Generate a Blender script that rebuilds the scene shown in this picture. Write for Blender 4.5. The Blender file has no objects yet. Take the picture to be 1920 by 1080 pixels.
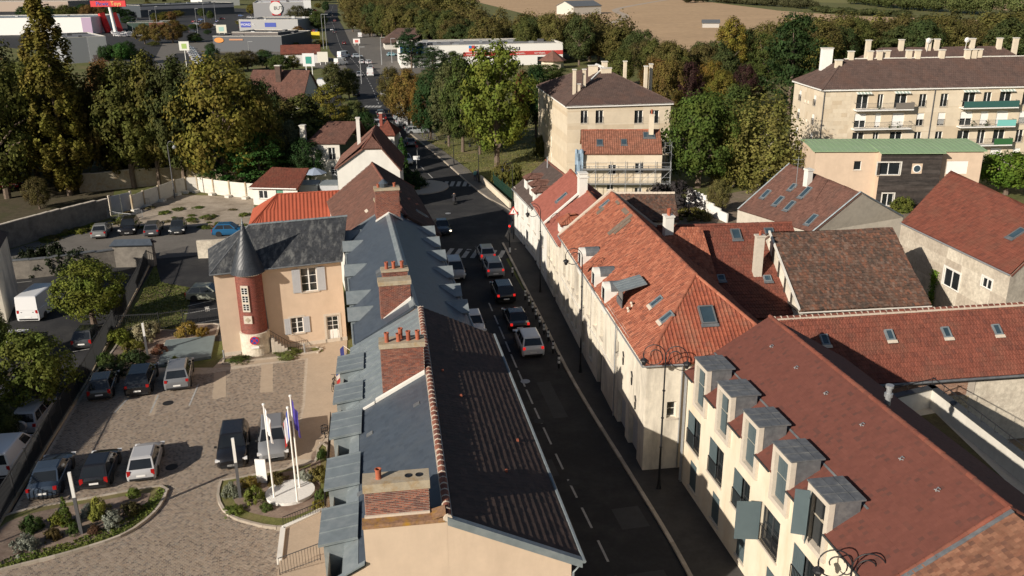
import bpy, math, random
import numpy as np
from mathutils import Vector, Matrix
RND = random.Random(11)
NR = np.random.default_rng(11)
sc = bpy.context.scene
COL = sc.collection
rad = math.radians
# ------------------------------------------------------------------ camera, sky, sun, exposure
FPX, PITCH, ROLL, CAMH = 1650.0, rad(19.65), rad(0.6), 29.0  # focal length in pixels of a 1920 px wide picture
_fw = np.array([0, math.cos(PITCH), -math.sin(PITCH)])
_rt = np.array([1.0, 0, 0])
_up = np.cross(_rt, _fw)
CR = math.cos(ROLL) * _rt - math.sin(ROLL) * _up
CU = math.cos(ROLL) * _up + math.sin(ROLL) * _rt
cam = bpy.data.cameras.new('camera')
cam.sensor_width = 36.0
cam.lens = 36.0 * FPX / 1920.0
cam.clip_start = 0.5
cam.clip_end = 6000.0
camo = bpy.data.objects.new('camera', cam)
COL.objects.link(camo)
camo.matrix_world = Matrix(((CR[0], CU[0], -_fw[0], 0), (CR[1], CU[1], -_fw[1], 0), (CR[2], CU[2], -_fw[2], CAMH), (0, 0, 0, 1)))
sc.camera = camo
SUN_EL = rad(24.5)
SUN_DIR = np.array([-0.707 * math.cos(SUN_EL), -0.707 * math.cos(SUN_EL), math.sin(SUN_EL)])  # towards the sun
w = bpy.data.worlds.new('World')
sc.world = w
w.use_nodes = True
nt = w.node_tree
nt.nodes.clear()
sky = nt.nodes.new('ShaderNodeTexSky')
sky.sky_type = 'NISHITA'
sky.sun_disc = False
sky.sun_elevation = SUN_EL
sky.sun_rotation = math.atan2(SUN_DIR[0], SUN_DIR[1])
bg = nt.nodes.new('ShaderNodeBackground')
bg.inputs['Strength'].default_value = 0.05
wo = nt.nodes.new('ShaderNodeOutputWorld')
nt.links.new(sky.outputs[0], bg.inputs[0])
nt.links.new(bg.outputs[0], wo.inputs[0])
sl = bpy.data.lights.new('sun', 'SUN')
sl.energy = 5.0
sl.angle = rad(0.5)
sl.color = (1.0, 0.91, 0.79)
so = bpy.data.objects.new('sun', sl)
COL.objects.link(so)
so.rotation_euler = Vector(-SUN_DIR).to_track_quat('-Z', 'Y').to_euler()
so.location = (-60, -80, 80)
sc.view_settings.view_transform = 'Standard'
sc.view_settings.look = 'None'
sc.view_settings.gamma = 1.0
sc.view_settings.use_curve_mapping = False
sc.view_settings.exposure = 0.3
# ------------------------------------------------------------------ survey helpers: picture point + height -> place
def ray(u, v):
 return _fw * FPX + CR * (u - 960) - CU * (v - 540)
def at(u, v, z=0.0):
 d = ray(u, v)
 t = (z - CAMH) / d[2]
 return np.array([d[0] * t, d[1] * t, z])
def proj(p):
 q = np.array([p[0], p[1], p[2] - CAMH])
 ww = q @ _fw
 return 960 + FPX * (q @ CR) / ww, 540 - FPX * (q @ CU) / ww
def zat(xy, v):
 lo, hi = -20.0, 60.0
 for _ in range(50):
  m = (lo + hi) / 2
  q = np.array([xy[0], xy[1], m - CAMH])
  if 540 - FPX * (q @ CU) / (q @ _fw) > v:
   lo = m
  else:
   hi = m
 return lo
def mper(xy):  # metres per picture pixel at a place
 return (np.array([xy[0], xy[1], -CAMH]) @ _fw) / FPX
class Fr:
 """a wall line from A to B; s runs along it, o is out of the wall (to the right of A->B), z is up"""
 def __init__(f, A, B):
  f.A = np.array(A[:2], float)
  d = np.array(B[:2], float) - f.A
  f.L = float(np.linalg.norm(d))
  f.r = d / f.L
  f.n = np.array([f.r[1], -f.r[0]])
 def p(f, s, o, z):
  q = f.A + f.r * s + f.n * o
  return np.array([q[0], q[1], z])
 def sub(f, s0, o0, s1, o1):
  return Fr(f.p(s0, o0, 0), f.p(s1, o1, 0))
 def onz(f, u, v, z):
  q = at(u, v, z)[:2] - f.A
  return float(q @ f.r), float(q @ f.n)
 def ono(f, u, v, o=0.0):
  d = ray(u, v)
  t = ((f.A @ f.n) + o) / (d[0] * f.n[0] + d[1] * f.n[1])
  q = d * t
  return float((q[:2] - f.A) @ f.r), float(q[2] + CAMH)
 def ons(f, u, v, s):
  d = ray(u, v)
  t = ((f.A @ f.r) + s) / (d[0] * f.r[0] + d[1] * f.r[1])
  q = d * t
  return float((q[:2] - f.A) @ f.n), float(q[2] + CAMH)
 def yaw(f):
  return math.atan2(f.r[1], f.r[0])
# ------------------------------------------------------------------ mesh builder
class MB:
 def __init__(m):
  m.V, m.F, m.T, m.M, m.n = [], [], [], [], 0
 def add(m, V, F, tint=0.5, mi=0):
  V = np.asarray(V, float).reshape(-1, 3)
  F = np.asarray(F, int)
  m.V.append(V)
  m.F.append(F + m.n)
  t = np.asarray(tint, float)
  m.T.append(np.broadcast_to(t, (len(F),)) if t.ndim == 0 else t)
  m.M.append(np.full(len(F), mi, int))
  m.n += len(V)
  return m
 def poly(m, pts, tint=0.5, mi=0):
  return m.add(pts, [list(range(len(pts)))], tint, mi)
 def obox(m, o, ex, ey, ez, tint=0.5, mi=0):
  o, ex, ey, ez = [np.asarray(a, float) for a in (o, ex, ey, ez)]
  V = [o, o + ex, o + ex + ey, o + ey, o + ez, o + ex + ez, o + ex + ey + ez, o + ey + ez]
  return m.add(V, [[0, 3, 2, 1], [4, 5, 6, 7], [0, 1, 5, 4], [1, 2, 6, 5], [2, 3, 7, 6], [3, 0, 4, 7]], tint, mi)
 def box(m, c, s, rz=0.0, tint=0.5, mi=0):
  cx, sx = math.cos(rz), math.sin(rz)
  ex = np.array([cx, sx, 0]) * s[0]
  ey = np.array([-sx, cx, 0]) * s[1]
  ez = np.array([0, 0, s[2]])
  return m.obox(np.array(c, float) - ex / 2 - ey / 2 - ez / 2, ex, ey, ez, tint, mi)
 def fbox(m, f, s0, s1, o0, o1, z0, z1, tint=0.5, mi=0):
  o = f.p(s0, o0, z0)
  return m.obox(o, f.p(s1, o0, z0) - o, f.p(s0, o1, z0) - o, np.array([0, 0, z1 - z0]), tint, mi)
 def prism(m, pts, z0, z1, tint=0.5, mi=0):
  n = len(pts)
  V = [(p[0], p[1], z0) for p in pts] + [(p[0], p[1], z1) for p in pts]
  m.poly(V[:n][::-1], tint, mi)
  m.poly(V[n:], tint, mi)
  m.add(V, [[i, (i + 1) % n, n + (i + 1) % n, n + i] for i in range(n)], tint, mi)
  return m
 def slab(m, poly, th, tint=0.5, mi=0):
  P = np.array(poly, float)
  nn = np.cross(P[1] - P[0], P[2] - P[0])
  nn /= np.linalg.norm(nn)
  if nn[2] < 0:
   nn = -nn
  Q = P - nn * th
  n = len(P)
  m.poly(P, tint, mi)
  m.poly(Q[::-1], tint, mi)
  m.add(np.vstack([P, Q]), [[i, (i + 1) % n, n + (i + 1) % n, n + i] for i in range(n)], tint, mi)
  return m
 def tube(m, pts, r, n=6, tint=0.5, mi=0, cap=True):
  P = [np.array(p, float) for p in pts]
  k = len(P)
  rr = r if hasattr(r, '__len__') else [r] * k
  V = []
  for i in range(k):
   d = P[min(i + 1, k - 1)] - P[max(i - 1, 0)]
   d = d / (np.linalg.norm(d) + 1e-9)
   a = np.cross(d, [0, 0, 1.0]) if abs(d[2]) < 0.95 else np.cross(d, [1.0, 0, 0])
   a /= np.linalg.norm(a)
   b = np.cross(d, a)
   for j in range(n):
    t = 2 * math.pi * j / n
    V.append(P[i] + rr[i] * (math.cos(t) * a + math.sin(t) * b))
  F = [[i * n + j, i * n + (j + 1) % n, (i + 1) * n + (j + 1) % n, (i + 1) * n + j] for i in range(k - 1) for j in range(n)]
  m.add(V, F, tint, mi)
  if cap:
   m.poly(V[:n][::-1], tint, mi)
   m.poly(V[-n:], tint, mi)
  return m
 def lathe(m, c, prof, n=16, tint=0.5, mi=0):
  V = []
  for (r, z) in prof:
   for j in range(n):
    t = 2 * math.pi * j / n
    V.append((c[0] + r * math.cos(t), c[1] + r * math.sin(t), c[2] + z))
  k = len(prof)
  F = [[i * n + j, i * n + (j + 1) % n, (i + 1) * n + (j + 1) % n, (i + 1) * n + j] for i in range(k - 1) for j in range(n)]
  m.add(V, F, tint, mi)
  m.poly(V[-n:], tint, mi)
  return m
 def mesh(m, name, mats, org=(0, 0, 0), smooth=False):
  V = np.vstack(m.V) - np.array(org, float)
  lv = np.concatenate([f.ravel() for f in m.F])
  lt = np.concatenate([np.full(len(f), f.shape[1], int) for f in m.F])
  ls = np.concatenate([[0], np.cumsum(lt)[:-1]])
  me = bpy.data.meshes.new(name)
  me.vertices.add(len(V))
  me.vertices.foreach_set('co', V.ravel().astype(np.float32))
  me.loops.add(len(lv))
  me.loops.foreach_set('vertex_index', lv.astype(np.int32))
  me.polygons.add(len(lt))
  me.polygons.foreach_set('loop_start', ls.astype(np.int32))
  me.polygons.foreach_set('loop_total', lt.astype(np.int32))
  me.polygons.foreach_set('material_index', np.concatenate(m.M).astype(np.int32))
  me.polygons.foreach_set('use_smooth', np.full(len(lt), bool(smooth)))
  a = me.attributes.new('tint', 'FLOAT', 'FACE')
  a.data.foreach_set('value', np.concatenate(m.T).astype(np.float32))
  for mt in (mats if isinstance(mats, (list, tuple)) else [mats]):
   me.materials.append(mt)
  me.update(calc_edges=True)
  me.validate()
  if smooth == 'auto': me.set_sharp_from_angle(angle=rad(40))
  return me
ORG, KIDS, PAINTED = {}, {}, set()
def props(o, label=None, cat=None, group=None, kind=None):
 if label: o['label'] = label
 if cat: o['category'] = cat
 if group: o['group'] = group
 if kind: o['kind'] = kind
 return o
def thing(name, label, cat, loc=(0, 0, 0), rz=0.0, group=None):
 o = bpy.data.objects.new(name, None)
 o.empty_display_size = 0.3
 COL.objects.link(o)
 o.location = (float(loc[0]), float(loc[1]), float(loc[2]) if len(loc) > 2 else 0.0)
 o.rotation_euler = (0, 0, rz)
 ORG[o.name] = [float(a) for a in o.location] if rz == 0.0 else [0.0, 0.0, 0.0]
 return props(o, label, cat, group)
def org_of(o):
 while o.parent:
  o = o.parent
 return ORG.get(o.name, [0, 0, 0])
def part(name, mb, mats, parent, kind=None, label=None, smooth=False, color=None):
 """a mesh part; the builder works in world coordinates, the part is stored relative to its thing"""
 if mb.n == 0: return None
 o = bpy.data.objects.new(name, mb.mesh(name, mats, org_of(parent), smooth))
 COL.objects.link(o)
 o.parent = parent
 if color: o.color = color
 return props(o, label, None, None, kind)
def piece(name, me, parent, M, color=None):
 o = bpy.data.objects.new(name, me)
 COL.objects.link(o)
 o.parent = parent
 o.matrix_local = M
 if color: o.color = color
 return o
def solo(name, mb, mats, label, cat, group=None, smooth=False, color=None, org=None):
 if org is None:
  V = np.vstack(mb.V)
  org = [float(V[:, 0].mean()), float(V[:, 1].mean()), float(V[:, 2].min())]
 o = bpy.data.objects.new(name, mb.mesh(name, mats, org, smooth))
 o.location = org
 COL.objects.link(o)
 if color: o.color = color
 return props(o, label, cat, group)
def struct(name, mb, mats, kind='structure', smooth=False):
 o = bpy.data.objects.new(name, mb.mesh(name, mats, (0, 0, 0), smooth))
 COL.objects.link(o)
 o['kind'] = kind
 return o
def dup(root, loc, rz=0.0, label=None, group=None, color=None, scale=None, mats=None):
 def cp(o, par):
  c = o.copy()
  COL.objects.link(c)
  if par: c.parent = par
  if color and o.data and o.data.name in PAINTED: c.color = color
  for ch in KIDS.get(o.as_pointer(), []):
   cp(ch, c)
  return c
 r = cp(root, None)
 r.location = (float(loc[0]), float(loc[1]), float(loc[2]) if len(loc) > 2 else 0.0)
 r.rotation_euler = (0, 0, rz)
 if scale: r.scale = scale
 if label: r['label'] = label
 if group: r['group'] = group
 return r
def freeze(root):
 """remember the children of a prototype so that copies are quick"""
 for o in [root] + list(root.children_recursive):
  KIDS[o.as_pointer()] = list(o.children)
 return root
# ------------------------------------------------------------------ materials
def new_mat(name):
 m = bpy.data.materials.new(name)
 m.use_nodes = True
 t = m.node_tree
 return m, t, t.nodes['Principled BSDF']
def N(t, typ, **kw):
 n = t.nodes.new(typ)
 for k, v in kw.items():
  setattr(n, k, v)
 return n
def ramp(t, cols):
 r = N(t, 'ShaderNodeValToRGB')
 e = r.color_ramp.elements
 while len(e) < len(cols):
  e.new(0.5)
 for i, c in enumerate(cols):
  e[i].position = i / max(1, len(cols) - 1)
  e[i].color = (*c, 1)
 return r
def mat(name, cols, rough=0.8, nscale=3.0, namt=0.25, bump=0.0, bscale=40.0, stain=None, sscale=0.35, samt=0.5, stretch=None, metal=0.0, spec=0.3, fine=0.0, coat=0.0):
 """cols: one colour or several picked per piece by its 'tint'; noise mottles it; stain: a second colour in patches"""
 m, t, b = new_mat(name)
 L = t.links
 if not isinstance(cols[0], (tuple, list)): cols = [cols]
 geo = N(t, 'ShaderNodeNewGeometry')
 pos = geo.outputs['Position']
 if stretch:
  mp = N(t, 'ShaderNodeMapping')
  mp.inputs['Scale'].default_value = stretch
  L.new(pos, mp.inputs[0])
  spos = mp.outputs[0]
 else:
  spos = pos
 if len(cols) > 1:
  a = N(t, 'ShaderNodeAttribute', attribute_name='tint')
  r = ramp(t, cols)
  L.new(a.outputs['Fac'], r.inputs[0])
  c = r.outputs[0]
 else:
  r = N(t, 'ShaderNodeRGB')
  r.outputs[0].default_value = (*cols[0], 1)
  c = r.outputs[0]
 def mul(c, src, lo, hi):
  mr = N(t, 'ShaderNodeMapRange')
  mr.inputs[1].default_value, mr.inputs[2].default_value = 0.25, 0.75
  mr.inputs[3].default_value, mr.inputs[4].default_value = lo, hi
  L.new(src, mr.inputs[0])
  mx = N(t, 'ShaderNodeVectorMath', operation='SCALE')
  L.new(c, mx.inputs[0])
  L.new(mr.outputs[0], mx.inputs['Scale'])
  return mx.outputs[0]
 if namt:
  n = N(t, 'ShaderNodeTexNoise')
  n.inputs['Scale'].default_value = nscale
  n.inputs['Detail'].default_value = 5
  n.inputs['Roughness'].default_value = 0.65
  L.new(pos, n.inputs['Vector'])
  c = mul(c, n.outputs['Fac'], 1 - namt, 1 + namt)
 if fine:
  n = N(t, 'ShaderNodeTexNoise')
  n.inputs['Scale'].default_value = nscale * 9
  n.inputs['Detail'].default_value = 2
  L.new(pos, n.inputs['Vector'])
  c = mul(c, n.outputs['Fac'], 1 - fine, 1 + fine)
 if stain:
  n = N(t, 'ShaderNodeTexNoise')
  n.inputs['Scale'].default_value = sscale
  n.inputs['Detail'].default_value = 7
  n.inputs['Roughness'].default_value = 0.7
  L.new(spos, n.inputs['Vector'])
  mr = N(t, 'ShaderNodeMapRange')
  mr.inputs[1].default_value, mr.inputs[2].default_value = 0.48, 0.68
  mr.inputs[3].default_value, mr.inputs[4].default_value = 0.0, samt
  L.new(n.outputs['Fac'], mr.inputs[0])
  mx = N(t, 'ShaderNodeMix', data_type='RGBA')
  L.new(mr.outputs[0], mx.inputs['Factor'])
  L.new(c, mx.inputs['A'])
  mx.inputs['B'].default_value = (*stain, 1)
  c = mx.outputs['Result']
 L.new(c, b.inputs['Base Color'])
 b.inputs['Roughness'].default_value = rough
 b.inputs['Metallic'].default_value = metal
 b.inputs['Specular IOR Level'].default_value = spec
 b.inputs['Coat Weight'].default_value = coat
 if bump:
  n = N(t, 'ShaderNodeTexNoise')
  n.inputs['Scale'].default_value = bscale
  n.inputs['Detail'].default_value = 4
  L.new(pos, n.inputs['Vector'])
  bp = N(t, 'ShaderNodeBump')
  bp.inputs['Strength'].default_value = bump
  bp.inputs['Distance'].default_value = 0.02
  L.new(n.outputs['Fac'], bp.inputs['Height'])
  L.new(bp.outputs[0], b.inputs['Normal'])
 return m
def paint_mat(name, rough=0.25, coat=0.6, metal=0.0):
 m, t, b = new_mat(name)
 oi = N(t, 'ShaderNodeObjectInfo')
 t.links.new(oi.outputs['Color'], b.inputs['Base Color'])
 b.inputs['Roughness'].default_value = rough
 b.inputs['Coat Weight'].default_value = coat
 b.inputs['Coat Roughness'].default_value = 0.06
 b.inputs['Metallic'].default_value = metal
 return m
def glass_mat(name, col=(0.015, 0.018, 0.02), rough=0.06):
 m, t, b = new_mat(name)
 n = N(t, 'ShaderNodeTexNoise')
 n.inputs['Scale'].default_value = 0.7
 g = N(t, 'ShaderNodeNewGeometry')
 t.links.new(g.outputs['Position'], n.inputs['Vector'])
 r = ramp(t, [tuple(a * 0.5 for a in col), tuple(a * 2.0 for a in col)])
 t.links.new(n.outputs['Fac'], r.inputs[0])
 t.links.new(r.outputs[0], b.inputs['Base Color'])
 b.inputs['Roughness'].default_value = rough
 b.inputs['Specular IOR Level'].default_value = 0.8
 return m
def leaf_mat(name='leaf'):
 m, t, b = new_mat(name)
 L = t.links
 oi = N(t, 'ShaderNodeObjectInfo')
 a = N(t, 'ShaderNodeAttribute', attribute_name='tint')
 mr = N(t, 'ShaderNodeMapRange')
 mr.inputs[3].default_value, mr.inputs[4].default_value = 0.65, 2.0
 L.new(a.outputs['Fac'], mr.inputs[0])
 sc_ = N(t, 'ShaderNodeVectorMath', operation='SCALE')
 L.new(oi.outputs['Color'], sc_.inputs[0])
 L.new(mr.outputs[0], sc_.inputs['Scale'])
 g = N(t, 'ShaderNodeNewGeometry')
 n = N(t, 'ShaderNodeTexNoise')
 n.inputs['Scale'].default_value = 0.55
 n.inputs['Detail'].default_value = 3
 L.new(g.outputs['Position'], n.inputs['Vector'])
 hs = N(t, 'ShaderNodeMapRange')
 hs.inputs[1].default_value, hs.inputs[2].default_value = 0.3, 0.7
 hs.inputs[3].default_value, hs.inputs[4].default_value = 0.535, 0.485
 L.new(n.outputs['Fac'], hs.inputs[0])
 h = N(t, 'ShaderNodeHueSaturation')
 L.new(hs.outputs[0], h.inputs['Hue'])
 L.new(sc_.outputs[0], h.inputs['Color'])
 L.new(h.outputs[0], b.inputs['Base Color'])
 b.inputs['Roughness'].default_value = 0.75
 b.inputs['Specular IOR Level'].default_value = 0.15
 tr = N(t, 'ShaderNodeBsdfTranslucent')
 L.new(h.outputs[0], tr.inputs['Color'])
 mx = N(t, 'ShaderNodeMixShader')
 mx.inputs[0].default_value = 0.25
 L.new(b.outputs[0], mx.inputs[1])
 L.new(tr.outputs[0], mx.inputs[2])
 L.new(mx.outputs[0], t.nodes['Material Output'].inputs[0])
 return m
M = {}
M['cream'] = mat('cream_render', (0.58, 0.45, 0.335), 0.9, 1.3, 0.07, 0.25, 60, stain=(0.49, 0.375, 0.275), sscale=0.7, samt=0.5, stretch=(1, 1, .25))
M['paleyellow'] = mat('pale_yellow_render', (0.70, 0.625, 0.49), 0.9, 1.5, 0.06, 0.2, 60, stain=(0.60, 0.47, 0.32), sscale=0.7, samt=0.6, stretch=(1, 1, 0.25))
M['oldwall'] = mat('old_plaster', (0.70, 0.64, 0.53), 0.95, 2.0, 0.12, 0.5, 25, stain=(0.27, 0.24, 0.20), sscale=0.55, samt=0.75, stretch=(1, 1, 0.22))
M['stonewall'] = mat('rubble_stone', [(0.50, 0.44, 0.35), (0.60, 0.54, 0.44), (0.40, 0.34, 0.27)], 0.95, 4.0, 0.25, 0.8, 14, stain=(0.30, 0.25, 0.20), sscale=0.8, samt=0.6)
M['limestone'] = mat('limestone', [(0.58, 0.49, 0.365), (0.64, 0.555, 0.43), (0.54, 0.44, 0.315)], 0.9, 0.8, 0.1, 0.15, 30)
M['whitewall'] = mat('white_render', (0.70, 0.68, 0.63), 0.9, 1.0, 0.06, 0.2, 40, stain=(0.5, 0.47, 0.42), sscale=0.4, samt=0.4, stretch=(1, 1, 0.3))
M['stone'] = mat('dressed_stone', [(0.50, 0.44, 0.36), (0.56, 0.50, 0.42)], 0.85, 4.0, 0.1, 0.2, 40)
M['kerb'] = mat('kerb_stone', [(0.36, 0.31, 0.25), (0.46, 0.40, 0.33), (0.41, 0.35, 0.28)], 0.9, 5.0, 0.15, 0.2, 40)
M['slate'] = mat('slate', [(0.056, 0.070, 0.090), (0.064, 0.079, 0.100), (0.050, 0.062, 0.080)], 0.45, 1.2, 0.12, 0, stain=(0.085, 0.095, 0.105), sscale=0.9, samt=0.3, spec=0.5)
M['darkslate'] = mat('dark_slate', [(0.026, 0.030, 0.036), (0.040, 0.045, 0.053), (0.032, 0.036, 0.043)], 0.45, 2.0, 0.2, spec=0.5)
M['oldslate'] = mat('old_slate', [(0.030, 0.032, 0.036), (0.048, 0.051, 0.056), (0.038, 0.040, 0.045)], 0.6, 2.0, 0.3, 0, stain=(0.20, 0.20, 0.19), sscale=1.2, samt=0.75, stretch=(2.4, 1, 0.6), spec=0.4)
M['zinc'] = mat('zinc', (0.24, 0.275, 0.29), 0.5, 2.0, 0.15, 0, stain=(0.33, 0.35, 0.35), sscale=1.0, samt=0.5, metal=0.35)
M['lead'] = mat('dark_zinc', (0.17, 0.18, 0.19), 0.5, 3.0, 0.25, 0, stain=(0.27, 0.27, 0.26), sscale=1.5, samt=0.6, metal=0.4)
M['ribtile'] = mat('brown_rib_tile', [(0.078, 0.052, 0.042), (0.095, 0.062, 0.05), (0.066, 0.045, 0.037)], 0.85, 2.0, 0.25, 0, stain=(0.05, 0.042, 0.036), sscale=0.8, samt=0.6)
M['orangetile'] = mat('orange_tile', [(0.26, 0.085, 0.050), (0.33, 0.11, 0.063), (0.39, 0.15, 0.09), (0.29, 0.095, 0.055), (0.20, 0.075, 0.05)], 0.85, 2.0, 0.15, 0, stain=(0.22, 0.095, 0.06), sscale=0.9, samt=0.35)
M['hiptile'] = mat('red_orange_tile', [(0.25, 0.072, 0.042), (0.31, 0.092, 0.052), (0.28, 0.08, 0.045), (0.22, 0.066, 0.042)], 0.8, 2.0, 0.15, 0, stain=(0.30, 0.17, 0.11), sscale=0.6, samt=0.5, stretch=(1.5, 1.5, 0.3))
M['newtile'] = mat('new_brown_red_tile', [(0.140, 0.050, 0.037), (0.150, 0.054, 0.040), (0.134, 0.048, 0.036), (0.146, 0.052, 0.038), (0.132, 0.047, 0.035), (0.142, 0.051, 0.037), (0.100, 0.043, 0.034)], 0.8, 1.5, 0.1)
M['redtile'] = mat('red_tile', [(0.155, 0.050, 0.033), (0.205, 0.066, 0.043), (0.18, 0.058, 0.038), (0.13, 0.046, 0.033)], 0.85, 1.5, 0.2, 0, stain=(0.16, 0.075, 0.05), sscale=0.5, samt=0.6)
M['mosstile'] = mat('mossy_old_tile', [(0.07, 0.048, 0.038), (0.22, 0.10, 0.062), (0.11, 0.062, 0.045), (0.19, 0.125, 0.095), (0.14, 0.075, 0.05), (0.085, 0.06, 0.05)], 0.95, 5, 0.3, 0, stain=(0.045, 0.043, 0.036), sscale=1.1, samt=0.8)
M['browntile'] = mat('brown_tile', [(0.14, 0.07, 0.052), (0.17, 0.085, 0.064), (0.12, 0.06, 0.046)], 0.9, 1.5, 0.25, 0, stain=(0.09, 0.06, 0.05), sscale=0.5, samt=0.6)
M['flattile'] = mat('brown_orange_plain_tile', [(0.13, 0.065, 0.045), (0.20, 0.09, 0.055), (0.26, 0.13, 0.08), (0.17, 0.08, 0.05)], 0.9, 2.5, 0.3)
M['darktile'] = mat('dark_plain_tile', [(0.07, 0.052, 0.046), (0.095, 0.07, 0.06), (0.08, 0.058, 0.05)], 0.9, 2.0, 0.25)
M['aptroof'] = mat('apartment_roof_tile', [(0.085, 0.058, 0.05), (0.11, 0.072, 0.06), (0.095, 0.062, 0.053)], 0.9, 1.0, 0.25, 0, stain=(0.14, 0.075, 0.055), sscale=0.35, samt=0.5)
M['corrugated'] = mat('orange_corrugated_roof', [(0.36, 0.085, 0.045), (0.33, 0.08, 0.042)], 0.7, 1.0, 0.1)
M['greywall'] = mat('weathered_grey_wall', (0.20, 0.18, 0.155), 0.95, 2.0, 0.25, 0.6, 18, stain=(0.10, 0.09, 0.08), sscale=0.7, samt=0.8)
M['brick'] = mat('brick', [(0.17, 0.06, 0.042), (0.25, 0.085, 0.055), (0.20, 0.085, 0.062), (0.12, 0.05, 0.042), (0.28, 0.12, 0.08)], 0.9, 6.0, 0.2)
M['redbrick'] = mat('red_brick', [(0.19, 0.052, 0.040), (0.25, 0.072, 0.052), (0.15, 0.045, 0.036)], 0.9, 6.0, 0.2)
M['mortar'] = mat('mortar', (0.42, 0.37, 0.31), 0.95, 6.0, 0.15)
M['cap'] = mat('chimney_cap', (0.38, 0.32, 0.235), 0.95, 4.0, 0.2, 0.3, 30, stain=(0.30, 0.17, 0.05), sscale=1.6, samt=0.6)
M['lichen'] = mat('lichened_brick', (0.26, 0.15, 0.09), 0.95, 7.0, 0.4, 0.5, 25, stain=(0.38, 0.20, 0.02), sscale=2.2, samt=0.95)
M['terracotta'] = mat('terracotta', [(0.36, 0.105, 0.055), (0.29, 0.085, 0.05)], 0.8, 5.0, 0.2)
M['ridgetile'] = mat('ridge_tile', [(0.20, 0.075, 0.05), (0.15, 0.065, 0.05), (0.25, 0.10, 0.065)], 0.85, 5.0, 0.3)
M['lime'] = mat('lime_mortar', (0.55, 0.47, 0.38), 0.95, 6.0, 0.15)
M['white'] = mat('white_paint', (0.78, 0.77, 0.74), 0.5, 2.0, 0.04)
M['offwhite'] = mat('off_white', (0.62, 0.59, 0.53), 0.7, 2.0, 0.08, stain=(0.45, 0.42, 0.36), sscale=0.8, samt=0.4)
M['greyshutter'] = mat('grey_shutter_paint', (0.42, 0.43, 0.45), 0.6, 3.0, 0.06)
M['slateshutter'] = mat('blue_grey_shutter_paint', (0.085, 0.115, 0.125), 0.55, 2.5, 0.07)
M['darkframe'] = mat('dark_frame', (0.045, 0.048, 0.05), 0.5, 3.0, 0.1)
M['skyframe'] = mat('roof_window_frame', (0.12, 0.125, 0.13), 0.5, 3.0, 0.1)
M['iron'] = mat('black_iron', (0.018, 0.018, 0.02), 0.5, 5.0, 0.2)
M['steel'] = mat('galvanised_steel', (0.38, 0.39, 0.40), 0.45, 5.0, 0.15, metal=0.5)
M['lampgrey'] = mat('lamp_post_grey', (0.10, 0.10, 0.105), 0.5, 5.0, 0.1)
M['glass'] = glass_mat('window_glass')
M['skyglass'] = glass_mat('roof_window_glass', (0.03, 0.05, 0.065), 0.04)
M['carglass'] = glass_mat('car_glass', (0.012, 0.014, 0.016), 0.05)
M['curtain'] = mat('curtain', (0.55, 0.55, 0.55), 0.9, 2.0, 0.2)
M['asphalt'] = mat('asphalt', (0.027, 0.027, 0.029), 0.9, 0.5, 0.2, 0.3, 120, stain=(0.055, 0.053, 0.05), sscale=0.25, samt=0.7, fine=0.12)
M['asphaltpale'] = mat('pale_asphalt', (0.14, 0.128, 0.113), 0.95, 0.5, 0.2, 0.3, 100, stain=(0.15, 0.135, 0.12), sscale=0.3, samt=0.8, fine=0.1)
M['pavement'] = mat('pavement_asphalt', (0.055, 0.052, 0.05), 0.95, 0.6, 0.2, 0.3, 100, stain=(0.075, 0.07, 0.066), sscale=0.3, samt=0.7, fine=0.1)
M['sett'] = mat('paving_sett', [(0.26, 0.21, 0.165), (0.35, 0.285, 0.225), (0.37, 0.305, 0.24), (0.27, 0.22, 0.175), (0.33, 0.255, 0.19), (0.16, 0.13, 0.11), (0.30, 0.26, 0.215)], 0.85, 0.6, 0.05)
M['settjoint'] = mat('sett_joint', (0.46, 0.39, 0.31), 0.95, 4.0, 0.2)
M['beige'] = mat('beige_paving', (0.42, 0.335, 0.25), 0.9, 1.0, 0.08, 0.1, 60, fine=0.06)
M['roadpaint'] = mat('road_paint', (0.40, 0.39, 0.37), 0.8, 3.0, 0.25, stain=(0.2, 0.2, 0.2), sscale=2.5, samt=0.6)
M['earth'] = mat('earth', (0.20, 0.155, 0.115), 0.95, 1.5, 0.3, 0.6, 12, stain=(0.13, 0.12, 0.06), sscale=0.6, samt=0.8, fine=0.2)
M['mulch'] = mat('mulch', (0.24, 0.18, 0.14), 0.95, 6.0, 0.4, 0.6, 25, stain=(0.13, 0.08, 0.06), sscale=1.5, samt=0.8, fine=0.25)
M['sand'] = mat('sandy_ground', (0.36, 0.30, 0.235), 0.95, 0.6, 0.2, 0.4, 20, stain=(0.16, 0.125, 0.085), sscale=0.22, samt=0.9, fine=0.12)
M['grass'] = mat('grass', (0.10, 0.11, 0.03), 0.95, 0.5, 0.3, 0.6, 20, stain=(0.20, 0.145, 0.075), sscale=0.16, samt=0.85, fine=0.35)
M['litter'] = mat('shade_dark_litter', (0.075, 0.06, 0.035), 0.95, 1.5, 0.35, 0.6, 15, stain=(0.05, 0.055, 0.018), sscale=0.4, samt=0.8, fine=0.3)  # leaf-litter tone made dark so the colour carries the trees' shade
M['lawn'] = mat('lawn', (0.125, 0.13, 0.038), 0.95, 1.2, 0.3, 0.6, 25, stain=(0.22, 0.165, 0.09), sscale=0.18, samt=0.8, fine=0.35)
M['field'] = mat('stubble_field', (0.44, 0.30, 0.175), 0.95, 0.03, 0.12, 0, stain=(0.40, 0.265, 0.15), sscale=0.05, samt=0.6, stretch=(0.15, 1.5, 1), fine=0.15)
M['rail'] = mat('dark_railing_paint', (0.035, 0.036, 0.038), 0.5, 5, 0.1)
M['fieldgreen'] = mat('green_field', (0.17, 0.16, 0.05), 0.95, 0.02, 0.2)
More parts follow.
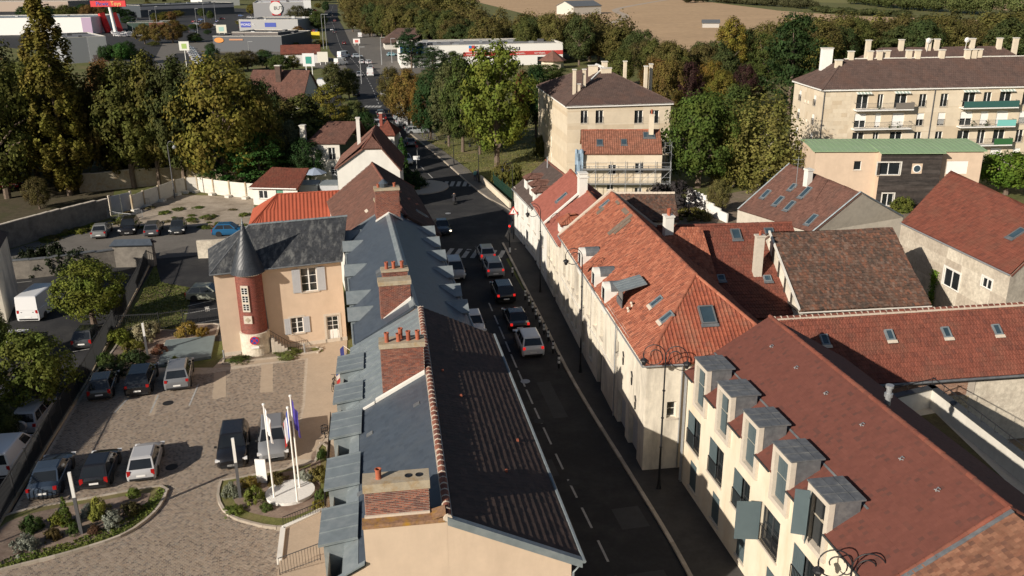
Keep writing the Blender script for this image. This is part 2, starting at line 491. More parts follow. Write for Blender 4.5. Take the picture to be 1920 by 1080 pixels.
M['track'] = mat('farm_track', (0.40, 0.33, 0.26), 0.95, 0.2, 0.1)
M['bark'] = mat('bark', (0.14, 0.105, 0.08), 0.95, 3.0, 0.35, 0.6, 12)
M['palebark'] = mat('pale_bark', (0.33, 0.29, 0.24), 0.9, 3.0, 0.3)
M['leaf'] = leaf_mat()
M['paint'] = paint_mat('car_paint')
M['plastic'] = mat('black_plastic', (0.02, 0.02, 0.021), 0.6, 3, 0.1)
M['tyre'] = mat('tyre', (0.02, 0.02, 0.02), 0.9, 3, 0.1)
M['alloy'] = mat('alloy', (0.45, 0.46, 0.47), 0.35, 3, 0.1, metal=0.7)
M['redlamp'] = mat('red_lamp_glass', (0.35, 0.012, 0.012), 0.2, 3, 0.1)
M['clearlamp'] = mat('clear_lamp_glass', (0.7, 0.7, 0.7), 0.15, 3, 0.05)
M['flat'] = paint_mat('coloured_sheet', 0.65, 0.0)
def emat(name, col, st):
 m, t, b = new_mat(name)
 b.inputs['Base Color'].default_value = (*col, 1)
 b.inputs['Emission Color'].default_value = (*col, 1)
 b.inputs['Emission Strength'].default_value = st
 return m
M['redglow'] = emat('lit_brake_lamp', (0.8, 0.02, 0.015), 0.7)
M['headglow'] = emat('lit_headlamp', (1.0, 0.85, 0.6), 2.5)
def col(c):
 return (*c, 1.0)
# ------------------------------------------------------------------ builders
def tiles(mb, poly, tw, th, lift=0.035, prof=((0, 0), (1, 0)), jit=0.006, over=0.05, wav=0.0, base=True, baseth=0.14, tvar=1.0, stagger=True, drop=0.0):
 """cover a sloping convex polygon (first edge = eave) with single tiles laid in courses; every tile has its own thickness"""
 P = np.array(poly, float)
 e = P[1] - P[0]
 e /= np.linalg.norm(e)
 nn = np.cross(e, P[-1] - P[0])
 nn /= np.linalg.norm(nn)
 if nn[2] < 0:
  nn = -nn
 o = P[0]
 f = np.cross(nn, e)
 if f[2] < 0:
  o, e = P[1], -e
  f = np.cross(nn, e)
 S, T = (P - o) @ e, (P - o) @ f
 def xr(t):
  xs = []
  k = len(P)
  for i in range(k):
   a, b = i, (i + 1) % k
   if abs(T[a] - T[b]) < 1e-6:
    if abs(T[a] - t) < 1e-5: xs += [S[a], S[b]]
    continue
   q = (t - T[a]) / (T[b] - T[a])
   if -1e-6 <= q <= 1 + 1e-6:
    xs.append(S[a] + q * (S[b] - S[a]))
  return (min(xs), max(xs)) if xs else (0, 0)
 T0, T1 = T.min(), T.max()
 rows = max(1, int(round((T1 - T0) / th)))
 th = (T1 - T0) / rows
 pf = np.array([p[0] for p in prof])
 ph = np.array([p[1] for p in prof])
 K = len(pf)
 for r in range(rows):
  t0 = T0 + r * th
  tm = t0 + th
  t1 = min(tm + over, T1)
  xa0, xb0 = xr(t0 + 1e-4)
  xa1, xb1 = xr(min(tm, T1 - 1e-4))
  sh = (0.5 * tw if (r % 2 and stagger) else 0.0) + (NR.normal(0, 0.05) * tw if stagger else 0)
  i0 = math.floor((min(xa0, xa1) - sh) / tw)
  i1 = math.ceil((max(xb0, xb1) - sh) / tw)
  ix = np.arange(i0, i1)
  n = len(ix)
  if n < 1: continue
  s = (ix * tw + sh)[:, None] + pf[None, :] * tw
  sb, st = np.clip(s, xa0, xb0), np.clip(s, xa1, xb1)
  keep = ((sb[:, -1] - sb[:, 0]) + (st[:, -1] - st[:, 0])) > 0.02
  sb, st = sb[keep], st[keep]
  n = len(sb)
  if n < 1: continue
  jb = NR.normal(0, jit, (n, 1))
  tb = t0 + NR.normal(0, jit * 0.9, (n, 1))
  wz = wav * (np.sin(sb * 0.55 + t0 * 0.35) + np.sin(sb * 0.21 - t0 * 0.8) + 0.6 * np.sin(sb * 1.3 + t0)) if wav else 0 * sb
  wz2 = wav * (np.sin(st * 0.55 + tm * 0.35) + np.sin(st * 0.21 - tm * 0.8) + 0.6 * np.sin(st * 1.3 + tm)) if wav else 0 * st
  hb = lift + ph[None, :] + jb + wz
  ht = ph[None, :] * 0.9 + wz2 + 0.002
  def pts(s_, t_, h_):
   return o + s_[..., None] * e + (np.broadcast_to(t_, s_.shape))[..., None] * f + h_[..., None] * nn
  A = pts(st, np.full((n, 1), t1), ht)
  B = pts(sb, tb, hb)
  C = pts(sb, tb, hb - lift - 0.02)
  V = np.stack([A, B, C], 1).reshape(-1, 3)
  bi = (np.arange(n) * 3 * K)[:, None]
  k = np.arange(K - 1)[None, :]
  F1 = np.stack([bi + k, bi + K + k, bi + K + k + 1, bi + k + 1], -1).reshape(-1, 4)
  F2 = np.stack([bi + K + k, bi + 2 * K + k, bi + 2 * K + k + 1, bi + K + k + 1], -1).reshape(-1, 4)
  tn = np.clip(0.5 + (NR.random(n) - 0.5) * tvar, 0, 1)
  mb.add(V, np.vstack([F1, F2]), np.concatenate([np.repeat(tn, K - 1)] * 2))
 if base:
  mb.slab(P - nn * (0.012 + wav * 2.6), baseth, 0.5)
 return mb
RIB = ((0, 0), (0.50, 0.0), (0.62, 0.045), (0.86, 0.045), (1, 0.0))
MECH = ((0, 0), (0.40, 0.0), (0.5, 0.028), (0.62, 0.028), (0.72, 0.0), (1, 0.006))
CORR = ((0, 0), (0.3, 0.0), (0.5, 0.05), (0.8, 0.05), (1, 0))
STYLE = {
 'orange': ('orangetile', dict(tw=0.21, th=0.30, lift=0.03, prof=MECH, jit=0.010, wav=0.028, tvar=1.0)),
 'hip': ('hiptile', dict(tw=0.24, th=0.34, lift=0.03, prof=RIB, jit=0.006, wav=0.012, stagger=False)),
 'new': ('newtile', dict(tw=0.17, th=0.20, lift=0.016, jit=0.002, over=0.03)),
 'red': ('redtile', dict(tw=0.23, th=0.34, lift=0.035, prof=MECH, jit=0.007, wav=0.03)),
 'moss': ('mosstile', dict(tw=0.19, th=0.27, lift=0.04, jit=0.02, wav=0.045)),
 'brown': ('browntile', dict(tw=0.24, th=0.33, lift=0.03, prof=MECH, jit=0.006, wav=0.015)),
 'flat': ('flattile', dict(tw=0.17, th=0.20, lift=0.022, jit=0.008, wav=0.01)),
 'dark': ('darktile', dict(tw=0.2, th=0.26, lift=0.02, jit=0.006)),
 'apt': ('aptroof', dict(tw=0.34, th=0.42, lift=0.03, prof=MECH, jit=0.006, wav=0.02)),
 'rib': ('ribtile', dict(tw=0.25, th=0.33, lift=0.040, prof=((0, 0), (0.86, 0.0), (0.93, 0.006), (1, 0.0)), jit=0.0035, over=0.03)),
 'bigrib': ('ribtile', dict(tw=0.5, th=0.36, lift=0.02, prof=((0, 0), (.5, 0), (.58, .07), (.7, .10), (.85, .10), (.95, .05), (1, 0)), jit=0.003, stagger=False)),
 'slate': ('slate', dict(tw=0.22, th=0.24, lift=0.008, jit=0.0015, over=0.03)),
 'oldslate': ('oldslate', dict(tw=0.2, th=0.2, lift=0.01, jit=0.004, over=0.03)),
 'corr': ('corrugated', dict(tw=0.40, th=2.4, lift=0.012, prof=CORR, jit=0.002, stagger=False)),
}
def roof(parent, polys, style, name='roof', **kw):
 m, d = STYLE[style]
 d = dict(d, **kw)
 tw, th = d.pop('tw'), d.pop('th')
 mb = MB()
 for p in polys:
  tiles(mb, p, tw, th, **d)
 return part(name, mb, M[m], parent, kind='stuff')
def half_tube(r, L, n=6):
 mb = MB()
 V = []
 for k, (x, rr) in enumerate(((0, r * 1.0), (L * 0.9, r * 1.12), (L, r * 1.12))):
  for j in range(n + 1):
   t = math.pi * j / n
   V.append((x, rr * math.cos(t), rr * math.sin(t) - r * 0.3))
 F = [[i * (n + 1) + j, i * (n + 1) + j + 1, (i + 1) * (n + 1) + j + 1, (i + 1) * (n + 1) + j] for i in range(2) for j in range(n)]
 mb.add(V, F, 0.5)
 mb.poly(V[-(n + 1):], 0.5)
 return mb
def frame_on(p0, p1):
 p0, p1 = np.array(p0, float), np.array(p1, float)
 x = p1 - p0
 L = np.linalg.norm(x)
 x /= L
 y = np.cross([0, 0, 1.0], x)
 y /= np.linalg.norm(y)
 z = np.cross(x, y)
 return x, y, z, L
def ridge_single(parent, p0, p1, r=0.13, step=0.42, mt='ridgetile', collar='lime'):
 """ridge tiles laid one by one, each an object, on a bed of mortar"""
 x, y, z, L = frame_on(p0, p1)
 mes = []
 for k in range(3):
  h = half_tube(r * (1 + 0.05 * k), step)
  h.T = [np.full(len(t), 0.1 + 0.4 * k) for t in h.T]
  mes.append(h.mesh('ridge_tile', M[mt]))
 og = np.array(org_of(parent))
 n = int(L / step)
 for i in range(n):
  p = np.array(p0) + x * (i * step) - og
  a = RND.gauss(0, 0.025)
  yy = y * math.cos(a) + x * math.sin(a)
  xx = x * math.cos(a) - y * math.sin(a)
  piece('ridge_tile', mes[RND.randrange(3)], parent, Matrix(((xx[0], yy[0], z[0], p[0]), (xx[1], yy[1], z[1], p[1]), (xx[2], yy[2], z[2], p[2] + RND.gauss(0, 0.006)), (0, 0, 0, 1))))
 mb = MB()
 for i in range(n + 1):
  p = np.array(p0) + x * (i * step) - z * 0.02
  mb.tube([p - x * 0.035, p + x * 0.035], r * 1.16, 8)
 mb.obox(np.array(p0) - y * r * 1.25 - z * 0.12, x * L, y * r * 2.5, z * 0.13)
 part('ridge_mortar', mb, M[collar], parent, kind='stuff')
def ridge_run(parent, lines, r=0.12, step=0.4, mt='ridgetile', name='ridge'):
 mb = MB()
 for p0, p1 in lines:
  x, y, z, L = frame_on(p0, p1)
  n = max(1, int(L / step))
  h = half_tube(r, L / n * 1.05)
  HV = np.vstack(h.V)
  for i in range(n):
   V = np.array(p0) + x * (i * L / n) + HV[:, :1] * x + HV[:, 1:2] * y + (HV[:, 2:3] + RND.gauss(0, 0.006)) * z
   t = RND.random()
   k = 0
   for F, T in zip(h.F, h.T):
    mb.V.append(V if k == 0 else np.zeros((0, 3)))
    mb.F.append(F + mb.n)
    mb.T.append(np.full(len(F), t))
    mb.M.append(np.zeros(len(F), int))
    k += 1
   mb.n += len(V)
 return part(name, mb, M[mt], parent, kind='stuff')
# ---- walls with real openings
def wall(mb, f, s0, s1, z0, z1, holes=(), depth=0.2, o=0.0):
 ss = sorted({s0, s1} | {a for h in holes for a in (h[0], h[1]) if s0 < a < s1})
 zs = sorted({z0, z1} | {a for h in holes for a in (h[2], h[3]) if z0 < a < z1})
 for i in range(len(ss) - 1):
  for j in range(len(zs) - 1):
   sm, zm = (ss[i] + ss[i + 1]) / 2, (zs[j] + zs[j + 1]) / 2
   if any(h[0] < sm < h[1] and h[2] < zm < h[3] for h in holes): continue
   mb.poly([f.p(ss[i], o, zs[j]), f.p(ss[i + 1], o, zs[j]), f.p(ss[i + 1], o, zs[j + 1]), f.p(ss[i], o, zs[j + 1])], RND.random())
 for a, b, c, d in holes:
  for q in ([(a, c), (a, d)], [(a, d), (b, d)], [(b, d), (b, c)], [(b, c), (a, c)]):
   mb.poly([f.p(q[0][0], o, q[0][1]), f.p(q[1][0], o, q[1][1]), f.p(q[1][0], o - depth, q[1][1]), f.p(q[0][0], o - depth, q[0][1])])
def window(parent, f, s, z, w_, h, fm='white', cols=2, rows=2, depth=0.2, o=0.0, shut=None, sm='greyshutter', sill='stone', rail=False, name='window', pane='glass', surround=None, bar=0.035, blind=0.0):
 """s = left edge, z = bottom edge; set back in its opening; panes, shutters, sill as pieces of their own"""
 mb = MB()
 d0, d1 = o - depth - 0.02, o - depth + 0.05
 t = 0.06
 mb.fbox(f, s, s + t, d0, d1, z, z + h)
 mb.fbox(f, s + w_ - t, s + w_, d0, d1, z, z + h)
 mb.fbox(f, s + t, s + w_ - t, d0, d1, z, z + t)
 mb.fbox(f, s + t, s + w_ - t, d0, d1, z + h - t, z + h)
 for i in range(1, cols):
  x = s + w_ * i / cols
  k = bar * (1.5 if i * 2 == cols else 0.8)
  mb.fbox(f, x - k, x + k, d0 + 0.01, d1 - 0.005, z + t, z + h - t)
 for j in range(1, rows):
  y = z + h * j / rows
  for i in range(cols):
   a, b = s + w_ * i / cols + bar * 1.5, s + w_ * (i + 1) / cols - bar * 1.5
   mb.fbox(f, a, b, d0 + 0.015, d1 - 0.012, y - bar * 0.5, y + bar * 0.5)
 wd = part(name, mb, M[fm], parent)
 g = MB()
 g.poly([f.p(s + t, d0 + 0.03, z + t), f.p(s + w_ - t, d0 + 0.03, z + t), f.p(s + w_ - t, d0 + 0.03, z + h - t), f.p(s + t, d0 + 0.03, z + h - t)])
 part('pane', g, M[pane], wd)
 if blind > 0:
  g = MB()
  g.fbox(f, s + 0.02, s + w_ - 0.02, d1 + 0.005, d1 + 0.03, z + h * (1 - blind), z + h - 0.01)
  part('blind', g, M['white'], wd)
 if sill:
  k = MB()
  k.fbox(f, s - 0.1, s + w_ + 0.1, o - 0.1, o + 0.07, z - 0.09, z - 0.003)
  part('sill', k, M[sill], wd)
 if surround:
  k = MB()
  b = 0.16
  k.fbox(f, s - b, s, o - 0.02, o + 0.025, z, z + h + b)
  k.fbox(f, s + w_, s + w_ + b, o - 0.02, o + 0.025, z, z + h + b)
  k.fbox(f, s, s + w_, o - 0.02, o + 0.025, z + h, z + h + b)
  part('surround', k, M[surround], wd)
 if shut == 'open':
  for a in (s - w_ / 2 - 0.02, s + w_ + 0.02):
   part('shutter', shutter_mb(f, a, z, w_ / 2, h, o + 0.03), M[sm], wd)
 elif shut == 'left':
  part('shutter', shutter_mb(f, s + 0.02, z + 0.02, w_ / 2 - 0.03, h - 0.04, o - 0.05), M[sm], wd)
 elif shut == 'closed':
  for a in (s + 0.02, s + w_ / 2 + 0.01):
   part('shutter', shutter_mb(f, a, z + 0.02, w_ / 2 - 0.03, h - 0.04, o - 0.05), M[sm], wd)
 if rail:
  k = MB()
  rail_mb(k, f, s, s + w_, z + 0.05, z + 0.95, o + 0.03)
  part('railing', k, M['iron'], wd)
 return wd
def shutter_mb(f, s, z, w_, h, o):
 k = MB()
 k.fbox(f, s, s + w_, o, o + 0.03, z, z + h)
 for y in (z + h * 0.04, z + h * 0.48, z + h * 0.92):
  k.fbox(f, s + 0.01, s + w_ - 0.01, o + 0.03, o + 0.048, y, y + h * 0.045)
 n = max(2, int(w_ / 0.14))
 for i in range(n):
  k.fbox(f, s + w_ * i / n + 0.006, s + w_ * (i + 1) / n - 0.006, o + 0.03, o + 0.038, z + 0.01, z + h - 0.01)
 return k
def rail_mb(k, f, s0, s1, z0, z1, o, step=0.12, r=0.011):
 k.fbox(f, s0, s1, o - 0.015, o + 0.015, z1 - 0.03, z1)
 k.fbox(f, s0, s1, o - 0.012, o + 0.012, z0, z0 + 0.025)
 n = max(1, int((s1 - s0) / step))
 for i in range(n + 1):
  s = s0 + (s1 - s0) * i / n
  k.fbox(f, s - r, s + r, o - r, o + r, z0 + 0.025, z1 - 0.03)
def door(parent, f, s, z, w_, h, mt='white', depth=0.15, glazed=False, o=0.0, name='door'):
 mb = MB()
 mb.fbox(f, s + 0.03, s + w_ - 0.03, o - depth - 0.05, o - depth, z, z + h - 0.02)
 for (a, b) in ((0.1, 0.45), (0.55, 0.9)):
  mb.fbox(f, s + 0.06 + (w_ - .12) * a, s + 0.06 + (w_ - .12) * b, o - depth, o - depth + 0.02, z + 0.12, z + h * 0.42)
  if not glazed:
   mb.fbox(f, s + 0.06 + (w_ - .12) * a, s + 0.06 + (w_ - .12) * b, o - depth, o - depth + 0.02, z + h * 0.5, z + h * 0.92)
 d = part(name, mb, M[mt], parent)
 if glazed:
  g = MB()
  for i in range(2):
   for j in range(3):
    a = s + 0.08 + (w_ - .16) * i / 2
    y = z + h * (0.45 + 0.165 * j)
    g.fbox(f, a + 0.03, a + (w_ - .16) / 2 - 0.03, o - depth, o - depth + 0.012, y + 0.02, y + h * 0.165 - 0.03)
  part('pane', g, M['glass'], d)
 k = MB()
 k.fbox(f, s + w_ - 0.18, s + w_ - 0.08, o - depth, o - depth + 0.05, z + h * 0.43, z + h * 0.455)
 part('handle', k, M['steel'], d)
 return d
def skylight(parent, c, e, f, w_, h, fm='skyframe', lift=0.09, open_=0.0, name='skylight', flash='lead', skirt=True):
 """roof window: c centre on the roof plane, e along the eave, f up the slope"""
 c, e, f = [np.array(a, float) for a in (c, e, f)]
 e = e / np.linalg.norm(e)
 f = f / np.linalg.norm(f)
 nn = np.cross(e, f)
 if nn[2] < 0: nn = -nn
 b = 0.085
 mb = MB()
 o = c - e * w_ / 2 - f * h / 2 - nn * 0.1
 H = nn * (0.1 + lift)
 mb.obox(o, e * b, f * h, H)
 mb.obox(o + e * (w_ - b), e * b, f * h, H)
 mb.obox(o + e * b, e * (w_ - 2 * b), f * b, H)
 mb.obox(o + e * b + f * (h - b), e * (w_ - 2 * b), f * b, H * 1.03)
 s_ = part(name, mb, M[fm], parent)
 g = MB()
 g.poly([c + e * x * (w_ / 2 - b) + f * y * (h / 2 - b) + nn * (lift - 0.035) for x, y in ((-1, -1), (1, -1), (1, 1), (-1, 1))])
 part('pane', g, M['skyglass'], s_)
 if skirt:
  k = MB()
  k.obox(c - e * (w_ / 2 + 0.08) - f * (h / 2 + 0.22) + nn * 0.03, e * (w_ + 0.16), f * 0.22, nn * 0.035)
  part('flashing', k, M[flash], s_)
 return s_
def bricks(mb, f, s0, s1, o, z0, z1, bl=0.225, bh=0.075, proud=0.012, gap=0.012):
 """one brick face on the plane o; bricks stand a little proud of the mortar"""
 n = max(1, int(round((z1 - z0) / bh)))
 bh = (z1 - z0) / n
 nn = np.array([f.n[0], f.n[1], 0])
 for r in range(n):
  x = s0 - (bl / 2 if r % 2 else 0)
  while x < s1 - 0.01:
   a, b = max(s0, x) + gap / 2, min(s1, x + bl) - gap / 2
   if b - a > 0.03:
    p = f.p(a, o, z0 + r * bh + gap / 2)
    q = f.p(b, o, z0 + r * bh + gap / 2)
    up = np.array([0, 0, bh - gap])
    k = nn * (proud + RND.uniform(-0.003, 0.004))
    V = [p, q, q + up, p + up, p + k, q + k, q + up + k, p + up + k]
    mb.add(V, [[4, 5, 6, 7], [0, 1, 5, 4], [1, 2, 6, 5], [2, 3, 7, 6], [3, 0, 4, 7]], RND.random())
   x += bl
def chimney(parent, f, s0, s1, o0, o1, z0, z1, pots=(), caph=0.18, brick='brick', single=False, capm='cap', capover=0.07, pot_h=0.42, pot_r=0.115, name='chimney'):
 """brick stack on the box s0..s1, o0..o1; pots = [(s, o, height)]"""
 core = MB()
 core.fbox(f, s0, s1, o0, o1, z0, z1)
 if brick is None:
  ch = part(name, core, M[capm if capm != 'cap' else 'offwhite'], parent)
 else:
  ch = part(name, core, M['mortar'], parent)
  mb = MB()
  fr = [f.sub(s0, o1, s1, o1), f.sub(s1, o1, s1, o0), f.sub(s1, o0, s0, o0), f.sub(s0, o0, s0, o1)]
  one = None
  for q in fr:
   q2 = q if q.n @ (q.p(q.L / 2, 0, 0)[:2] - f.p((s0 + s1) / 2, (o0 + o1) / 2, 0)[:2]) > 0 else Fr(q.p(q.L, 0, 0), q.p(0, 0, 0))
   toward = q2.n @ (-q2.A)
   if single and toward > 0.85 * np.linalg.norm(q2.A):
    one = q2
   else:
    bricks(mb, q2, 0.0, q2.L, 0.0, z0, z1)
  part('brickwork', mb, M[brick], ch, kind='stuff')
  if one is not None:
   og = np.array(org_of(parent))
   mes = {}
   n = int(round((z1 - z0) / 0.075))
   bh = (z1 - z0) / n
   for r in range(n):
    x = -(0.1125 if r % 2 else 0)
    while x < one.L - 0.01:
     a, b = max(0, x) + 0.011, min(one.L, x + 0.225) - 0.011
     if b - a > 0.03:
      key = (round(b - a, 2), RND.randrange(5))
      if key not in mes:
       k = MB()
       k.obox((0, -0.005, 0), (b - a, 0, 0), (0, 0.02 + 0.002 * key[1], 0), (0, 0, bh - 0.024), tint=key[1] / 4)
       mes[key] = k.mesh('brick', M[brick])
      p = one.p(a, 0, z0 + r * bh + 0.012) - og
      piece('brick', mes[key], ch, Matrix(((one.r[0], one.n[0], 0, p[0]), (one.r[1], one.n[1], 0, p[1]), (0, 0, 1, p[2]), (0, 0, 0, 1))))
     x += 0.225
 k = MB()
 c = capover
 k.fbox(f, s0 - c, s1 + c, o0 - c, o1 + c, z1, z1 + caph)
 part('cap', k, M[capm], ch)
 for (s, o, h) in pots:
  p = f.p(s, o, z1 + caph)
  r = pot_r
  k = MB()
  k.lathe(p, [(r * 1.05, 0), (r * 0.92, h * 0.1), (r * 1.0, h * 0.86), (r * 1.14, h * 0.88), (r * 1.14, h), (r * 0.82, h), (r * 0.8, h * 0.5)], 12, RND.random())
  part('chimney_pot', k, M['terracotta'], ch, smooth=False)
 return ch
def gutter(parent, pts, r=0.07, mt='zinc', name='gutter'):
 mb = MB()
 mb.tube(pts, r, 6)
 return part(name, mb, M[mt], parent)
def gable_mb(mb, a, b, apex):
 mb.poly([a, b, apex])
# ------------------------------------------------------------------ cars
CARS = {}
def car_proto(kind):
 if kind in CARS: return CARS[kind]
 P = dict(
  hatch=dict(L=3.95, W=1.72, H=1.48, belt=0.92, hood=0.86, ws=0.95, wt=0.25, rt=-1.35, rw=-1.88, tail=0.90),
  sedan=dict(L=4.6, W=1.82, H=1.45, belt=0.94, hood=0.86, ws=1.05, wt=0.25, rt=-1.0, rw=-1.75, tail=0.97),
  suv=dict(L=4.5, W=1.86, H=1.66, belt=1.06, hood=1.02, ws=1.05, wt=0.40, rt=-1.7, rw=-2.12, tail=1.04),
  estate=dict(L=4.65, W=1.80, H=1.48, belt=0.93, hood=0.86, ws=1.1, wt=0.35, rt=-1.85, rw=-2.22, tail=0.92),
  mpv=dict(L=4.4, W=1.82, H=1.72, belt=1.02, hood=0.98, ws=1.35, wt=0.55, rt=-1.8, rw=-2.1, tail=1.0),
  van=dict(L=5.4, W=2.02, H=2.45, belt=1.25, hood=1.15, ws=2.0, wt=1.25, rt=-2.6, rw=-2.68, tail=1.25),
  smallvan=dict(L=4.4, W=1.82, H=1.84, belt=1.08, hood=1.02, ws=1.45, wt=0.7, rt=-2.05, rw=-2.17, tail=1.08))[kind]
 L, W, H = P['L'], P['W'], P['H']
 hw = W / 2
 root = thing('parked_car', 'car', 'car')
 b = MB()
 x1 = L / 2
 st = [(x1, .74, .34, P['hood'] * .70), (x1 - .07, .87, .25, P['hood'] * .82), (x1 - .28, .96, .20, P['hood'] * .94), (x1 - .65, 1.0, .19, P['hood']),
   (P['ws'], 1.0, .19, P['belt']), (0, 1.0, .19, P['belt'] + .01), (P['rw'] * .8, 1.0, .19, P['belt'] + .02), (P['rw'], .985, .2, P['tail']),
   (-x1 + .10, .95, .24, P['tail'] * .97), (-x1 + .02, .88, .30, P['tail'] * .86), (-x1, .84, .36, P['tail'] * .70)]
 st = sorted(st, key=lambda q: -q[0])
 sec = lambda x, k, z0, z1: [(x, -hw * k * .9, z0), (x, -hw * k * .98, z0 + .08), (x, -hw * k, z0 + (z1 - z0) * .5), (x, -hw * k * .97, z1 - .09), (x, -hw * k * .88, z1 - .02), (x, -hw * k * .4, z1 + .02), (x, hw * k * .4, z1 + .02), (x, hw * k * .88, z1 - .02), (x, hw * k * .97, z1 - .09), (x, hw * k, z0 + (z1 - z0) * .5), (x, hw * k * .98, z0 + .08), (x, hw * k * .9, z0)]
 V = [p for s_ in st for p in sec(*s_)]
 n = 12
 F = [[i * n + j, i * n + (j + 1) % n, (i + 1) * n + (j + 1) % n, (i + 1) * n + j] for i in range(len(st) - 1) for j in range(n)]
 b.add(V, F)
 b.poly(V[:n][::-1])
 b.poly(V[-n:])
 bx0, bx1, tx0, tx1 = P['ws'] + .02, P['rw'] - .03, P['wt'], P['rt']
 zb, zt = P['belt'] - .05, H - .05
 bw, tw = hw * .93, hw * (.90 if kind == 'van' else .74)
 G = {}
 for nm, x, y, z in (('a', bx0, bw, zb), ('b', bx1, bw, zb), ('c', tx0, tw, zt), ('d', tx1, tw, zt)):
  G[nm + 'r'] = np.array((x, -y, z))
  G[nm + 'l'] = np.array((x, y, z))
 rt_ = [np.array((tx0 - .12, y * .86, zt + .045)) for y in (-tw, tw)] + [np.array((tx1 + .15, y * .86, zt + .045)) for y in (tw, -tw)]
 quads = [[G['ar'], G['al'], G['cl'], G['cr']], [G['bl'], G['br'], G['dr'], G['dl']], [G['br'], G['ar'], G['cr'], G['dr']], [G['al'], G['bl'], G['dl'], G['cl']],
    [G['cr'], G['cl'], rt_[1], rt_[0]], [G['cl'], G['dl'], rt_[2], rt_[1]], [G['dl'], G['dr'], rt_[3], rt_[2]], [G['dr'], G['cr'], rt_[0], rt_[3]], rt_]
 for q in quads: b.poly(q)
 body = part('body', b, M['paint'], root, smooth='auto')
 PAINTED.add(body.data.name)
 def inset(q, u0, u1, v0, v1, off=.012):
  q = [np.array(a) for a in q]
  nn = np.cross(q[1] - q[0], q[3] - q[0])
  nn /= np.linalg.norm(nn)
  c = sum(q) / 4
  if nn @ (c - np.array((0, 0, .8))) < 0: nn = -nn
  f_ = lambda u, v: (q[0] * (1 - u) + q[1] * u) * (1 - v) + (q[3] * (1 - u) + q[2] * u) * v + nn * off
  return [f_(u0, v0), f_(u1, v0), f_(u1, v1), f_(u0, v1)]
 g = MB()
 g.poly(inset(quads[0], .05, .95, .06, .96))
 part('windscreen', g, M['carglass'], root)
 g = MB()
 if kind != 'van':
  g.poly(inset(quads[1], .07, .93, .12, .9))
  part('rear_window', g, M['carglass'], root)
 for q, (k0, k1) in ((quads[2], (.05, .96)), (quads[3], (.04, .95))):
  g = MB()
  if kind in ('van', 'smallvan'):
   rng = ((.70, .95),) if q is quads[2] else ((.05, .30),)
  elif q is quads[2]:
   rng = ((.06, .34), (.37, .64), (.67, .93)) if kind in ('suv', 'estate', 'mpv') else ((.08, .47), (.50, .92))
  else:
   rng = ((.07, .33), (.36, .63), (.66, .94)) if kind in ('suv', 'estate', 'mpv') else ((.08, .50), (.53, .92))
  for u0, u1 in rng: g.poly(inset(q, u0, u1, .1, .9))
  part('side_window', g, M['carglass'], root)
 wr = .31 if kind != 'suv' else .35
 for x in (L * .31, -L * .29):
  for y in (-1, 1):
   t = MB()
   c = np.array((x, y * (hw - .19), wr))
   t.tube([c + np.array((0, -.11, 0)), c + np.array((0, .11, 0))], wr, 16)
   wt_ = part('wheel', t, M['tyre'], root)
   r = MB()
   a = c + np.array((0, y * .105, 0))
   r.tube([a, a + np.array((0, y * .02, 0))], [wr * .66, wr * .6], 12)
   part('rim', r, M['alloy'], wt_)
   ar = MB()
   c2 = np.array((x, y * (hw - .06), wr + .02))
   ar.tube([c2, c2 + np.array((0, y * .066, 0))], wr * 1.14, 16)
   part('wheel_arch', ar, M['plastic'], root)
 for y in (-1, 1):
  h = MB()
  h.obox((x1 - .26, y * hw * .88 - .14, P['hood'] * .68), (.20, 0, 0), (0, .28, 0), (0, 0, .13))
  part('headlight', h, M['clearlamp'], root)
  h = MB()
  hh = .34 if kind in ('van', 'smallvan', 'hatch', 'mpv') else .2
  h.obox((-x1 + .005, y * hw * .80 - .10, P['tail'] * .92 - hh * .8), (.12, 0, 0), (0, .2, 0), (0, 0, hh))
  part('taillight', h, M['redlamp'], root)
  h = MB()
  h.box((P['ws'] - .12, y * (hw + .06), P['belt'] + .04), (.1, .17, .12))
  part('mirror', h, M['plastic'], root)
 h = MB()
 h.box((-x1 + .0, 0, .55), (.05, .52, .11))
 part('number_plate', h, M['white'], root)
 h = MB()
 h.box((x1 - .02, 0, .42), (.06, .52, .11))
 part('number_plate', h, M['white'], root)
 h = MB()
 h.box((x1 - .06, 0, .36), (.14, W * .70, .22))
 part('grille', h, M['plastic'], root)
 h = MB()
 h.box((-x1 + .06, 0, .33), (.16, W * .8, .14))
 part('rear_bumper_trim', h, M['plastic'], root)
 if kind == 'van':
  h = MB()
  for y in (-.5, .5): h.box((-x1 + .0, y, 1.0), (.03, .12, .05))
  part('door_handle', h, M['plastic'], root)
 freeze(root)
 CARS[kind] = [root, False]
 return CARS[kind]
def car(kind, u, v, ang, c, label, group='parked cars', lit=None, cat='car', z=0.0, pos=None):
 """u, v: middle of the car on the ground; ang: heading in degrees, 0 = along +x, 90 = away"""
 q = car_proto(kind)
 p = pos if pos is not None else at(u, v, z)
 if q[1]:
  r = dup(q[0], p, rad(ang), label, group, col(c))
 else:
  q[1] = True
  r = q[0]
  r.location = tuple(float(a) for a in p)
  r.rotation_euler = (0, 0, rad(ang))
  r['label'], r['group'] = label, group
  for o in r.children:
   if o.data.name in PAINTED: o.color = col(c)
 r['category'] = cat
 r.name = {'van': 'van', 'car': 'parked_car' if lit is None else 'car_in_traffic'}[cat]
 if lit:
  for o in r.children:
   if lit == 'rear' and o.name.startswith('taillight'): o.material_slots[0].link = 'OBJECT'; o.material_slots[0].material = M['redglow']
   if lit == 'front' and o.name.startswith('headlight'): o.material_slots[0].link = 'OBJECT'; o.material_slots[0].material = M['headglow']
 return r
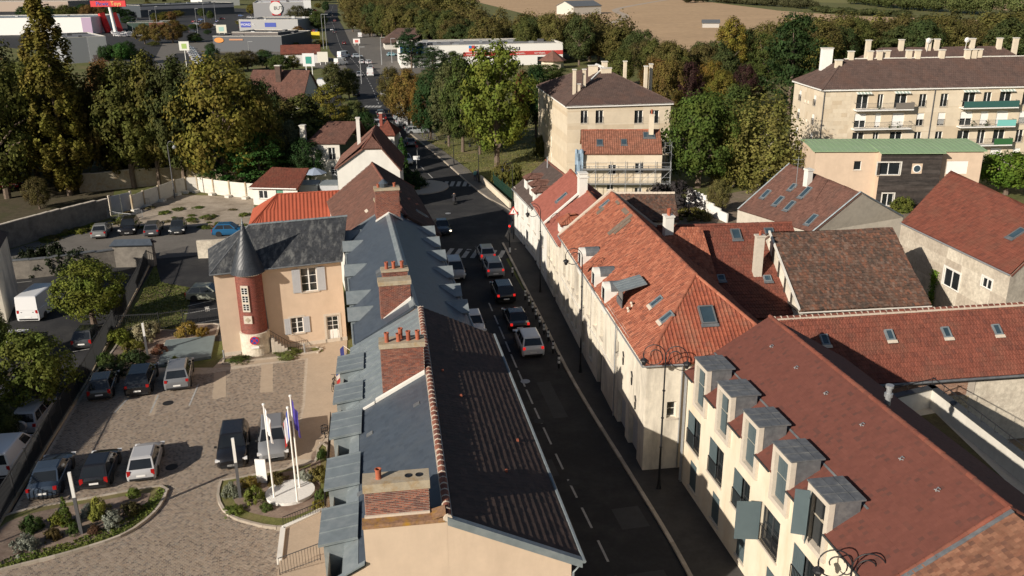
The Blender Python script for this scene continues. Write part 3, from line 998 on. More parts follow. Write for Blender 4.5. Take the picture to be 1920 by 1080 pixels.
# ------------------------------------------------------------------ trees
def quads_leaf(C, Nn, size, flat=0.75):
 n = len(C)
 a = NR.normal(size=(n, 3))
 a -= (a * Nn).sum(1, keepdims=True) * Nn
 a /= np.linalg.norm(a, axis=1, keepdims=True) + 1e-9
 b = np.cross(Nn, a)
 s = (size * NR.uniform(0.6, 1.3, n))[:, None]
 V = np.stack([C - a * s * 0.5, C + b * s * 0.5 * flat, C + a * s * 0.5, C - b * s * 0.5 * flat], 1).reshape(-1, 3)
 F = np.arange(4 * n).reshape(-1, 4)
 return V, F
def prof_r(kind, t):
 if kind == 'poplar': return np.clip(t / 0.16, 0.45, 1) * np.clip(1 - t, 0, 1) ** 0.5 * (0.88 + 0.14 * np.sin(11 * t))
 if kind == 'cone': return (1 - t) ** 0.85 * np.clip(t / 0.05, 0.5, 1)
 if kind == 'umbrella': return np.sqrt(np.clip(1 - (2 * t - 1.0) ** 2, 0, 1)) * np.clip(0.75 + 0.5 * t, 0, 1)
 if kind == 'oval': return np.clip(np.sin(math.pi * (0.10 + 0.87 * t)), 0, 1) ** 0.75
 if kind == 'willow': return np.clip(np.sin(math.pi * (0.30 + 0.67 * t)), 0, 1) ** 0.6
 if kind == 'bush': return np.sqrt(np.clip(1 - (t * 0.98) ** 2, 0, 1))
 return np.clip(np.sin(math.pi * (0.13 + 0.84 * t)), 0, 1) ** 0.55
TREES = {}
def tree_proto(kind, var, R=4.0, Hc=8.0, trunk=2.5, nc=150, nl=44, leaf=0.34, bark='bark'):
 key = (kind, var)
 if key in TREES: return TREES[key]
 ph = NR.uniform(0, 6.28, 8)
 t = []
 while len(t) < nc:
  q = NR.random()
  if NR.random() < prof_r(kind, np.array([q]))[0] * 0.85 + 0.15: t.append(q)
 t = np.array(t)
 an = NR.uniform(0, 2 * math.pi, nc)
 lump = 1 + 0.14 * np.sin(2 * an + ph[0] + 3 * t) + 0.12 * np.sin(3 * an + ph[1] - 5 * t) + 0.10 * np.sin(5 * an + 9 * t + ph[2])
 rr = prof_r(kind, t) * lump * np.where(NR.random(nc) < 0.72, NR.uniform(0.80, 1.0, nc), NR.uniform(0.15, 0.8, nc))
 C = np.stack([R * rr * np.cos(an), R * rr * np.sin(an), trunk + Hc * t], 1)
 axis = np.stack([0 * t, 0 * t, trunk + Hc * (0.35 + 0.3 * t)], 1)
 out = C - axis
 out /= np.linalg.norm(out, axis=1, keepdims=True) + 1e-9
 cr = R * NR.uniform(0.15, 0.27, nc) * (0.75 if kind in ('poplar', 'cone') else 1.0)
 ct = NR.random(nc)
 d = NR.normal(size=(nc, nl, 3))
 d /= np.linalg.norm(d, axis=2, keepdims=True)
 rad_ = NR.random((nc, nl, 1)) ** 0.45
 st = np.array([1, 1, 1.0])
 if kind == 'willow': st = np.array([0.7, 0.7, 2.6])
 if kind == 'poplar': st = np.array([0.75, 0.75, 1.6])
 if kind in ('cedar', 'cone'): st = np.array([1.25, 1.25, 0.55])
 Pp = C[:, None, :] + d * rad_ * cr[:, None, None] * st
 if kind == 'willow': Pp[..., 2] -= 0.5
 Nn = d * 0.8 + out[:, None, :] * 0.7 + NR.normal(size=d.shape) * 0.45 + np.array([0, 0, 0.25])
 Nn /= np.linalg.norm(Nn, axis=2, keepdims=True)
 V, F = quads_leaf(Pp.reshape(-1, 3), Nn.reshape(-1, 3), leaf)
 tint = np.clip(np.repeat(ct, nl) * 0.55 + NR.random(nc * nl) * 0.45, 0, 1)
 mb = MB()
 mb.add(V, F, tint)
 root = thing('tree', 'tree', 'tree')
 cw = part('crown', mb, M['leaf'], root)
 PAINTED.add(cw.data.name)
 if trunk > 0.05 or kind not in ('bush',):
  k = MB()
  r0 = 0.05 * R + 0.08
  hh = trunk + Hc * (0.75 if kind != 'cone' else 0.9)
  bend = NR.normal(0, 0.12, (5, 2))
  tp = [np.array([bend[i, 0] * i * 0.4, bend[i, 1] * i * 0.4, hh * i / 4.0]) for i in range(5)]
  k.tube(tp, [r0 * 1.25, r0, r0 * 0.75, r0 * 0.5, r0 * 0.15], 8)
  for i in NR.choice(nc, min(nc, 14), replace=False):
   zb = min(hh * 0.8, max(trunk * 0.8, C[i, 2] * 0.6))
   p0 = np.array([tp[2][0] * .5, tp[2][1] * .5, zb])
   mid = (p0 + C[i]) / 2 + np.array([0, 0, 0.1 * R])
   k.tube([p0, mid, C[i]], [r0 * 0.4, r0 * 0.25, r0 * 0.08], 5, cap=False)
  part('trunk', k, M[bark], root)
 freeze(root)
 TREES[key] = [root, False, R, trunk + Hc]
 return TREES[key]
TKIND = dict(broad=dict(R=4.5, Hc=8.5, trunk=2.0, nc=190, nl=58, leaf=0.34), oval=dict(R=3.6, Hc=10, trunk=2.0, nc=190, nl=58, leaf=0.34),
    poplar=dict(R=4.0, Hc=24, trunk=1.5, nc=440, nl=62, leaf=0.38), cone=dict(R=2.2, Hc=7.5, trunk=0.6, nc=150, nl=40, leaf=0.28),
    umbrella=dict(R=4.5, Hc=5, trunk=2.0, nc=150, nl=60, leaf=0.34), willow=dict(R=4.8, Hc=10.5, trunk=1.2, nc=210, nl=50, leaf=0.36, bark='palebark'),
    cedar=dict(R=4.2, Hc=11, trunk=1.5, nc=150, nl=56, leaf=0.36), bush=dict(R=1.2, Hc=1.2, trunk=0.0, nc=70, nl=40, leaf=0.15),
    round=dict(R=2.2, Hc=4.2, trunk=1.2, nc=170, nl=60, leaf=0.18))
def tree(kind, pos, R, H, c, label, group=None, name='tree', cat='tree', var=None, rz=None):
 var = RND.randrange(3) if var is None else var
 k = 'broad' if kind == 'round' else kind
 q = tree_proto(kind, var, **TKIND[kind])
 sx, sz = R / q[2], H / q[3]
 rz = RND.uniform(0, 6.28) if rz is None else rz
 if q[1]:
  r = dup(q[0], pos, rz, label, group, col(c), (sx, sx, sz))
 else:
  q[1] = True
  r = q[0]
  r.location = tuple(float(a) for a in (list(pos) + [0.0])[:3])
  r.rotation_euler = (0, 0, rz)
  r.scale = (sx, sx, sz)
  props(r, label, None, group)
  for o in r.children:
   if o.data.name in PAINTED: o.color = col(c)
 if 'group' in r and group is None: del r['group']
 r['category'] = cat
 r.name = name
 return r
def treep(kind, u, v, uw, vtop, c, label, **kw):
 """tree with its foot at the picture point (u, v), crown uw pixels wide and reaching up to the row vtop"""
 p = at(u, v)
 R = uw / 2 * mper(p)
 return tree(kind, p, R, max(0.5, zat(p, vtop)), c, label, **kw)
# ------------------------------------------------------------------ people
def person(pos, rz, top, legs, hair, label, pose='walk', z=0.0):
 root = thing('person', label, 'person', (pos[0], pos[1], z))
 co = [(0, 0, .93), (0, 0, 1.15), (0, 0, 1.38), (0, 0, 1.50), (.02, 0, 1.60), (.02, 0, 1.72)]
 rr = [.15, .14, .16, .06, .09, .075]
 ed = [(0, 1), (1, 2), (2, 3), (3, 4), (4, 5)]
 k = 6
 def chain(start, pts, rs):
  nonlocal k
  p = start
  for q, r in zip(pts, rs):
   co.append(q); rr.append(r); ed.append((p, k)); p = k; k += 1
 if pose == 'walk':
  chain(0, [(.0, .1, .88), (.16, .1, .50), (.10, .1, .10), (.24, .1, .04)], [.10, .075, .05, .04])
  chain(0, [(.0, -.1, .88), (-.02, -.1, .50), (-.26, -.1, .12), (-.14, -.1, .04)], [.10, .075, .05, .04])
  chain(2, [(.0, .20, 1.38), (-.08, .25, 1.12), (.05, .25, .90)], [.065, .05, .04])
  chain(2, [(.0, -.20, 1.38), (.10, -.25, 1.12), (.24, -.23, .95)], [.065, .05, .04])
 else:
  co[:6] = [(0, 0, .82), (.03, 0, 1.02), (.10, 0, 1.25), (.14, 0, 1.36), (.18, 0, 1.45), (.18, 0, 1.57)]
  chain(0, [(.05, .12, .80), (.42, .17, .66), (.30, .17, .30), (.42, .17, .26)], [.10, .08, .055, .045])
  chain(0, [(.05, -.12, .80), (.42, -.17, .66), (.30, -.17, .30), (.42, -.17, .26)], [.10, .08, .055, .045])
  chain(2, [(.10, .20, 1.24), (.28, .27, 1.04), (.50, .25, .98)], [.065, .05, .04])
  chain(2, [(.10, -.20, 1.24), (.28, -.27, 1.04), (.50, -.25, .98)], [.065, .05, .04])
 me = bpy.data.meshes.new('body')
 me.from_pydata(co, ed, [])
 o = bpy.data.objects.new('body', me)
 COL.objects.link(o)
 sk = o.modifiers.new('skin', 'SKIN')
 for i, r in enumerate(rr):
  me.skin_vertices[0].data[i].radius = (r, r)
 me.skin_vertices[0].data[0].use_root = True
 sd = o.modifiers.new('sub', 'SUBSURF')
 sd.levels = sd.render_levels = 1
 dg = bpy.context.evaluated_depsgraph_get()
 m2 = bpy.data.meshes.new_from_object(o.evaluated_get(dg))
 o.modifiers.clear()
 o.data = m2
 m2.materials.clear()
 for c in (top, legs, (.45, .28, .2), hair):
  m2.materials.append(mat('clothing', c, 0.85, 8, 0.1))
 hz = co[4][2]
 for p in m2.polygons:
  c = p.center
  p.use_smooth = True
  hand = any((c - Vector(q)).length < .07 for q in (co[k - 1], co[k - 4]))
  p.material_index = 3 if (c.z > hz + .03 or (c.z > hz - .06 and c.x < co[4][0] - .02)) else 2 if (c.z > hz - .13 or hand) else 0 if c.z > co[0][2] + .02 else 1
 o.parent = root
 root.rotation_euler = (0, 0, rz)
 return root
# ------------------------------------------------------------------ street lamps with a scrolled arm
def scroll_lamp(pos, h, az, label, arms=1, group='scroll-arm street lamps'):
 root = thing('street_lamp', label, 'street lamp', (pos[0], pos[1], 0), 0, group)
 p = np.array([pos[0], pos[1], 0.0])
 k = MB()
 k.tube([p, p + [0, 0, h * .3], p + [0, 0, h]], [.085, .06, .04], 10)
 for zz in (.9, h * .33, h * .55, h * .75):
  k.tube([p + [0, 0, zz], p + [0, 0, zz + .06]], .085, 10)
 k.lathe(p, [(.17, 0), (.17, .12), (.12, .3), (.09, .8)], 12)
 part('post', k, M['iron'], root)
 for a in range(arms):
  d = np.array([math.cos(az + a * math.pi), math.sin(az + a * math.pi), 0])
  up = np.array([0, 0, 1.0])
  k = MB()
  R = 0.62
  c = p + d * R + up * h
  pts = []
  for i in range(41):  # the arm rises, curls over and winds in
   t = math.pi - i / 40 * math.pi * 3.1
   r = R * (1 - 0.70 * (max(0, i - 16) / 24.0) ** 1.0)
   pts.append(c + d * r * math.cos(t) + up * r * math.sin(t) * 1.05)
  pts = [p + up * (h - .9)] + pts
  k.tube(pts, .028, 6)
  e = c + d * R * 0.93 - up * 0.25
  k.tube([c + d * R * .97 + up * .12, e], .02, 6)
  ar = part('arm', k, M['iron'], root)
  l = MB()
  l.lathe(e - up * .42, [(.03, 0), (.09, .03), (.17, .28), (.24, .3), (.20, .36), (.06, .46), (.03, .5)], 8)
  ln = part('lantern', l, M['iron'], root)
  g = MB()
  g.lathe(e - up * .40, [(.075, .03), (.16, .265)], 8)
  g.M = [np.zeros(len(x), int) for x in g.M]
  part('lamp_glass', g, M['clearlamp'], ln)
 return root
# === THE GROUND
def sheet(name, pts, z, mt, kind='structure'):
 mb = MB()
 mb.poly([(p[0], p[1], z) for p in pts])
 return struct(name, mb, M[mt], kind)
def px(*pts):
 return [at(u, v) for u, v in pts]
def inside(P, poly):
 x, y = P[:, 0], P[:, 1]
 r = np.zeros(len(P), bool)
 k = len(poly)
 for i in range(k):
  x0, y0 = poly[i][:2]
  x1, y1 = poly[(i + 1) % k][:2]
  c = ((y0 > y) != (y1 > y)) & (x < (x1 - x0) * (y - y0) / (y1 - y0 + 1e-12) + x0)
  r ^= c
 return r
def strip(cl, wl, wr):
 """left and right edges of a band along the line cl"""
 C = np.array(cl, float)
 d = np.gradient(C, axis=0)
 d /= np.linalg.norm(d, axis=1, keepdims=True)
 nr = np.stack([d[:, 1], -d[:, 0]], 1)
 wl = np.broadcast_to(np.asarray(wl, float), (len(C),))[:, None]
 wr = np.broadcast_to(np.asarray(wr, float), (len(C),))[:, None]
 return C - nr * wl, C + nr * wr
def band(mb, a, b, z, tint=0.5):
 for i in range(len(a) - 1):
  mb.poly([(*a[i], z), (*b[i], z), (*b[i + 1], z), (*a[i + 1], z)], tint)
def smooth_line(pts, n=6):
 P = np.array(pts, float)
 t = np.arange(len(P))
 tt = np.linspace(0, len(P) - 1, (len(P) - 1) * n + 1)
 out = []
 for q in tt:  # Catmull-Rom
  i = min(int(q), len(P) - 2)
  u = q - i
  p0, p1, p2, p3 = P[max(i - 1, 0)], P[i], P[i + 1], P[min(i + 2, len(P) - 1)]
  out.append(0.5 * ((2 * p1) + (-p0 + p2) * u + (2 * p0 - 5 * p1 + 4 * p2 - p3) * u * u + (-p0 + 3 * p1 - 3 * p2 + p3) * u ** 3))
 return np.array(out)
sheet('ground', [(-2500, -200), (2500, -200), (2500, 5500), (-2500, 5500)], 0.0, 'grass')
sheet('painted_wood_shade', px((-400, 420), (-60, 350), (250, 338), (560, 330), (470, 338), (330, 343), (215, 352), (205, 405), (130, 428), (0, 468), (-100, 500)), .008, 'litter')  # dark sheet painted in where the ground lies in tree shade
# the road
CL = smooth_line([(9.6, 0), (7.9, 18), (6.5, 29), (5.1, 37.3), (2.8, 48.9), (0.8, 59.8), (-1.9, 75.5), (-4.7, 91.4), (-7.4, 110), (-10.9, 127.5), (-17.6, 150), (-22.6, 168.3), (-30.5, 208.4), (-41.7, 264.4), (-56, 325), (-71.5, 386.8), (-103, 540), (-136.3, 703), (-190, 1000)], 6)
nC = len(CL)
wl_ = np.interp(np.arange(nC), [0, 30, 40, 48, 54, 60, nC], [4.4, 4.4, 6.0, 9.0, 5.0, 4.4, 5.5])
wr_ = np.interp(np.arange(nC), [0, 36, 42, 48, 54, nC], [3.7, 3.8, 3.9, 4.6, 4.2, 5.5])
rl, rr_ = strip(CL, wl_, wr_)
mb = MB()
band(mb, rl, rr_, 0.02)
road = struct('road', mb, M['asphalt'])
mb = MB()
def dash(cl, i0, i1, off, w_, on=None, gap=None, z=0.026):
 a, b = strip(cl, -(off - w_ / 2), off + w_ / 2)
 acc = 0.0
 for i in range(i0, i1):
  L = np.linalg.norm(cl[i + 1] - cl[i])
  if on is None:
   mb.poly([(*a[i], z), (*b[i], z), (*b[i + 1], z), (*a[i + 1], z)])
  else:
   k = max(1, int(L / 0.5))
   for j in range(k):
    if (acc % (on + gap)) < on:
     q0, q1 = j / k, (j + 1) / k
     f_ = lambda s, q: s[i] + (s[i + 1] - s[i]) * q
     mb.poly([(*f_(a, q0), z), (*f_(b, q0), z), (*f_(b, q1), z), (*f_(a, q1), z)])
    acc += L / k
dash(CL, 2, 14, 0.0, 0.13, 1.5, 1.2)
dash(CL, 14, 37, 0.0, 0.13, 2.4, 0.7)
dash(CL, 12, 36, -2.15, 0.10, 1.2, 0.9)
dash(CL, 55, nC - 2, 0.0, 0.16, 3.0, 3.0)
struct('road_marking', mb, M['roadpaint'])
def zebra(u0, v0, u1, v1, n, L, w_=0.5):
 a, b = at(u0, v0, 0.0)[:2], at(u1, v1, 0.0)[:2]
 f = Fr(a, b)
 k = MB()
 k.add([(0, 0, 0.03), (w_, 0, 0.03), (w_, L, 0.03), (0, L, 0.03)], [[0, 1, 2, 3]])
 me = k.mesh('zebra_stripe', M['roadpaint'])
 for i in range(n):
  p = f.p(f.L * i / (n - 1) - w_ / 2, L / 2, 0)
  piece('zebra_stripe', me, road, Matrix(((f.r[0], -f.n[0], 0, p[0]), (f.r[1], -f.n[1], 0, p[1]), (0, 0, 1, 0), (0, 0, 0, 1))))
zebra(842, 474, 940, 478, 7, 3.2)
zebra(800, 345, 884, 345, 8, 3.2, 0.55)
zebra(686, 200, 712, 200, 5, 3.0, 0.6)
sheet('junction', px((775, 352), (800, 330), (880, 340), (915, 372), (952, 400), (958, 440), (965, 478), (940, 490), (835, 480), (790, 420)), 0.024, 'asphalt')
mb = MB()
for i0, i1, oa, ob in ((16, 18, .6, 2.6), (23, 24, -1.8, -.4), (27, 30, 1.0, 2.0), (33, 35, -3.0, 2.8), (20, 21, 1.6, 3.2), (12, 14, .8, 1.7)):
 a, b = strip(CL, -oa, ob)
 mb.poly([(*a[i0], .0232), (*b[i0], .0232), (*b[i1], .0232), (*a[i1], .0232)])
struct('road_patch', mb, mat('asphalt_patch', (.05, .05, .052), .9, 1.0, .2, .2, 80))
# right-hand pavement with its kerb
KL = smooth_line([(12.2, 0), (10.9, 18), (9.9, 29), (8.75, 38.3), (7.1, 47), (4.6, 59.7), (2.4, 74), (-1.0, 96.3)], 5)
KO = KL + np.array([14.0, 1.5])
mb = MB()
band(mb, KL, KO, 0.13)
struct('pavement', mb, M['pavement'])
def kerb(parent_name, line, w_=0.16, z0=0.0, z1=0.15, step=1.0, mt='kerb', thing_=None):
 """kerb stones laid one by one along a line"""
 P = np.array([q[:2] for q in line], float)
 seg = np.linalg.norm(np.diff(P, axis=0), axis=1)
 cum = np.concatenate([[0], np.cumsum(seg)])
 n = max(1, int(cum[-1] / step))
 og = np.array(org_of(thing_)) if thing_ else np.zeros(3)
 mes = []
 for i in range(3):
  k = MB()
  k.obox((0.006, -w_ / 2, z0), (cum[-1] / n - 0.012, 0, 0), (0, w_, 0), (0, 0, z1 - z0), tint=i / 2)
  mes.append(k.mesh('kerb_stone', M[mt]))
 for i in range(n):
  s0, s1 = cum[-1] * i / n, cum[-1] * (i + 1) / n
  a = np.array([np.interp(s0, cum, P[:, j]) for j in (0, 1)])
  b = np.array([np.interp(s1, cum, P[:, j]) for j in (0, 1)])
  d = (b - a) / np.linalg.norm(b - a)
  piece('kerb_stone', mes[RND.randrange(3)], thing_, Matrix(((d[0], -d[1], 0, a[0] - og[0]), (d[1], d[0], 0, a[1] - og[1]), (0, 0, 1, RND.uniform(-.004, .004)), (0, 0, 0, 1))))
kb = struct('kerb', MB().obox((12.2, -0.6, 0), (0.2, 0, 0), (0, 0.5, 0), (0, 0, 0.15)), M['kerb'])
kerb('kerb', KL, 0.22, 0.0, 0.15, 1.0, 'kerb', kb)
# the far side of the crossing: verge and its pavement
VL = px((965, 470), (948, 445), (962, 402), (915, 372), (880, 345), (835, 305), (790, 268), (755, 240), (735, 205), (722, 180))
VR = px((1000, 455), (985, 430), (1000, 395), (955, 395), (925, 365), (880, 320), (830, 283), (800, 265), (775, 245), (745, 205))
mb = MB()
band(mb, np.array([p[:2] for p in VL]), np.array([p[:2] for p in VR]), 0.12)
struct('verge_pavement', mb, M['asphaltpale'])
kb = struct('verge_kerb', MB().obox((VL[0][0], VL[0][1], 0), (0.2, 0, 0), (0, 0.3, 0), (0, 0, 0.14)), M['kerb'])
kerb('verge_kerb', smooth_line([p[:2] for p in VL][1:8], 4), 0.2, 0.0, 0.15, 2.0, 'kerb', kb)
sheet('parking_bay', px((775, 265), (735, 215), (745, 190), (765, 200), (810, 245), (825, 262)), 0.03, 'asphaltpale')
sheet('corner_pavement', px((915, 372), (945, 372), (1005, 430), (1010, 470), (968, 484), (955, 440), (950, 402)), 0.115, 'pavement')
# left-hand pavement along the facades
mb = MB()
band(mb, rl[0:38], rl[0:38] + (rr_[0:38] - rl[0:38]) * 0.13, 0.10)
struct('left_pavement', mb, M['pavement'])
# yards behind the houses on the right
sheet('yard', [(14, 20), (60, 20), (75, 60), (70, 105), (40, 125), (6, 105), (10, 60)], 0.015, 'earth')
# left: car park, courtyard, back lot
sheet('car_park', px((-700, 1300), (0, 1020), (160, 720), (235, 590), (300, 480), (400, 470), (200, 480), (-120, 490), (-600, 700)), 0.02, 'asphalt')
sheet('driveway', px((290, 480), (300, 530), (362, 540), (340, 640), (430, 640), (480, 500), (480, 440), (300, 455)), 0.024, 'asphalt')
sheet('back_lot', px((-60, 505), (20, 468), (225, 408), (330, 365), (475, 372), (475, 430), (440, 455), (420, 475), (300, 485), (200, 478)), 0.03, 'asphaltpale')
sheet('waste_ground', px((205, 425), (228, 405), (330, 365), (478, 370), (475, 428), (410, 432), (380, 425)), 0.036, 'sand')
sheet('lawn', px((228, 612), (262, 560), (292, 495), (302, 530), (362, 542), (332, 618)), 0.035, 'lawn')
YARD = px((-120, 1200), (0, 1000), (165, 716), (300, 690), (400, 690), (420, 668), (650, 640), (640, 800), (620, 1000), (560, 1200))
sheet('courtyard', YARD, 0.03, 'settjoint')
sheet('beige_paving', px((398, 692), (420, 670), (651, 638), (650, 760), (625, 800), (600, 835), (585, 862), (548, 862), (572, 760), (578, 672)), 0.052, 'beige')
fY = Fr(at(420, 669), at(651, 638))
SETT = px((-60, 1150), (20, 975), (172, 716), (300, 712), (395, 700), (572, 674), (566, 760), (546, 866), (520, 900), (480, 990), (550, 1000), (545, 1150))
def setts(poly, strips):
 P = np.array([p[:2] for p in poly])
 q = np.stack([(P - fY.A) @ fY.r, (P - fY.A) @ fY.n], 1)
 lo, hi = q.min(0), q.max(0)
 a, b = 0.175, 0.135
 U, W = np.meshgrid(np.arange(lo[0], hi[0], a), np.arange(lo[1], hi[1], b))
 U = U + (np.arange(U.shape[0]) % 2)[:, None] * a / 2
 U, W = U.ravel(), W.ravel()
 C = fY.A + U[:, None] * fY.r + W[:, None] * fY.n
 keep = inside(C, P)
 for s_ in strips: keep &= ~inside(C, [p[:2] for p in s_])
 C = C[keep]
 n = len(C)
 hx = (a / 2 - 0.013) * NR.uniform(0.9, 1.0, (n, 1))
 hy = (b / 2 - 0.013) * NR.uniform(0.9, 1.0, (n, 1))
 z = 0.052 + NR.normal(0, 0.003, n)
 V = []
 for sx, sy in ((-1, -1), (1, -1), (1, 1), (-1, 1)):
  p = C + sx * hx * fY.r + sy * hy * fY.n
  V.append(np.stack([p[:, 0], p[:, 1], z + NR.normal(0, 0.0015, n)], 1))
 for i in range(4):
  q = V[i].copy()
  q[:, 2] = 0.028
  V.append(q)
 V = np.stack(V, 1).reshape(-1, 3)
 k = (np.arange(n) * 8)[:, None]
 F = np.vstack([k + np.array([f_]) for f_ in ([0, 1, 2, 3], [0, 4, 5, 1], [1, 5, 6, 2], [2, 6, 7, 3], [3, 7, 4, 0])])
 t = NR.random(n)
 mb = MB()
 mb.add(V, F, np.tile(t, 5))
 return struct('paving_setts', mb, M['sett'], 'stuff')
STRIPS = [px((398, 750), (402, 700), (424, 698), (424, 746)), px((487, 738), (490, 685), (512, 683), (512, 735)), px((280, 780), (292, 742), (299, 742), (290, 780)), px((208, 775), (240, 740), (246, 742), (222, 775))]
setts(SETT, STRIPS)
mb = MB()
for s_ in STRIPS: mb.poly([(p[0], p[1], 0.05) for p in s_])
struct('paving_strip', mb, M['beige'])
# === NEAR BUILDING ON THE LEFT (brown and slate gable house)
L1 = Fr((-2.5, 28.0), (-5.6, 50.0))  # under the ridge, near to far; o > 0 towards the street
def house_root(label, f, s=0, o=0, name='house', cat='house', group=None):
 p = f.p(s, o, 0)
 return thing(name, label, cat, p, 0, group)
h1 = house_root('near cream gable house, brown tiles on the street slope and blue slates on the other', L1)
RZ, SR, SLF = 10.0, 0.485, 0.556
oR0, oR1 = 5.0, 4.3  # street eave: near, far
LEN = L1.L
zR = lambda o: RZ - SR * o
zL = lambda o: RZ - SLF * o
mb = MB()
wl = Fr(L1.p(0, -4.6, 0), L1.p(0, 4.75, 0))  # gable wall towards the camera
top = [wl.p(0, 0, 0), wl.p(wl.L, 0, 0), wl.p(wl.L, 0, zR(4.75) - .1), wl.p(4.6, 0, RZ - .1), wl.p(0, 0, zL(4.6) - .1)]
mb.poly(top)
for a, b in ((L1.p(0, 4.75, 0), L1.p(LEN, 4.05, 0)), (L1.p(LEN, -4.6, 0), L1.p(0, -4.6, 0))):
 f = Fr(a, b)
 mb.poly([f.p(0, 0, 0), f.p(f.L, 0, 0), f.p(f.L, 0, 7.55), f.p(0, 0, 7.55)])
part('wall', mb, M['cream'], h1)
roof(h1, [[L1.p(-0.12, oR0 + .1, zR(oR0 + .1)), L1.p(LEN, oR1 + .1, zR(oR1 + .1)), L1.p(LEN, 0, RZ), L1.p(-0.12, 0, RZ)]], 'rib', 'tiled_slope')
ZS = 12.9  # the zinc sheets start here
roof(h1, [[L1.p(0.0, -3.95, zL(3.95)), L1.p(ZS, -3.95, zL(3.95)), L1.p(ZS, 0, RZ), L1.p(0.0, 0, RZ)]], 'slate', 'slate_slope')
mb = MB()
mb.slab([L1.p(ZS, -4.3, zL(4.3)), L1.p(LEN, -4.3, zL(4.3)), L1.p(LEN, 0, RZ - .0), L1.p(ZS, 0, RZ)], .1)
part('zinc_deck', mb, M['zinc'], h1)
nz = 12
for i in range(nz):
 a, b = ZS + (LEN - ZS) * i / nz, ZS + (LEN - ZS) * (i + 1) / nz
 mb = MB()
 mb.slab([L1.p(a + .01, -4.35, zL(4.35) + .02), L1.p(b - .01, -4.35, zL(4.35) + .02), L1.p(b - .01, -.1, zL(.1) + .02), L1.p(a + .01, -.1, zL(.1) + .02)], .015)
 mb.slab([L1.p(a + .0, -4.35, zL(4.35) + .075), L1.p(a + .045, -4.35, zL(4.35) + .075), L1.p(a + .045, -.1, zL(.1) + .075), L1.p(a, -.1, zL(.1) + .075)], .07)
 part('zinc_sheet', mb, M['zinc'], h1)
ridge_single(h1, L1.p(-.1, 0.02, RZ + .03), L1.p(LEN, 0.02, RZ + .03), 0.14, 0.44)
# mansard side with flat zinc dormers
mb = MB()
mb.poly([L1.p(0, -3.95, zL(3.95) - .02), L1.p(LEN, -3.95, zL(3.95) - .02), L1.p(LEN, -4.62, 5.4), L1.p(0, -4.62, 5.4)])
mb.tube([L1.p(0, -4.75, 5.45), L1.p(LEN, -4.75, 5.45)], .09, 6)
mb.obox(L1.p(-.15, -4.9, zL(4.9) + .06), L1.p(-.15, -3.14, zL(3.14) + .06) - L1.p(-.15, -4.9, zL(4.9) + .06), L1.p(.05, -4.9, 0) - L1.p(-.15, -4.9, 0), (0, 0, .07))
mb.slab([L1.p(-.02, -3.4, zL(3.4) + .03), L1.p(LEN, -3.75, zL(3.75) + .03), L1.p(LEN, -4.0, zL(4.0) + .03), L1.p(-.02, -4.0, zL(4.0) + .03)], .03)
part('zinc_flashing', mb, M['zinc'], h1)
def flat_dormer(parent, f, s0, s1, o_in, o_out, z_in, z_out, zbot, sgn):
 mb = MB()
 a, b, c, d = f.p(s0, o_in, z_in), f.p(s1, o_in, z_in), f.p(s1, o_out, z_out), f.p(s0, o_out, z_out)
 mb.slab([a, b, c, d], .09)
 n = 3
 for i in range(n + 1):
  s = s0 + (s1 - s0) * i / n
  mb.slab([f.p(s - .02, o_in, z_in + .04), f.p(s + .02, o_in, z_in + .04), f.p(s + .02, o_out, z_out + .04), f.p(s - .02, o_out, z_out + .04)], .05)
 dm = part('dormer', mb, M['zinc'], parent)
 k = MB()
 i_ = .12
 for s in (s0 + i_, s1 - i_ - .1):
  k.add([f.p(s, o_in, z_in - .09), f.p(s, o_out - sgn * .2, z_out - .09), f.p(s, o_out - sgn * .2, zbot), f.p(s, o_in, zbot),
    f.p(s + .1, o_in, z_in - .09), f.p(s + .1, o_out - sgn * .2, z_out - .09), f.p(s + .1, o_out - sgn * .2, zbot), f.p(s + .1, o_in, zbot)],
    [[0, 1, 2, 3], [4, 5, 6, 7], [1, 5, 6, 2]])
 part('dormer_cheek', k, M['zinc'], dm, kind='stuff')
 g = MB()
 oo = o_out - sgn * .24
 g.poly([f.p(s0 + .22, oo, zbot + .1), f.p(s1 - .22, oo, zbot + .1), f.p(s1 - .22, oo, z_out - .12), f.p(s0 + .22, oo, z_out - .12)])
 part('pane', g, M['glass'], dm)
 return dm
for s0, s1 in ((1.75, 4.25), (5.75, 8.35), (10.3, 12.85), (14.0, 16.2), (17.8, 20.0)):
 flat_dormer(h1, L1, s0, s1, -3.45, -5.0, zL(3.45) + .16, zL(3.45) - .08, 5.6, -1)
# party coping under the big stack, near parapet with lichen
mb = MB()
mb.obox(L1.p(12.72, -2.75, zL(2.75) + .02), L1.p(12.72, -.2, zL(.2) + .02) - L1.p(12.72, -2.75, zL(2.75) + .02), L1.p(12.95, 0, 0) - L1.p(12.72, 0, 0), (0, 0, .17))
mb.obox(L1.p(12.7, -4.35, zL(4.35) + .02), L1.p(12.7, -2.8, zL(2.8) + .02) - L1.p(12.7, -4.35, zL(4.35) + .02), L1.p(12.85, 0, 0) - L1.p(12.7, 0, 0), (0, 0, .10))
part('coping', mb, M['whitewall'], h1)
mb = MB()
mb.fbox(L1, -.004, .62, -3.1, -.02, 7.6, 9.82)
part('parapet', mb, M['cream'], h1)
mb = MB()
mb.obox(L1.p(-.07, -3.14, 9.80), L1.p(-.07, -.1, 9.80) - L1.p(-.07, -3.14, 9.80), L1.p(.45, 0, 0) - L1.p(-.07, 0, 0), (0, 0, .16))
mb.obox(L1.p(-.07, -.55, 9.96), L1.p(-.07, -.05, 10.1) - L1.p(-.07, -.55, 9.96), L1.p(.5, 0, 0) - L1.p(-.07, 0, 0), (0, 0, .1))
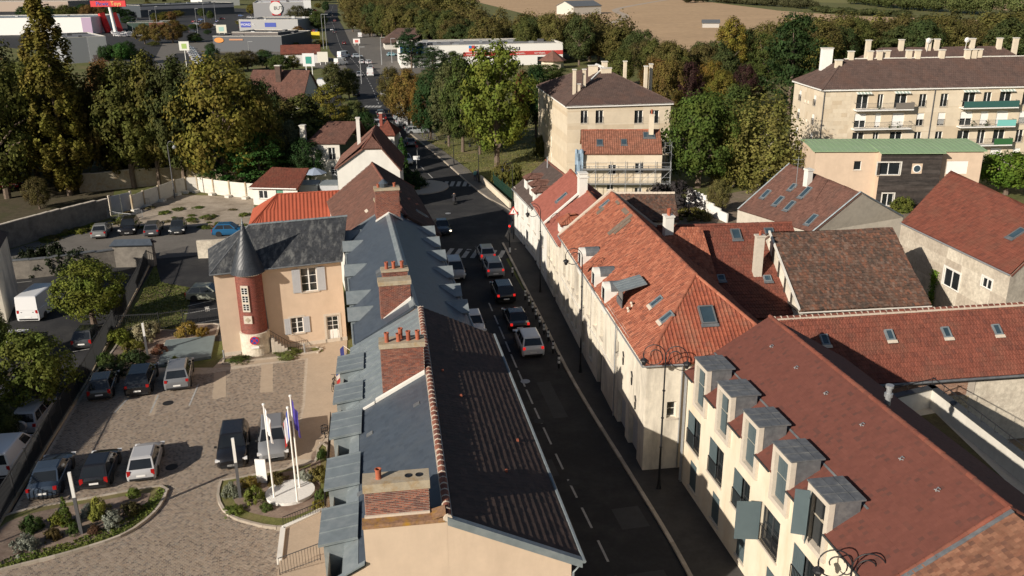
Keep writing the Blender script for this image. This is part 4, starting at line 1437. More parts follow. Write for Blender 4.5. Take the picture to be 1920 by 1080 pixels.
part('parapet_coping', mb, M['lichen'], h1)
mb = MB()
mb.fbox(L1, .38, .48, -3.05, -.62, 9.96, 10.05)
part('mortar_fillet', mb, M['lime'], h1)
chimney(h1, L1, .48, 1.22, -3.0, -.62, 9.5, 11.0, [(.85, -2.45, .40)], caph=.36, single=True, capm='cap', capover=.05)
k = MB()
for o in (-1.35, -.95):
 k.lathe(L1.p(.85, o, 11.362), [(.14, 0), (.14, .02), (.10, .02), (.095, .008)], 10)
part('flue_hole', k, M['iron'], h1)
chimney(h1, L1, 13.0, 13.85, -2.35, -.18, 8.2, 11.35, [(13.25, -2.0, .5), (13.25, -1.42, .42), (13.62, -1.3, .55), (13.3, -.92, .5), (13.35, -.45, .48)], caph=.26)
mb = MB()  # zinc verge over the gable towards the street, street gutter
p0, p1 = L1.p(-.2, .0, RZ + .0), L1.p(-.2, oR0 + .15, zR(oR0 + .15))
q = L1.p(.05, 0, 0) - L1.p(-.2, 0, 0)
mb.obox(p0 - (0, 0, .26), p1 - p0, q, (0, 0, .34))
part('verge_board', mb, M['zinc'], h1)
gutter(h1, [L1.p(-.2, oR0 + .22, zR(oR0) - .06), L1.p(LEN, oR1 + .22, zR(oR1) - .06)], .08)
gutter(h1, [L1.p(-.1, oR0 + .2, zR(oR0) - .1), L1.p(.05, 4.85, 6.9), L1.p(.05, 4.85, 0.1)], .05, name='downpipe')
for s, o in ((8.4, 3.9), (13.5, .75), (11.2, 1.5), (5.0, 2.9)):
 k = MB()
 k.box(L1.p(s, o, zR(o) + .07), (.16, .1, .08), L1.yaw())
 part('roof_vent', k, M['terracotta'], h1)
for s, o in ((9.7, 3.2), (4.9, 3.55), (3.0, 3.0), (9.9, .9)):
 k = MB()
 k.slab([L1.p(s, -o, zL(o) + .05), L1.p(s + .3, -o, zL(o) + .05), L1.p(s + .3, -o + .3, zL(o - .3) + .05), L1.p(s, -o + .3, zL(o - .3) + .05)], .03)
 part('roof_vent', k, M['lead'], h1)
# === THE SLATE HOUSE WITH DORMERS BEHIND IT
L2 = Fr((-5.96, 50.2), (-9.31, 67.03))
N2 = 24.6
Z2, S2 = 10.0, 0.60
h2 = house_root('long blue slate house with zinc gabled dormers on both sides of a zinc ridge', L2)
z2 = lambda o: Z2 - S2 * abs(o)
mb = MB()
e2 = 3.5
mb.poly([L2.p(0.05, -e2, 0), L2.p(0.05, e2, 0), L2.p(0.05, e2, z2(e2) - .1), L2.p(0.05, 0, Z2 - .1), L2.p(0.05, -e2, z2(e2) - .1)])
mb.poly([L2.p(N2, -e2, 0), L2.p(N2, e2, 0), L2.p(N2, e2, z2(e2) - .1), L2.p(N2, 0, Z2 - .1), L2.p(N2, -e2, z2(e2) - .1)])
for o in (-e2, e2): mb.poly([L2.p(0.05, o, 0), L2.p(N2, o, 0), L2.p(N2, o, z2(e2) - .1), L2.p(0.05, o, z2(e2) - .1)])
part('wall', mb, M['cream'], h2)
roof(h2, [[L2.p(0.0, o, z2(o)), L2.p(N2, o, z2(o)), L2.p(N2, 0, Z2), L2.p(0.0, 0, Z2)] for o in (3.7, -3.8)], 'slate', 'slate_roof')
mb = MB()
for sg in (-1, 1):
 mb.slab([L2.p(.1, 0, Z2 + .05), L2.p(22.3, 0, Z2 + .05), L2.p(22.3, sg * .3, z2(.3) + .05), L2.p(.1, sg * .3, z2(.3) + .05)], .04)
 mb.tube([L2.p(0, sg * 3.8, z2(3.8)), L2.p(N2, sg * 3.8, z2(3.8))], .08, 6)
 mb.slab([L2.p(N2 - .02, sg * 3.7, z2(3.7) + .1), L2.p(N2 + .12, sg * 3.7, z2(3.7) + .1), L2.p(N2 + .12, 0, Z2 + .1), L2.p(N2 - .02, 0, Z2 + .1)], .12)
mb.tube([L2.p(.1, 0, Z2 + .08), L2.p(22.3, 0, Z2 + .08)], .07, 6)
part('zinc_ridge', mb, M['zinc'], h2)
def gable_dormer(parent, f, s, o_in, o_out, zr, ze, hw, zbot, sg, zfun):
 """small pitched zinc dormer: its ridge runs out of the slope"""
 mb = MB()
 rin, rout = f.p(s, o_in, zr), f.p(s, o_out, zr)
 for q in (-1, 1):
  vin, vout = f.p(s + q * hw, o_out - sg * .9, ze), f.p(s + q * hw, o_out, ze)
  mb.slab([rin, rout, vout, vin] if q < 0 else [rin, vin, vout, rout], .05)
  mb.tube([rin, vin], .03, 4)
 mb.tube([rin, rout], .035, 5)
 dm = part('dormer', mb, M['zinc'], parent)
 k = MB()
 w0 = hw - .15
 oo = o_out - sg * .18
 k.poly([f.p(s - w0, oo, zbot), f.p(s + w0, oo, zbot), f.p(s + w0, oo, ze), f.p(s, oo, zr - .08), f.p(s - w0, oo, ze)])
 for q in (-1, 1):
  k.poly([f.p(s + q * w0, oo, zbot), f.p(s + q * w0, oo, ze), f.p(s + q * w0, oo - sg * 1.1, ze), f.p(s + q * w0, oo - sg * .9, zbot)])
 part('dormer_front', k, M['zinc'], dm)
 g = MB()
 g.poly([f.p(s - w0 * .6, oo + sg * .02, zbot + .1), f.p(s + w0 * .6, oo + sg * .02, zbot + .1), f.p(s + w0 * .6, oo + sg * .02, ze - .05), f.p(s - w0 * .6, oo + sg * .02, ze - .05)])
 part('pane', g, M['glass'], dm)
for s in (22.7, 19.3, 15.5, 11.4, 7.3, 4.05): gable_dormer(h2, L2, s, 2.35, 3.85, 8.62, 8.0, .85, 6.0, 1, z2)
for s in (22.9, 19.7, 13.4, 7.4, 4.2): gable_dormer(h2, L2, s, -2.35, -4.05, 8.62, 8.0, .85, 6.0, -1, z2)
chimney(h2, L2, 1.2, 2.0, -2.0, -.1, 7.9, 11.0, [], caph=.28)
chimney(h2, L2, 2.9, 3.6, -1.7, -.1, 8.0, 11.3, [(3.2, -1.4, .45), (3.2, -.95, .45), (3.2, -.42, .45)], caph=.14)
mb = MB()
mb.obox(L2.p(1.1, -2.0, zL(2.0) - .35), L2.p(1.1, -.1, Z2 - .05) - L2.p(1.1, -2.0, zL(2.0) - .35), L2.p(1.2, 0, 0) - L2.p(1.1, 0, 0), (0, 0, .25))
part('flashing', mb, M['whitewall'], h2)
chimney(h2, L2, 22.4, 23.3, -1.05, .95, 8.6, 12.0, [(22.85, .6, .34), (22.85, -.75, .3)], caph=.22)
k = MB()
c = L2.p(22.85, -.3, 12.22)
k.lathe(c, [(.30, 0), (.42, .35), (.12, .62), (.10, .66)], 10)
part('chimney_cowl', k, M['slate'], h2)
mb = MB()
for q in (-1, 1):
 mb.obox(L2.p(22.25, 0, Z2 + .06), L2.p(22.25, q * 1.15, z2(1.15) + .06) - L2.p(22.25, 0, Z2 + .06), L2.p(22.4, 0, 0) - L2.p(22.25, 0, 0), (0, 0, .14))
part('mortar_flashing', mb, M['whitewall'], h2)
k = MB()
o = -1.35
k.obox(L2.p(9.2, o, z2(o)), L2.p(9.9, o, 0) - L2.p(9.2, o, 0), L2.p(9.2, o - .5, z2(o - .5)) - L2.p(9.2, o, z2(o)), (0, 0, .25))
part('roof_hatch', k, M['lead'], h2)
# === THE TURRET HOUSE
TH = Fr(at(420, 669), at(651, 638))
h3 = house_root('cream courtyard house with a dark slate hipped roof and grey shutters beside the turret', TH)
DEP, ZE, ZR3 = 6.6, 7.15, 9.9
mb = MB()
W3 = [(6.62, 7.92, 4.72, 6.75, 'open'), (5.5, 6.5, 1.22, 2.6, 'open')]
DOOR = (8.35, 9.4, 0.05, 2.4)
wall(mb, TH, 0, TH.L, 0, ZE, [q[:4] for q in W3] + [DOOR], .16)
fl = Fr(TH.p(0, -DEP, 0), TH.p(0, 0, 0))
wall(mb, fl, 0, fl.L, 0, ZE)
wall(mb, Fr(TH.p(TH.L, -DEP, 0), TH.p(0, -DEP, 0)), 0, TH.L, 0, ZE)
wall(mb, Fr(TH.p(TH.L, 0, 0), TH.p(TH.L, -DEP, 0)), 0, DEP, 0, ZE)
part('wall', mb, M['cream'], h3)
for (a, b, c, d, s_) in W3: window(h3, TH, a, c, b - a, d - c, cols=2, rows=3, shut=s_, surround='stone', depth=.16)
door(h3, TH, DOOR[0], DOOR[2], DOOR[1] - DOOR[0], DOOR[3] - DOOR[2], 'white', .12, True)
k = MB()
for a, b, c, d in ((DOOR[0] - .18, DOOR[0], .05, 2.58), (DOOR[1], DOOR[1] + .18, .05, 2.58), (DOOR[0], DOOR[1], 2.4, 2.58)): k.fbox(TH, a, b, -.02, .03, c, d)
part('door_surround', k, M['stone'], h3)
k = MB()
k.fbox(TH, -.05, TH.L, -.1, .14, ZE - .16, ZE)
k.fbox(fl, -.0, fl.L, -.1, .14, ZE - .16, ZE)
part('cornice', k, M['offwhite'], h3)
ov = .3
rl_, rr2 = TH.p(3.2, -DEP / 2, ZR3), TH.p(TH.L + 1.2, -DEP / 2, ZR3)
roof(h3, [[TH.p(-ov, ov, ZE), TH.p(TH.L + .1, ov, ZE), rr2, rl_], [TH.p(TH.L + .1, -DEP - ov, ZE), TH.p(-ov, -DEP - ov, ZE), rl_, rr2], [TH.p(-ov, -DEP - ov, ZE), TH.p(-ov, ov, ZE), rl_]], 'oldslate', 'slate_roof')
ridge_run(h3, [(rl_, rr2)], .11, .5, 'zinc')
ridge_run(h3, [(TH.p(-ov, ov, ZE), rl_), (TH.p(-ov, -DEP - ov, ZE), rl_)], .05, .4, 'lead', 'hip_cap')
gutter(h3, [TH.p(-ov, ov + .08, ZE - .03), TH.p(TH.L, ov + .08, ZE - .03)], .07, 'lead')
gutter(h3, [TH.p(3.55, .1, ZE), TH.p(3.75, .1, .2)], .045, 'lead', 'downpipe')
k = MB()
k.fbox(TH, -.02, TH.L + .02, .0, .03, .0, .35)
part('plinth', k, M['stone'], h3)
# the turret itself is one body of brick on a stone drum
tp = TH.p(2.6, .0, 0)
t1 = thing('turret', 'round red brick stair turret with pointed slate cone against the cream house', 'turret', tp)
TR = 1.03
k = MB()
k.lathe(tp, [(TR + .15, 0), (TR + .15, 2.0), (TR + .02, 2.02)], 32)
part('stone_base', k, M['stonewall'], t1)
k = MB()
k.lathe(tp, [(TR, 2.0), (TR, 7.0)], 48)
sh = part('shaft', k, M['mortar'], t1)
mb = MB()
nb = 30
for r in range(66):
 z0 = 2.02 + r * .075
 for j in range(nb):
  a0 = (j + (.5 if r % 2 else 0)) * 2 * math.pi / nb + .004
  a1 = a0 + 2 * math.pi / nb - .010
  x = [(tp[0] + q * math.cos(a), tp[1] + q * math.sin(a), z) for z in (z0, z0 + .064) for q in (TR, TR + .012) for a in (a0, a1)]
  mb.add(x, [[2, 3, 7, 6], [0, 2, 6, 4], [1, 5, 7, 3], [4, 6, 7, 5], [0, 1, 3, 2]], RND.random())
part('brickwork', mb, M['redbrick'], sh, kind='stuff')
k = MB()
k.lathe(tp, [(TR + .03, 6.85), (TR + .12, 6.95), (TR + .12, 7.05)], 40)
part('cornice', k, M['offwhite'], t1)
mb = MB()
CH, CRr = 4.3, TR + .27
rows = 46
for r in range(rows):
 q0, q1 = r / rows, (r + 1) / rows
 flare = lambda q: CRr * ((1 - q) ** 1.12) * (1 + .08 * max(0, .12 - q) / .12)
 nbr = max(6, int(2 * math.pi * flare(q0) / .19))
 for j in range(nbr):
  a0 = (j + (.5 if r % 2 else 0)) * 2 * math.pi / nbr
  am, a1 = a0 + math.pi / nbr, a0 + 2 * math.pi / nbr
  rb, rt_ = flare(q0) + .012, max(.01, flare(min(1, q1 + .5 / rows)))
  P_ = lambda a, R_, q: (tp[0] + R_ * math.cos(a), tp[1] + R_ * math.sin(a), tp[2] + 7.0 + CH * q)
  rm = flare((q0 + q1) / 2 - .002) + .010
  mb.add([P_(a0, rm, (q0 + q1) / 2), P_(am, rb, q0), P_(a1, rm, (q0 + q1) / 2), P_(a1, rt_, min(1, q1 + .4 / rows)), P_(a0, rt_, min(1, q1 + .4 / rows))], [[0, 1, 2, 3, 4]], RND.random())
k = MB()
k.lathe(tp, [(CRr - .02, 7.0)] + [(max(.005, CRr * ((1 - q) ** 1.12) - .03), 7.0 + CH * q) for q in np.linspace(0, 1, 14)], 28)
cone = part('cone', k, M['lead'], t1)
part('cone_slates', mb, M['darkslate'], cone, kind='stuff')
k = MB()
k.lathe(tp, [(.10, 10.9), (.05, 11.1), (.02, 11.4)], 8)
part('finial', k, M['zinc'], t1)
def tfr(ang):  # a tangent frame on the turret
 n_ = np.array([math.cos(ang), math.sin(ang)])
 r_ = np.array([-n_[1], n_[0]])
 c_ = tp[:2] + n_ * (TR + .02)
 return Fr(c_ - r_ * 1, c_ + r_ * 1)
A0 = math.atan2(-1, -.20)
q = tfr(A0 + .1)
k = MB()
k.fbox(q, .70, 1.30, -.1, .045, 3.95, 6.15)
sr = part('stone_surround', k, M['stone'], t1)
for i in range(3):
 k = MB()
 z0 = 4.1 + i * .68
 k.fbox(q, .78, 1.22, .03, .05, z0, z0 + .5)
 ww = part('window', k, M['glass'], t1)
 k = MB()
 k.fbox(q, .98, 1.02, .05, .062, z0, z0 + .5)
 for y in (.16, .32): k.fbox(q, .78, 1.22, .05, .06, z0 + y - .012, z0 + y + .012)
 part('glazing_bar', k, M['white'], ww)
q2 = tfr(A0 + .14)
k = MB()
k.fbox(q2, .64, 1.30, -.1, .05, 2.95, 3.6)
cs = part('carved_stone', k, M['stone'], t1)
k = MB()
k.obox(q2.p(.97, .05, 3.05), q2.p(1.2, .05, 3.275) - q2.p(.97, .05, 3.05), q2.p(.74, .05, 3.275) - q2.p(.97, .05, 3.05), q2.p(0, .03, 0) - q2.p(0, 0, 0))
k.obox(q2.p(.97, .08, 3.14), q2.p(1.11, .08, 3.275) - q2.p(.97, .08, 3.14), q2.p(.83, .08, 3.275) - q2.p(.97, .08, 3.14), q2.p(0, .02, 0) - q2.p(0, 0, 0))
part('carved_lozenge', k, M['cap'], cs)
# no-stopping sign on the drum
q3 = tfr(A0 + .42)
def disc(f, s, z, r, o, n=24, rin=None):
 pts = [f.p(s + r * math.cos(t), o, z + r * math.sin(t)) for t in np.linspace(0, 2 * math.pi, n, endpoint=False)]
 return pts
sg = thing('no_stopping_sign', 'round blue and red no-stopping sign fixed to the stone foot of the turret', 'road sign', q3.p(1, .16, 1.5))
def disc_mb(f, s, z, r, o0, o1, n=28):
 k = MB()
 a, b = disc(f, s, z, r, o0, n), disc(f, s, z, r, o1, n)
 k.poly(b)
 k.poly(a[::-1])
 k.add(a + b, [[i, (i + 1) % n, n + (i + 1) % n, n + i] for i in range(n)])
 return k
part('sign_plate', disc_mb(q3, 1, 1.55, .36, .19, .22), M['flat'], sg, color=col((.5, .02, .02)))
part('blue_face', disc_mb(q3, 1, 1.55, .29, .22, .226), M['flat'], sg, color=col((.02, .05, .32)))
k = MB()
for t in (math.pi / 4, 3 * math.pi / 4):
 d = np.array([math.cos(t), math.sin(t)])
 e = np.array([-d[1], d[0]])
 pp = [d * .30 + e * .04, -d * .30 + e * .04, -d * .30 - e * .04, d * .30 - e * .04]
 oo = .23 if t < 1 else .233
 k.poly([q3.p(1 + a[0], oo, 1.55 + a[1]) for a in pp])
part('red_cross', k, M['flat'], sg, color=col((.5, .02, .02)))
k = MB()
k.fbox(q3, .7, 1.3, .19, .22, .86, 1.06)
part('text_plate', k, M['white'], sg)
# outside steps behind the turret
stp = thing('garden_steps', 'short stone steps with an iron handrail against the turret house', 'steps', TH.p(4.6, .6, 0))
for i in range(6):
 k = MB()
 k.fbox(TH, 3.75 + i * .24, 4.02 + i * .24, .05, 1.05, .03, 1.35 - i * .22)
 part('step', k, M['stone'], stp)
k = MB()
for i in range(8):
 s = 3.75 + i * .21
 k.tube([TH.p(s, 1.02, 1.3 - i * .19), TH.p(s, 1.02, 2.15 - i * .19)], .014, 4)
k.tube([TH.p(3.7, 1.02, 2.2), TH.p(5.3, 1.02, .85)], .022, 5)
k.tube([TH.p(5.3, 1.02, .85), TH.p(6.6, 1.02, .95), TH.p(6.9, .9, .3)], .02, 5)
for i in range(7): k.tube([TH.p(5.7 + i * .15, 1.02, .1), TH.p(5.7 + i * .15, 1.02, .88)], .012, 4)
part('handrail', k, M['iron'], stp)
def plane_pt(p0, p1, p2, u, v):
 nn = np.cross(p1 - p0, p2 - p0)
 d = ray(u, v)
 o = np.array([0, 0, CAMH])
 return o + d * ((nn @ (p0 - o)) / (nn @ d))
# === NEW BUILDING ON THE RIGHT
R1 = Fr((10.11, 45.7), (11.61, 37.23))  # along the pavement, far to near; o > 0 is the street
r1 = house_root('pale yellow building with five stone dormers and blue grey shutters on the right', R1, name='building', cat='building')
N1, ZE1, ZR1, OR1 = 19.2, 7.5, 10.4, -4.75
SL1 = (ZR1 - ZE1) / -OR1
zf1 = lambda o: ZE1 - SL1 * o
holes, wins = [], []
for i in range(6):
 s = .16 + 3.21 * i
 wins.append((s, 3.08, 1.9, 2.12, i))
 if i: pass
 wins.append((.95 + 3.3 * i, .62, .95, 1.72, 'g'))
DS = (1.05, 4.2, 7.4, 10.6, 13.85)
holes = [(a, a + c, b, b + d) for a, b, c, d, _ in wins] + [(s + .2, s + 1.55, 6.0, ZE1) for s in DS]
mb = MB()
wall(mb, R1, -.35, N1, 0, ZE1, holes, .2)
for s in (-.35, N1):
 mb.poly([R1.p(s, 0, 0), R1.p(s, 2 * OR1, 0), R1.p(s, 2 * OR1, ZE1 - .1), R1.p(s, OR1, ZR1 - .1), R1.p(s, 0, ZE1 - .1)])
mb.poly([R1.p(-.35, 2 * OR1, 0), R1.p(N1, 2 * OR1, 0), R1.p(N1, 2 * OR1, ZE1), R1.p(-.35, 2 * OR1, ZE1)])
part('wall', mb, M['paleyellow'], r1)
for a, b, c, d, k in wins:
 if k == 'g':
  window(r1, R1, a, b, c, d, 'darkframe', 2, 1, .2, sill='stone', shut='closed', sm='slateshutter')
 else:
  wd = window(r1, R1, a, b, c, d, 'darkframe', 2, 2, .2, shut=None if k == 3 else 'left', sm='slateshutter', rail=True)
  if k == 3:
   f = Fr(R1.p(a + .05, .05, 0), R1.p(a - .25, 1.25, 0))
   part('shutter', shutter_mb(f, 0, b, 1.15, d, 0), M['slateshutter'], wd)
edges = [-.3] + [q for s in DS for q in (s + .06, s + 1.69)] + [N1]
roof(r1, [[R1.p(a, .22, zf1(.22)), R1.p(b, .22, zf1(.22)), R1.p(b, -1.3, zf1(-1.3)), R1.p(a, -1.3, zf1(-1.3))] for a, b in zip(edges[::2], edges[1::2])] +
   [[R1.p(-.3, -1.3, zf1(-1.3)), R1.p(N1, -1.3, zf1(-1.3)), R1.p(N1, OR1, ZR1), R1.p(-.3, OR1, ZR1)],
   [R1.p(N1, 2 * OR1 - .2, ZE1 - .1), R1.p(-.3, 2 * OR1 - .2, ZE1 - .1), R1.p(-.3, OR1, ZR1), R1.p(N1, OR1, ZR1)]], 'new', 'tiled_roof')
ridge_run(r1, [(R1.p(-.3, OR1, ZR1 + .03), R1.p(N1, OR1, ZR1 + .03))], .12, .38, 'redtile')
ridge_run(r1, [(R1.p(N1, .22, zf1(.22) + .03), R1.p(N1, OR1, ZR1 + .03)), (R1.p(N1, 2 * OR1 - .2, ZE1 - .1), R1.p(N1, OR1, ZR1))], .10, .35, 'redtile', 'verge_tiles')
for a, b in zip(edges[::2], edges[1::2]): gutter(r1, [R1.p(a + .02, .28, ZE1 - .14), R1.p(b - .02, .28, ZE1 - .14)], .05, 'darkframe')
mb = MB()
mb.slab([R1.p(-.2, -1.45, zf1(-1.45) + .045), R1.p(15.7, -1.45, zf1(-1.45) + .045), R1.p(15.7, -1.53, zf1(-1.53) + .05), R1.p(-.2, -1.53, zf1(-1.53) + .05)], .03)
part('flashing_line', mb, M['lead'], r1)
for i, s in enumerate(DS):
 s1 = s + 1.75
 k = MB()
 t, o = .27, .16
 k.fbox(R1, s, s + t, -.10, o, 5.95, 8.86)
 k.fbox(R1, s1 - t, s1, -.10, o, 5.95, 8.86)
 k.fbox(R1, s + t, s1 - t, -.10, o, 5.95, 6.2)
 k.fbox(R1, s + t, s1 - t, -.10, o, 8.55, 8.86)
 dm = part('dormer', k, M['stone'], r1)
 k = MB()
 k.fbox(R1, s + .02, s + .1, -1.25, -.1, 7.4, 8.84)
 k.fbox(R1, s1 - .1, s1 - .02, -1.25, -.1, 7.4, 8.84)
 k.fbox(R1, s + .1, s1 - .1, -1.28, -1.2, 7.4, 8.84)
 part('dormer_cheek', k, M['lead'], dm, kind='stuff')
 k = MB()
 k.slab([R1.p(s - .05, o + .05, 8.90), R1.p(s1 + .05, o + .05, 8.90), R1.p(s1 + .05, -1.42, 8.86), R1.p(s - .05, -1.42, 8.86)], .07)
 for q in (.33, .66): k.slab([R1.p(s + 1.75 * q, o + .03, 8.93), R1.p(s + 1.75 * q + .03, o + .03, 8.93), R1.p(s + 1.75 * q + .03, -1.4, 8.89), R1.p(s + 1.75 * q, -1.4, 8.89)], .03)
 for q in (-.4, -.9): k.slab([R1.p(s - .03, q, 8.90), R1.p(s1 + .03, q, 8.90), R1.p(s1 + .03, q - .02, 8.90), R1.p(s - .03, q - .02, 8.90)], .012)
 part('dormer_roof', k, M['lead'], dm)
 a, b = s + t, s1 - t
 k = MB()
 k.poly([R1.p(a, -.12, 6.2), R1.p(b, -.12, 6.2), R1.p(b, -.12, 8.55), R1.p(a, -.12, 8.55)])
 part('pane', k, M['glass'], dm)
 k = MB()
 k.fbox(R1, a + .06, (a + b) / 2 - .02, -.11, -.07, 6.24, 8.5)
 k.fbox(R1, (a + b) / 2 - .03, (a + b) / 2 + .03, -.11, -.06, 6.2, 8.55)
 part('frame', k, M['darkframe'], dm)
 if i < 2:
  part('shutter', shutter_mb(R1, a + .04, 6.24, (b - a) * .5, 2.26, -.06), M['slateshutter'], dm)
 elif i < 4:
  for q in (a + .02, (a + b) / 2 + .01): part('shutter', shutter_mb(R1, q, 6.24, (b - a) / 2 - .03, 2.26, -.06), M['slateshutter'], dm)
 else:
  f = Fr(R1.p(a, .16, 0), R1.p(a - .30, .75, 0))
  part('shutter', shutter_mb(f, 0, 6.3, .62, 2.2, 0), M['slateshutter'], dm)
  f = Fr(R1.p(a + .06, .10, 0), R1.p(a + .45, .42, 0))
  part('shutter', shutter_mb(f, 0, 6.3, .6, 2.2, 0), M['slateshutter'], dm)
for s, o in ((2.4, -3.6), (5.2, -3.6), (8.2, -3.6), (11.4, -3.6), (14.4, -3.6), (16.8, -3.6)):
 k = MB()
 c = R1.p(s, o, zf1(o) + .06)
 k.box(c, (.22, .04, .03), R1.yaw() + .6)
 k.box(c + [0, 0, .04], (.04, .2, .12), R1.yaw() + .6)
 k.box(c + [.08, 0, .09], (.16, .03, .03), R1.yaw())
 part('roof_hook', k, M['steel'], r1)
for s in (-.15, -.32):
 gutter(r1, [R1.p(s, .1, 7.4), R1.p(s, .1, .2)], .05, 'steel', 'downpipe')
k = MB()
for s in (3.0, 7.5, 9.6): k.fbox(R1, s, s + 1.6, 2 * OR1 - .5, 2 * OR1 - .3, 6.9, 7.1)
part('rear_flashing', k, M['lead'], r1, kind='stuff')
c = R1.p(9.6, -6.0, 9.5)
k = MB()
k.lathe(c, [(.14, -.4), (.14, .55), (.20, .56), (.20, .72), (.13, .74), (.13, 1.0), (.19, 1.02), (.19, 1.15)], 12)
part('flue_pipe', k, M['steel'], r1)
# roof of the next house, bottom right corner of the picture
q = R1.sub(N1 + .03, 0, N1 + 10, 0)
r0 = house_root('low brown orange tiled roof at the right end of the pale yellow building', q)
z0 = 10.33
mb = MB()
wall(mb, q, 0, 9, 0, 7.42)
mb.poly([q.p(.02, 0, 0), q.p(.02, -9.6, 0), q.p(.02, -9.6, 7.42), q.p(.02, -4.8, z0 - .1), q.p(.02, 0, 7.42)])
part('wall', mb, M['paleyellow'], r0)
roof(r0, [[q.p(.1, .3, 7.42), q.p(9, .3, 7.42), q.p(9, -4.75, z0), q.p(.1, -4.75, z0)], [q.p(9, -9.8, 7.42), q.p(.1, -9.8, 7.42), q.p(.1, -4.75, z0), q.p(9, -4.75, z0)]], 'flat', 'tiled_roof')
mb = MB()
mb.slab([q.p(0, .3, 7.428), q.p(.25, .3, 7.428), q.p(.25, -4.75, z0 + .07), q.p(0, -4.75, z0 + .07)], .05)
part('flashing', mb, M['lead'], r0)
# === OLD HOUSE WITH THE ORANGE ROOF
nr, fr_ = Fr((7.9, 47.24), (3.97, 77.95)), None
R2 = Fr(nr.p(27.6, 0, 0), nr.p(0, 0, 0))  # far to near; o > 0 is the street
r2 = house_root('old weathered plaster house with a large orange tiled roof ending in a hip', R2)
NL2, ZE2, ZR2, OR2 = R2.L, 7.5, 11.0, -4.35
zf2 = lambda o: ZE2 + (ZR2 - ZE2) * (-o / -OR2)
def wpx(f, u0, v0, u1, v1, o=0.0):
 a, b = f.ono(u0, v0, o), f.ono(u1, v1, o)
 return min(a[0], b[0]), max(a[0], b[0]), min(a[1], b[1]), max(a[1], b[1])
WU = [(20.9 - i * 0, 0) for i in range(0)]
up = [1.2, 3.2, 5.0, 6.8, 9.0, 11.2, 13.5, 15.6]
lo = [1.0, 2.8, 4.6, 6.4, 9.3, 12.0]
holes = [(s, s + .95, 4.1, 6.2) for s in up] + [(s, s + 1.0, .9, 2.9) for s in lo] + [(15.0, 16.3, .1, 2.9), (20.2, 21.0, 4.9, 5.9)]
GAR = [(21.3, 23.3, .05, 2.6), (24.2, 26.2, .05, 2.7)]
mb = MB()
wall(mb, R2, 0, NL2, 0, ZE2, holes + GAR, .35)
en = Fr(R2.p(NL2, 0, 0), R2.p(NL2, 2 * OR2, 0))
wall(mb, en, 0, en.L, 0, ZE2, [(1.35, 1.95, 3.6, 4.7)], .3)
mb.poly([R2.p(0, 0, 0), R2.p(0, 2 * OR2, 0), R2.p(0, 2 * OR2, ZE2 - .1), R2.p(0, OR2, ZR2 - .1), R2.p(0, 0, ZE2 - .1)])
mb.poly([R2.p(0, 2 * OR2, 0), R2.p(NL2, 2 * OR2, 0), R2.p(NL2, 2 * OR2, ZE2), R2.p(0, 2 * OR2, ZE2)])
part('wall', mb, M['oldwall'], r2)
for s in up: window(r2, R2, s, 4.1, .95, 2.1, 'offwhite', 2, 3, .3, sill='stone')
for s in lo: window(r2, R2, s, .9, 1.0, 2.0, 'darkframe', 2, 2, .3)
window(r2, R2, 20.2, 4.9, .8, 1.0, 'darkframe', 1, 1, .35)
window(r2, en, 1.35, 3.6, .6, 1.1, 'offwhite', 1, 2, .3)
door(r2, R2, 15.0, .1, 1.3, 2.8, 'darkframe', .25)
for a, b, c, d in GAR:
 k = MB()
 for i in range(8): k.fbox(R2, a + (b - a) * i / 8 + .01, a + (b - a) * (i + 1) / 8 - .01, -.34, -.28, c, d)
 k.fbox(R2, a, b, -.36, -.34, c, d)
 part('garage_door', k, M['greyshutter'], r2)
k = MB()
k.fbox(R2, .3, 20.0, .0, .06, 3.35, 3.5)
k.fbox(R2, -.0, NL2, .0, .12, ZE2 - .28, ZE2 - .1)
part('string_course', k, M['offwhite'], r2)
k = MB()
for s, z in ((22.4, 4.9), (24.6, 4.5), (25.6, 3.3)):
 k.tube([R2.p(s, .05, z), R2.p(s + .05, .08, z + .5), R2.p(s + .14, .08, z + .65), R2.p(s - .1, .06, z + .9)], .045, 5)
part('wall_anchor', k, M['iron'], r2, kind='stuff')
ap = R2.p(NL2 - 4.9, OR2, ZR2)
fa = R2.p(0.25, OR2, ZR2)
ovr = .25
roof(r2, [[R2.p(.25, ovr, ZE2 - .2), R2.p(NL2 + ovr, ovr, ZE2 - .2), ap, fa], [R2.p(NL2 + ovr, 2 * OR2 - ovr, ZE2 - .2), R2.p(.25, 2 * OR2 - ovr, ZE2 - .2), fa, ap]], 'orange', 'tiled_roof')
roof(r2, [[R2.p(NL2 + ovr, ovr, ZE2 - .2), R2.p(NL2 + ovr, 2 * OR2 - ovr, ZE2 - .2), ap]], 'hip', 'hip_slope')
ridge_run(r2, [(fa, ap)], .15, .4, 'orangetile')
ridge_run(r2, [(R2.p(NL2 + ovr, ovr, ZE2 - .2), ap), (R2.p(NL2 + ovr, 2 * OR2 - ovr, ZE2 - .2), ap)], .12, .36, 'orangetile', 'hip_tiles')
mb = MB()
mb.obox(R2.p(-.05, .3, zf2(.3) - .1), R2.p(-.05, OR2, ZR2 + .05) - R2.p(-.05, .3, zf2(.3) - .1), R2.p(.3, 0, 0) - R2.p(-.05, 0, 0), (0, 0, .22))
mb.obox(R2.p(-.05, 2 * OR2, ZE2), R2.p(-.05, OR2, ZR2 + .05) - R2.p(-.05, 2 * OR2, ZE2), R2.p(.3, 0, 0) - R2.p(-.05, 0, 0), (0, 0, .22))
part('gable_coping', mb, M['lime'], r2)
gutter(r2, [R2.p(.1, .35, ZE2 - .24), R2.p(NL2 + .3, .35, ZE2 - .24), R2.p(NL2 + .35, -2.4, ZE2 - .24)], .06, 'steel')
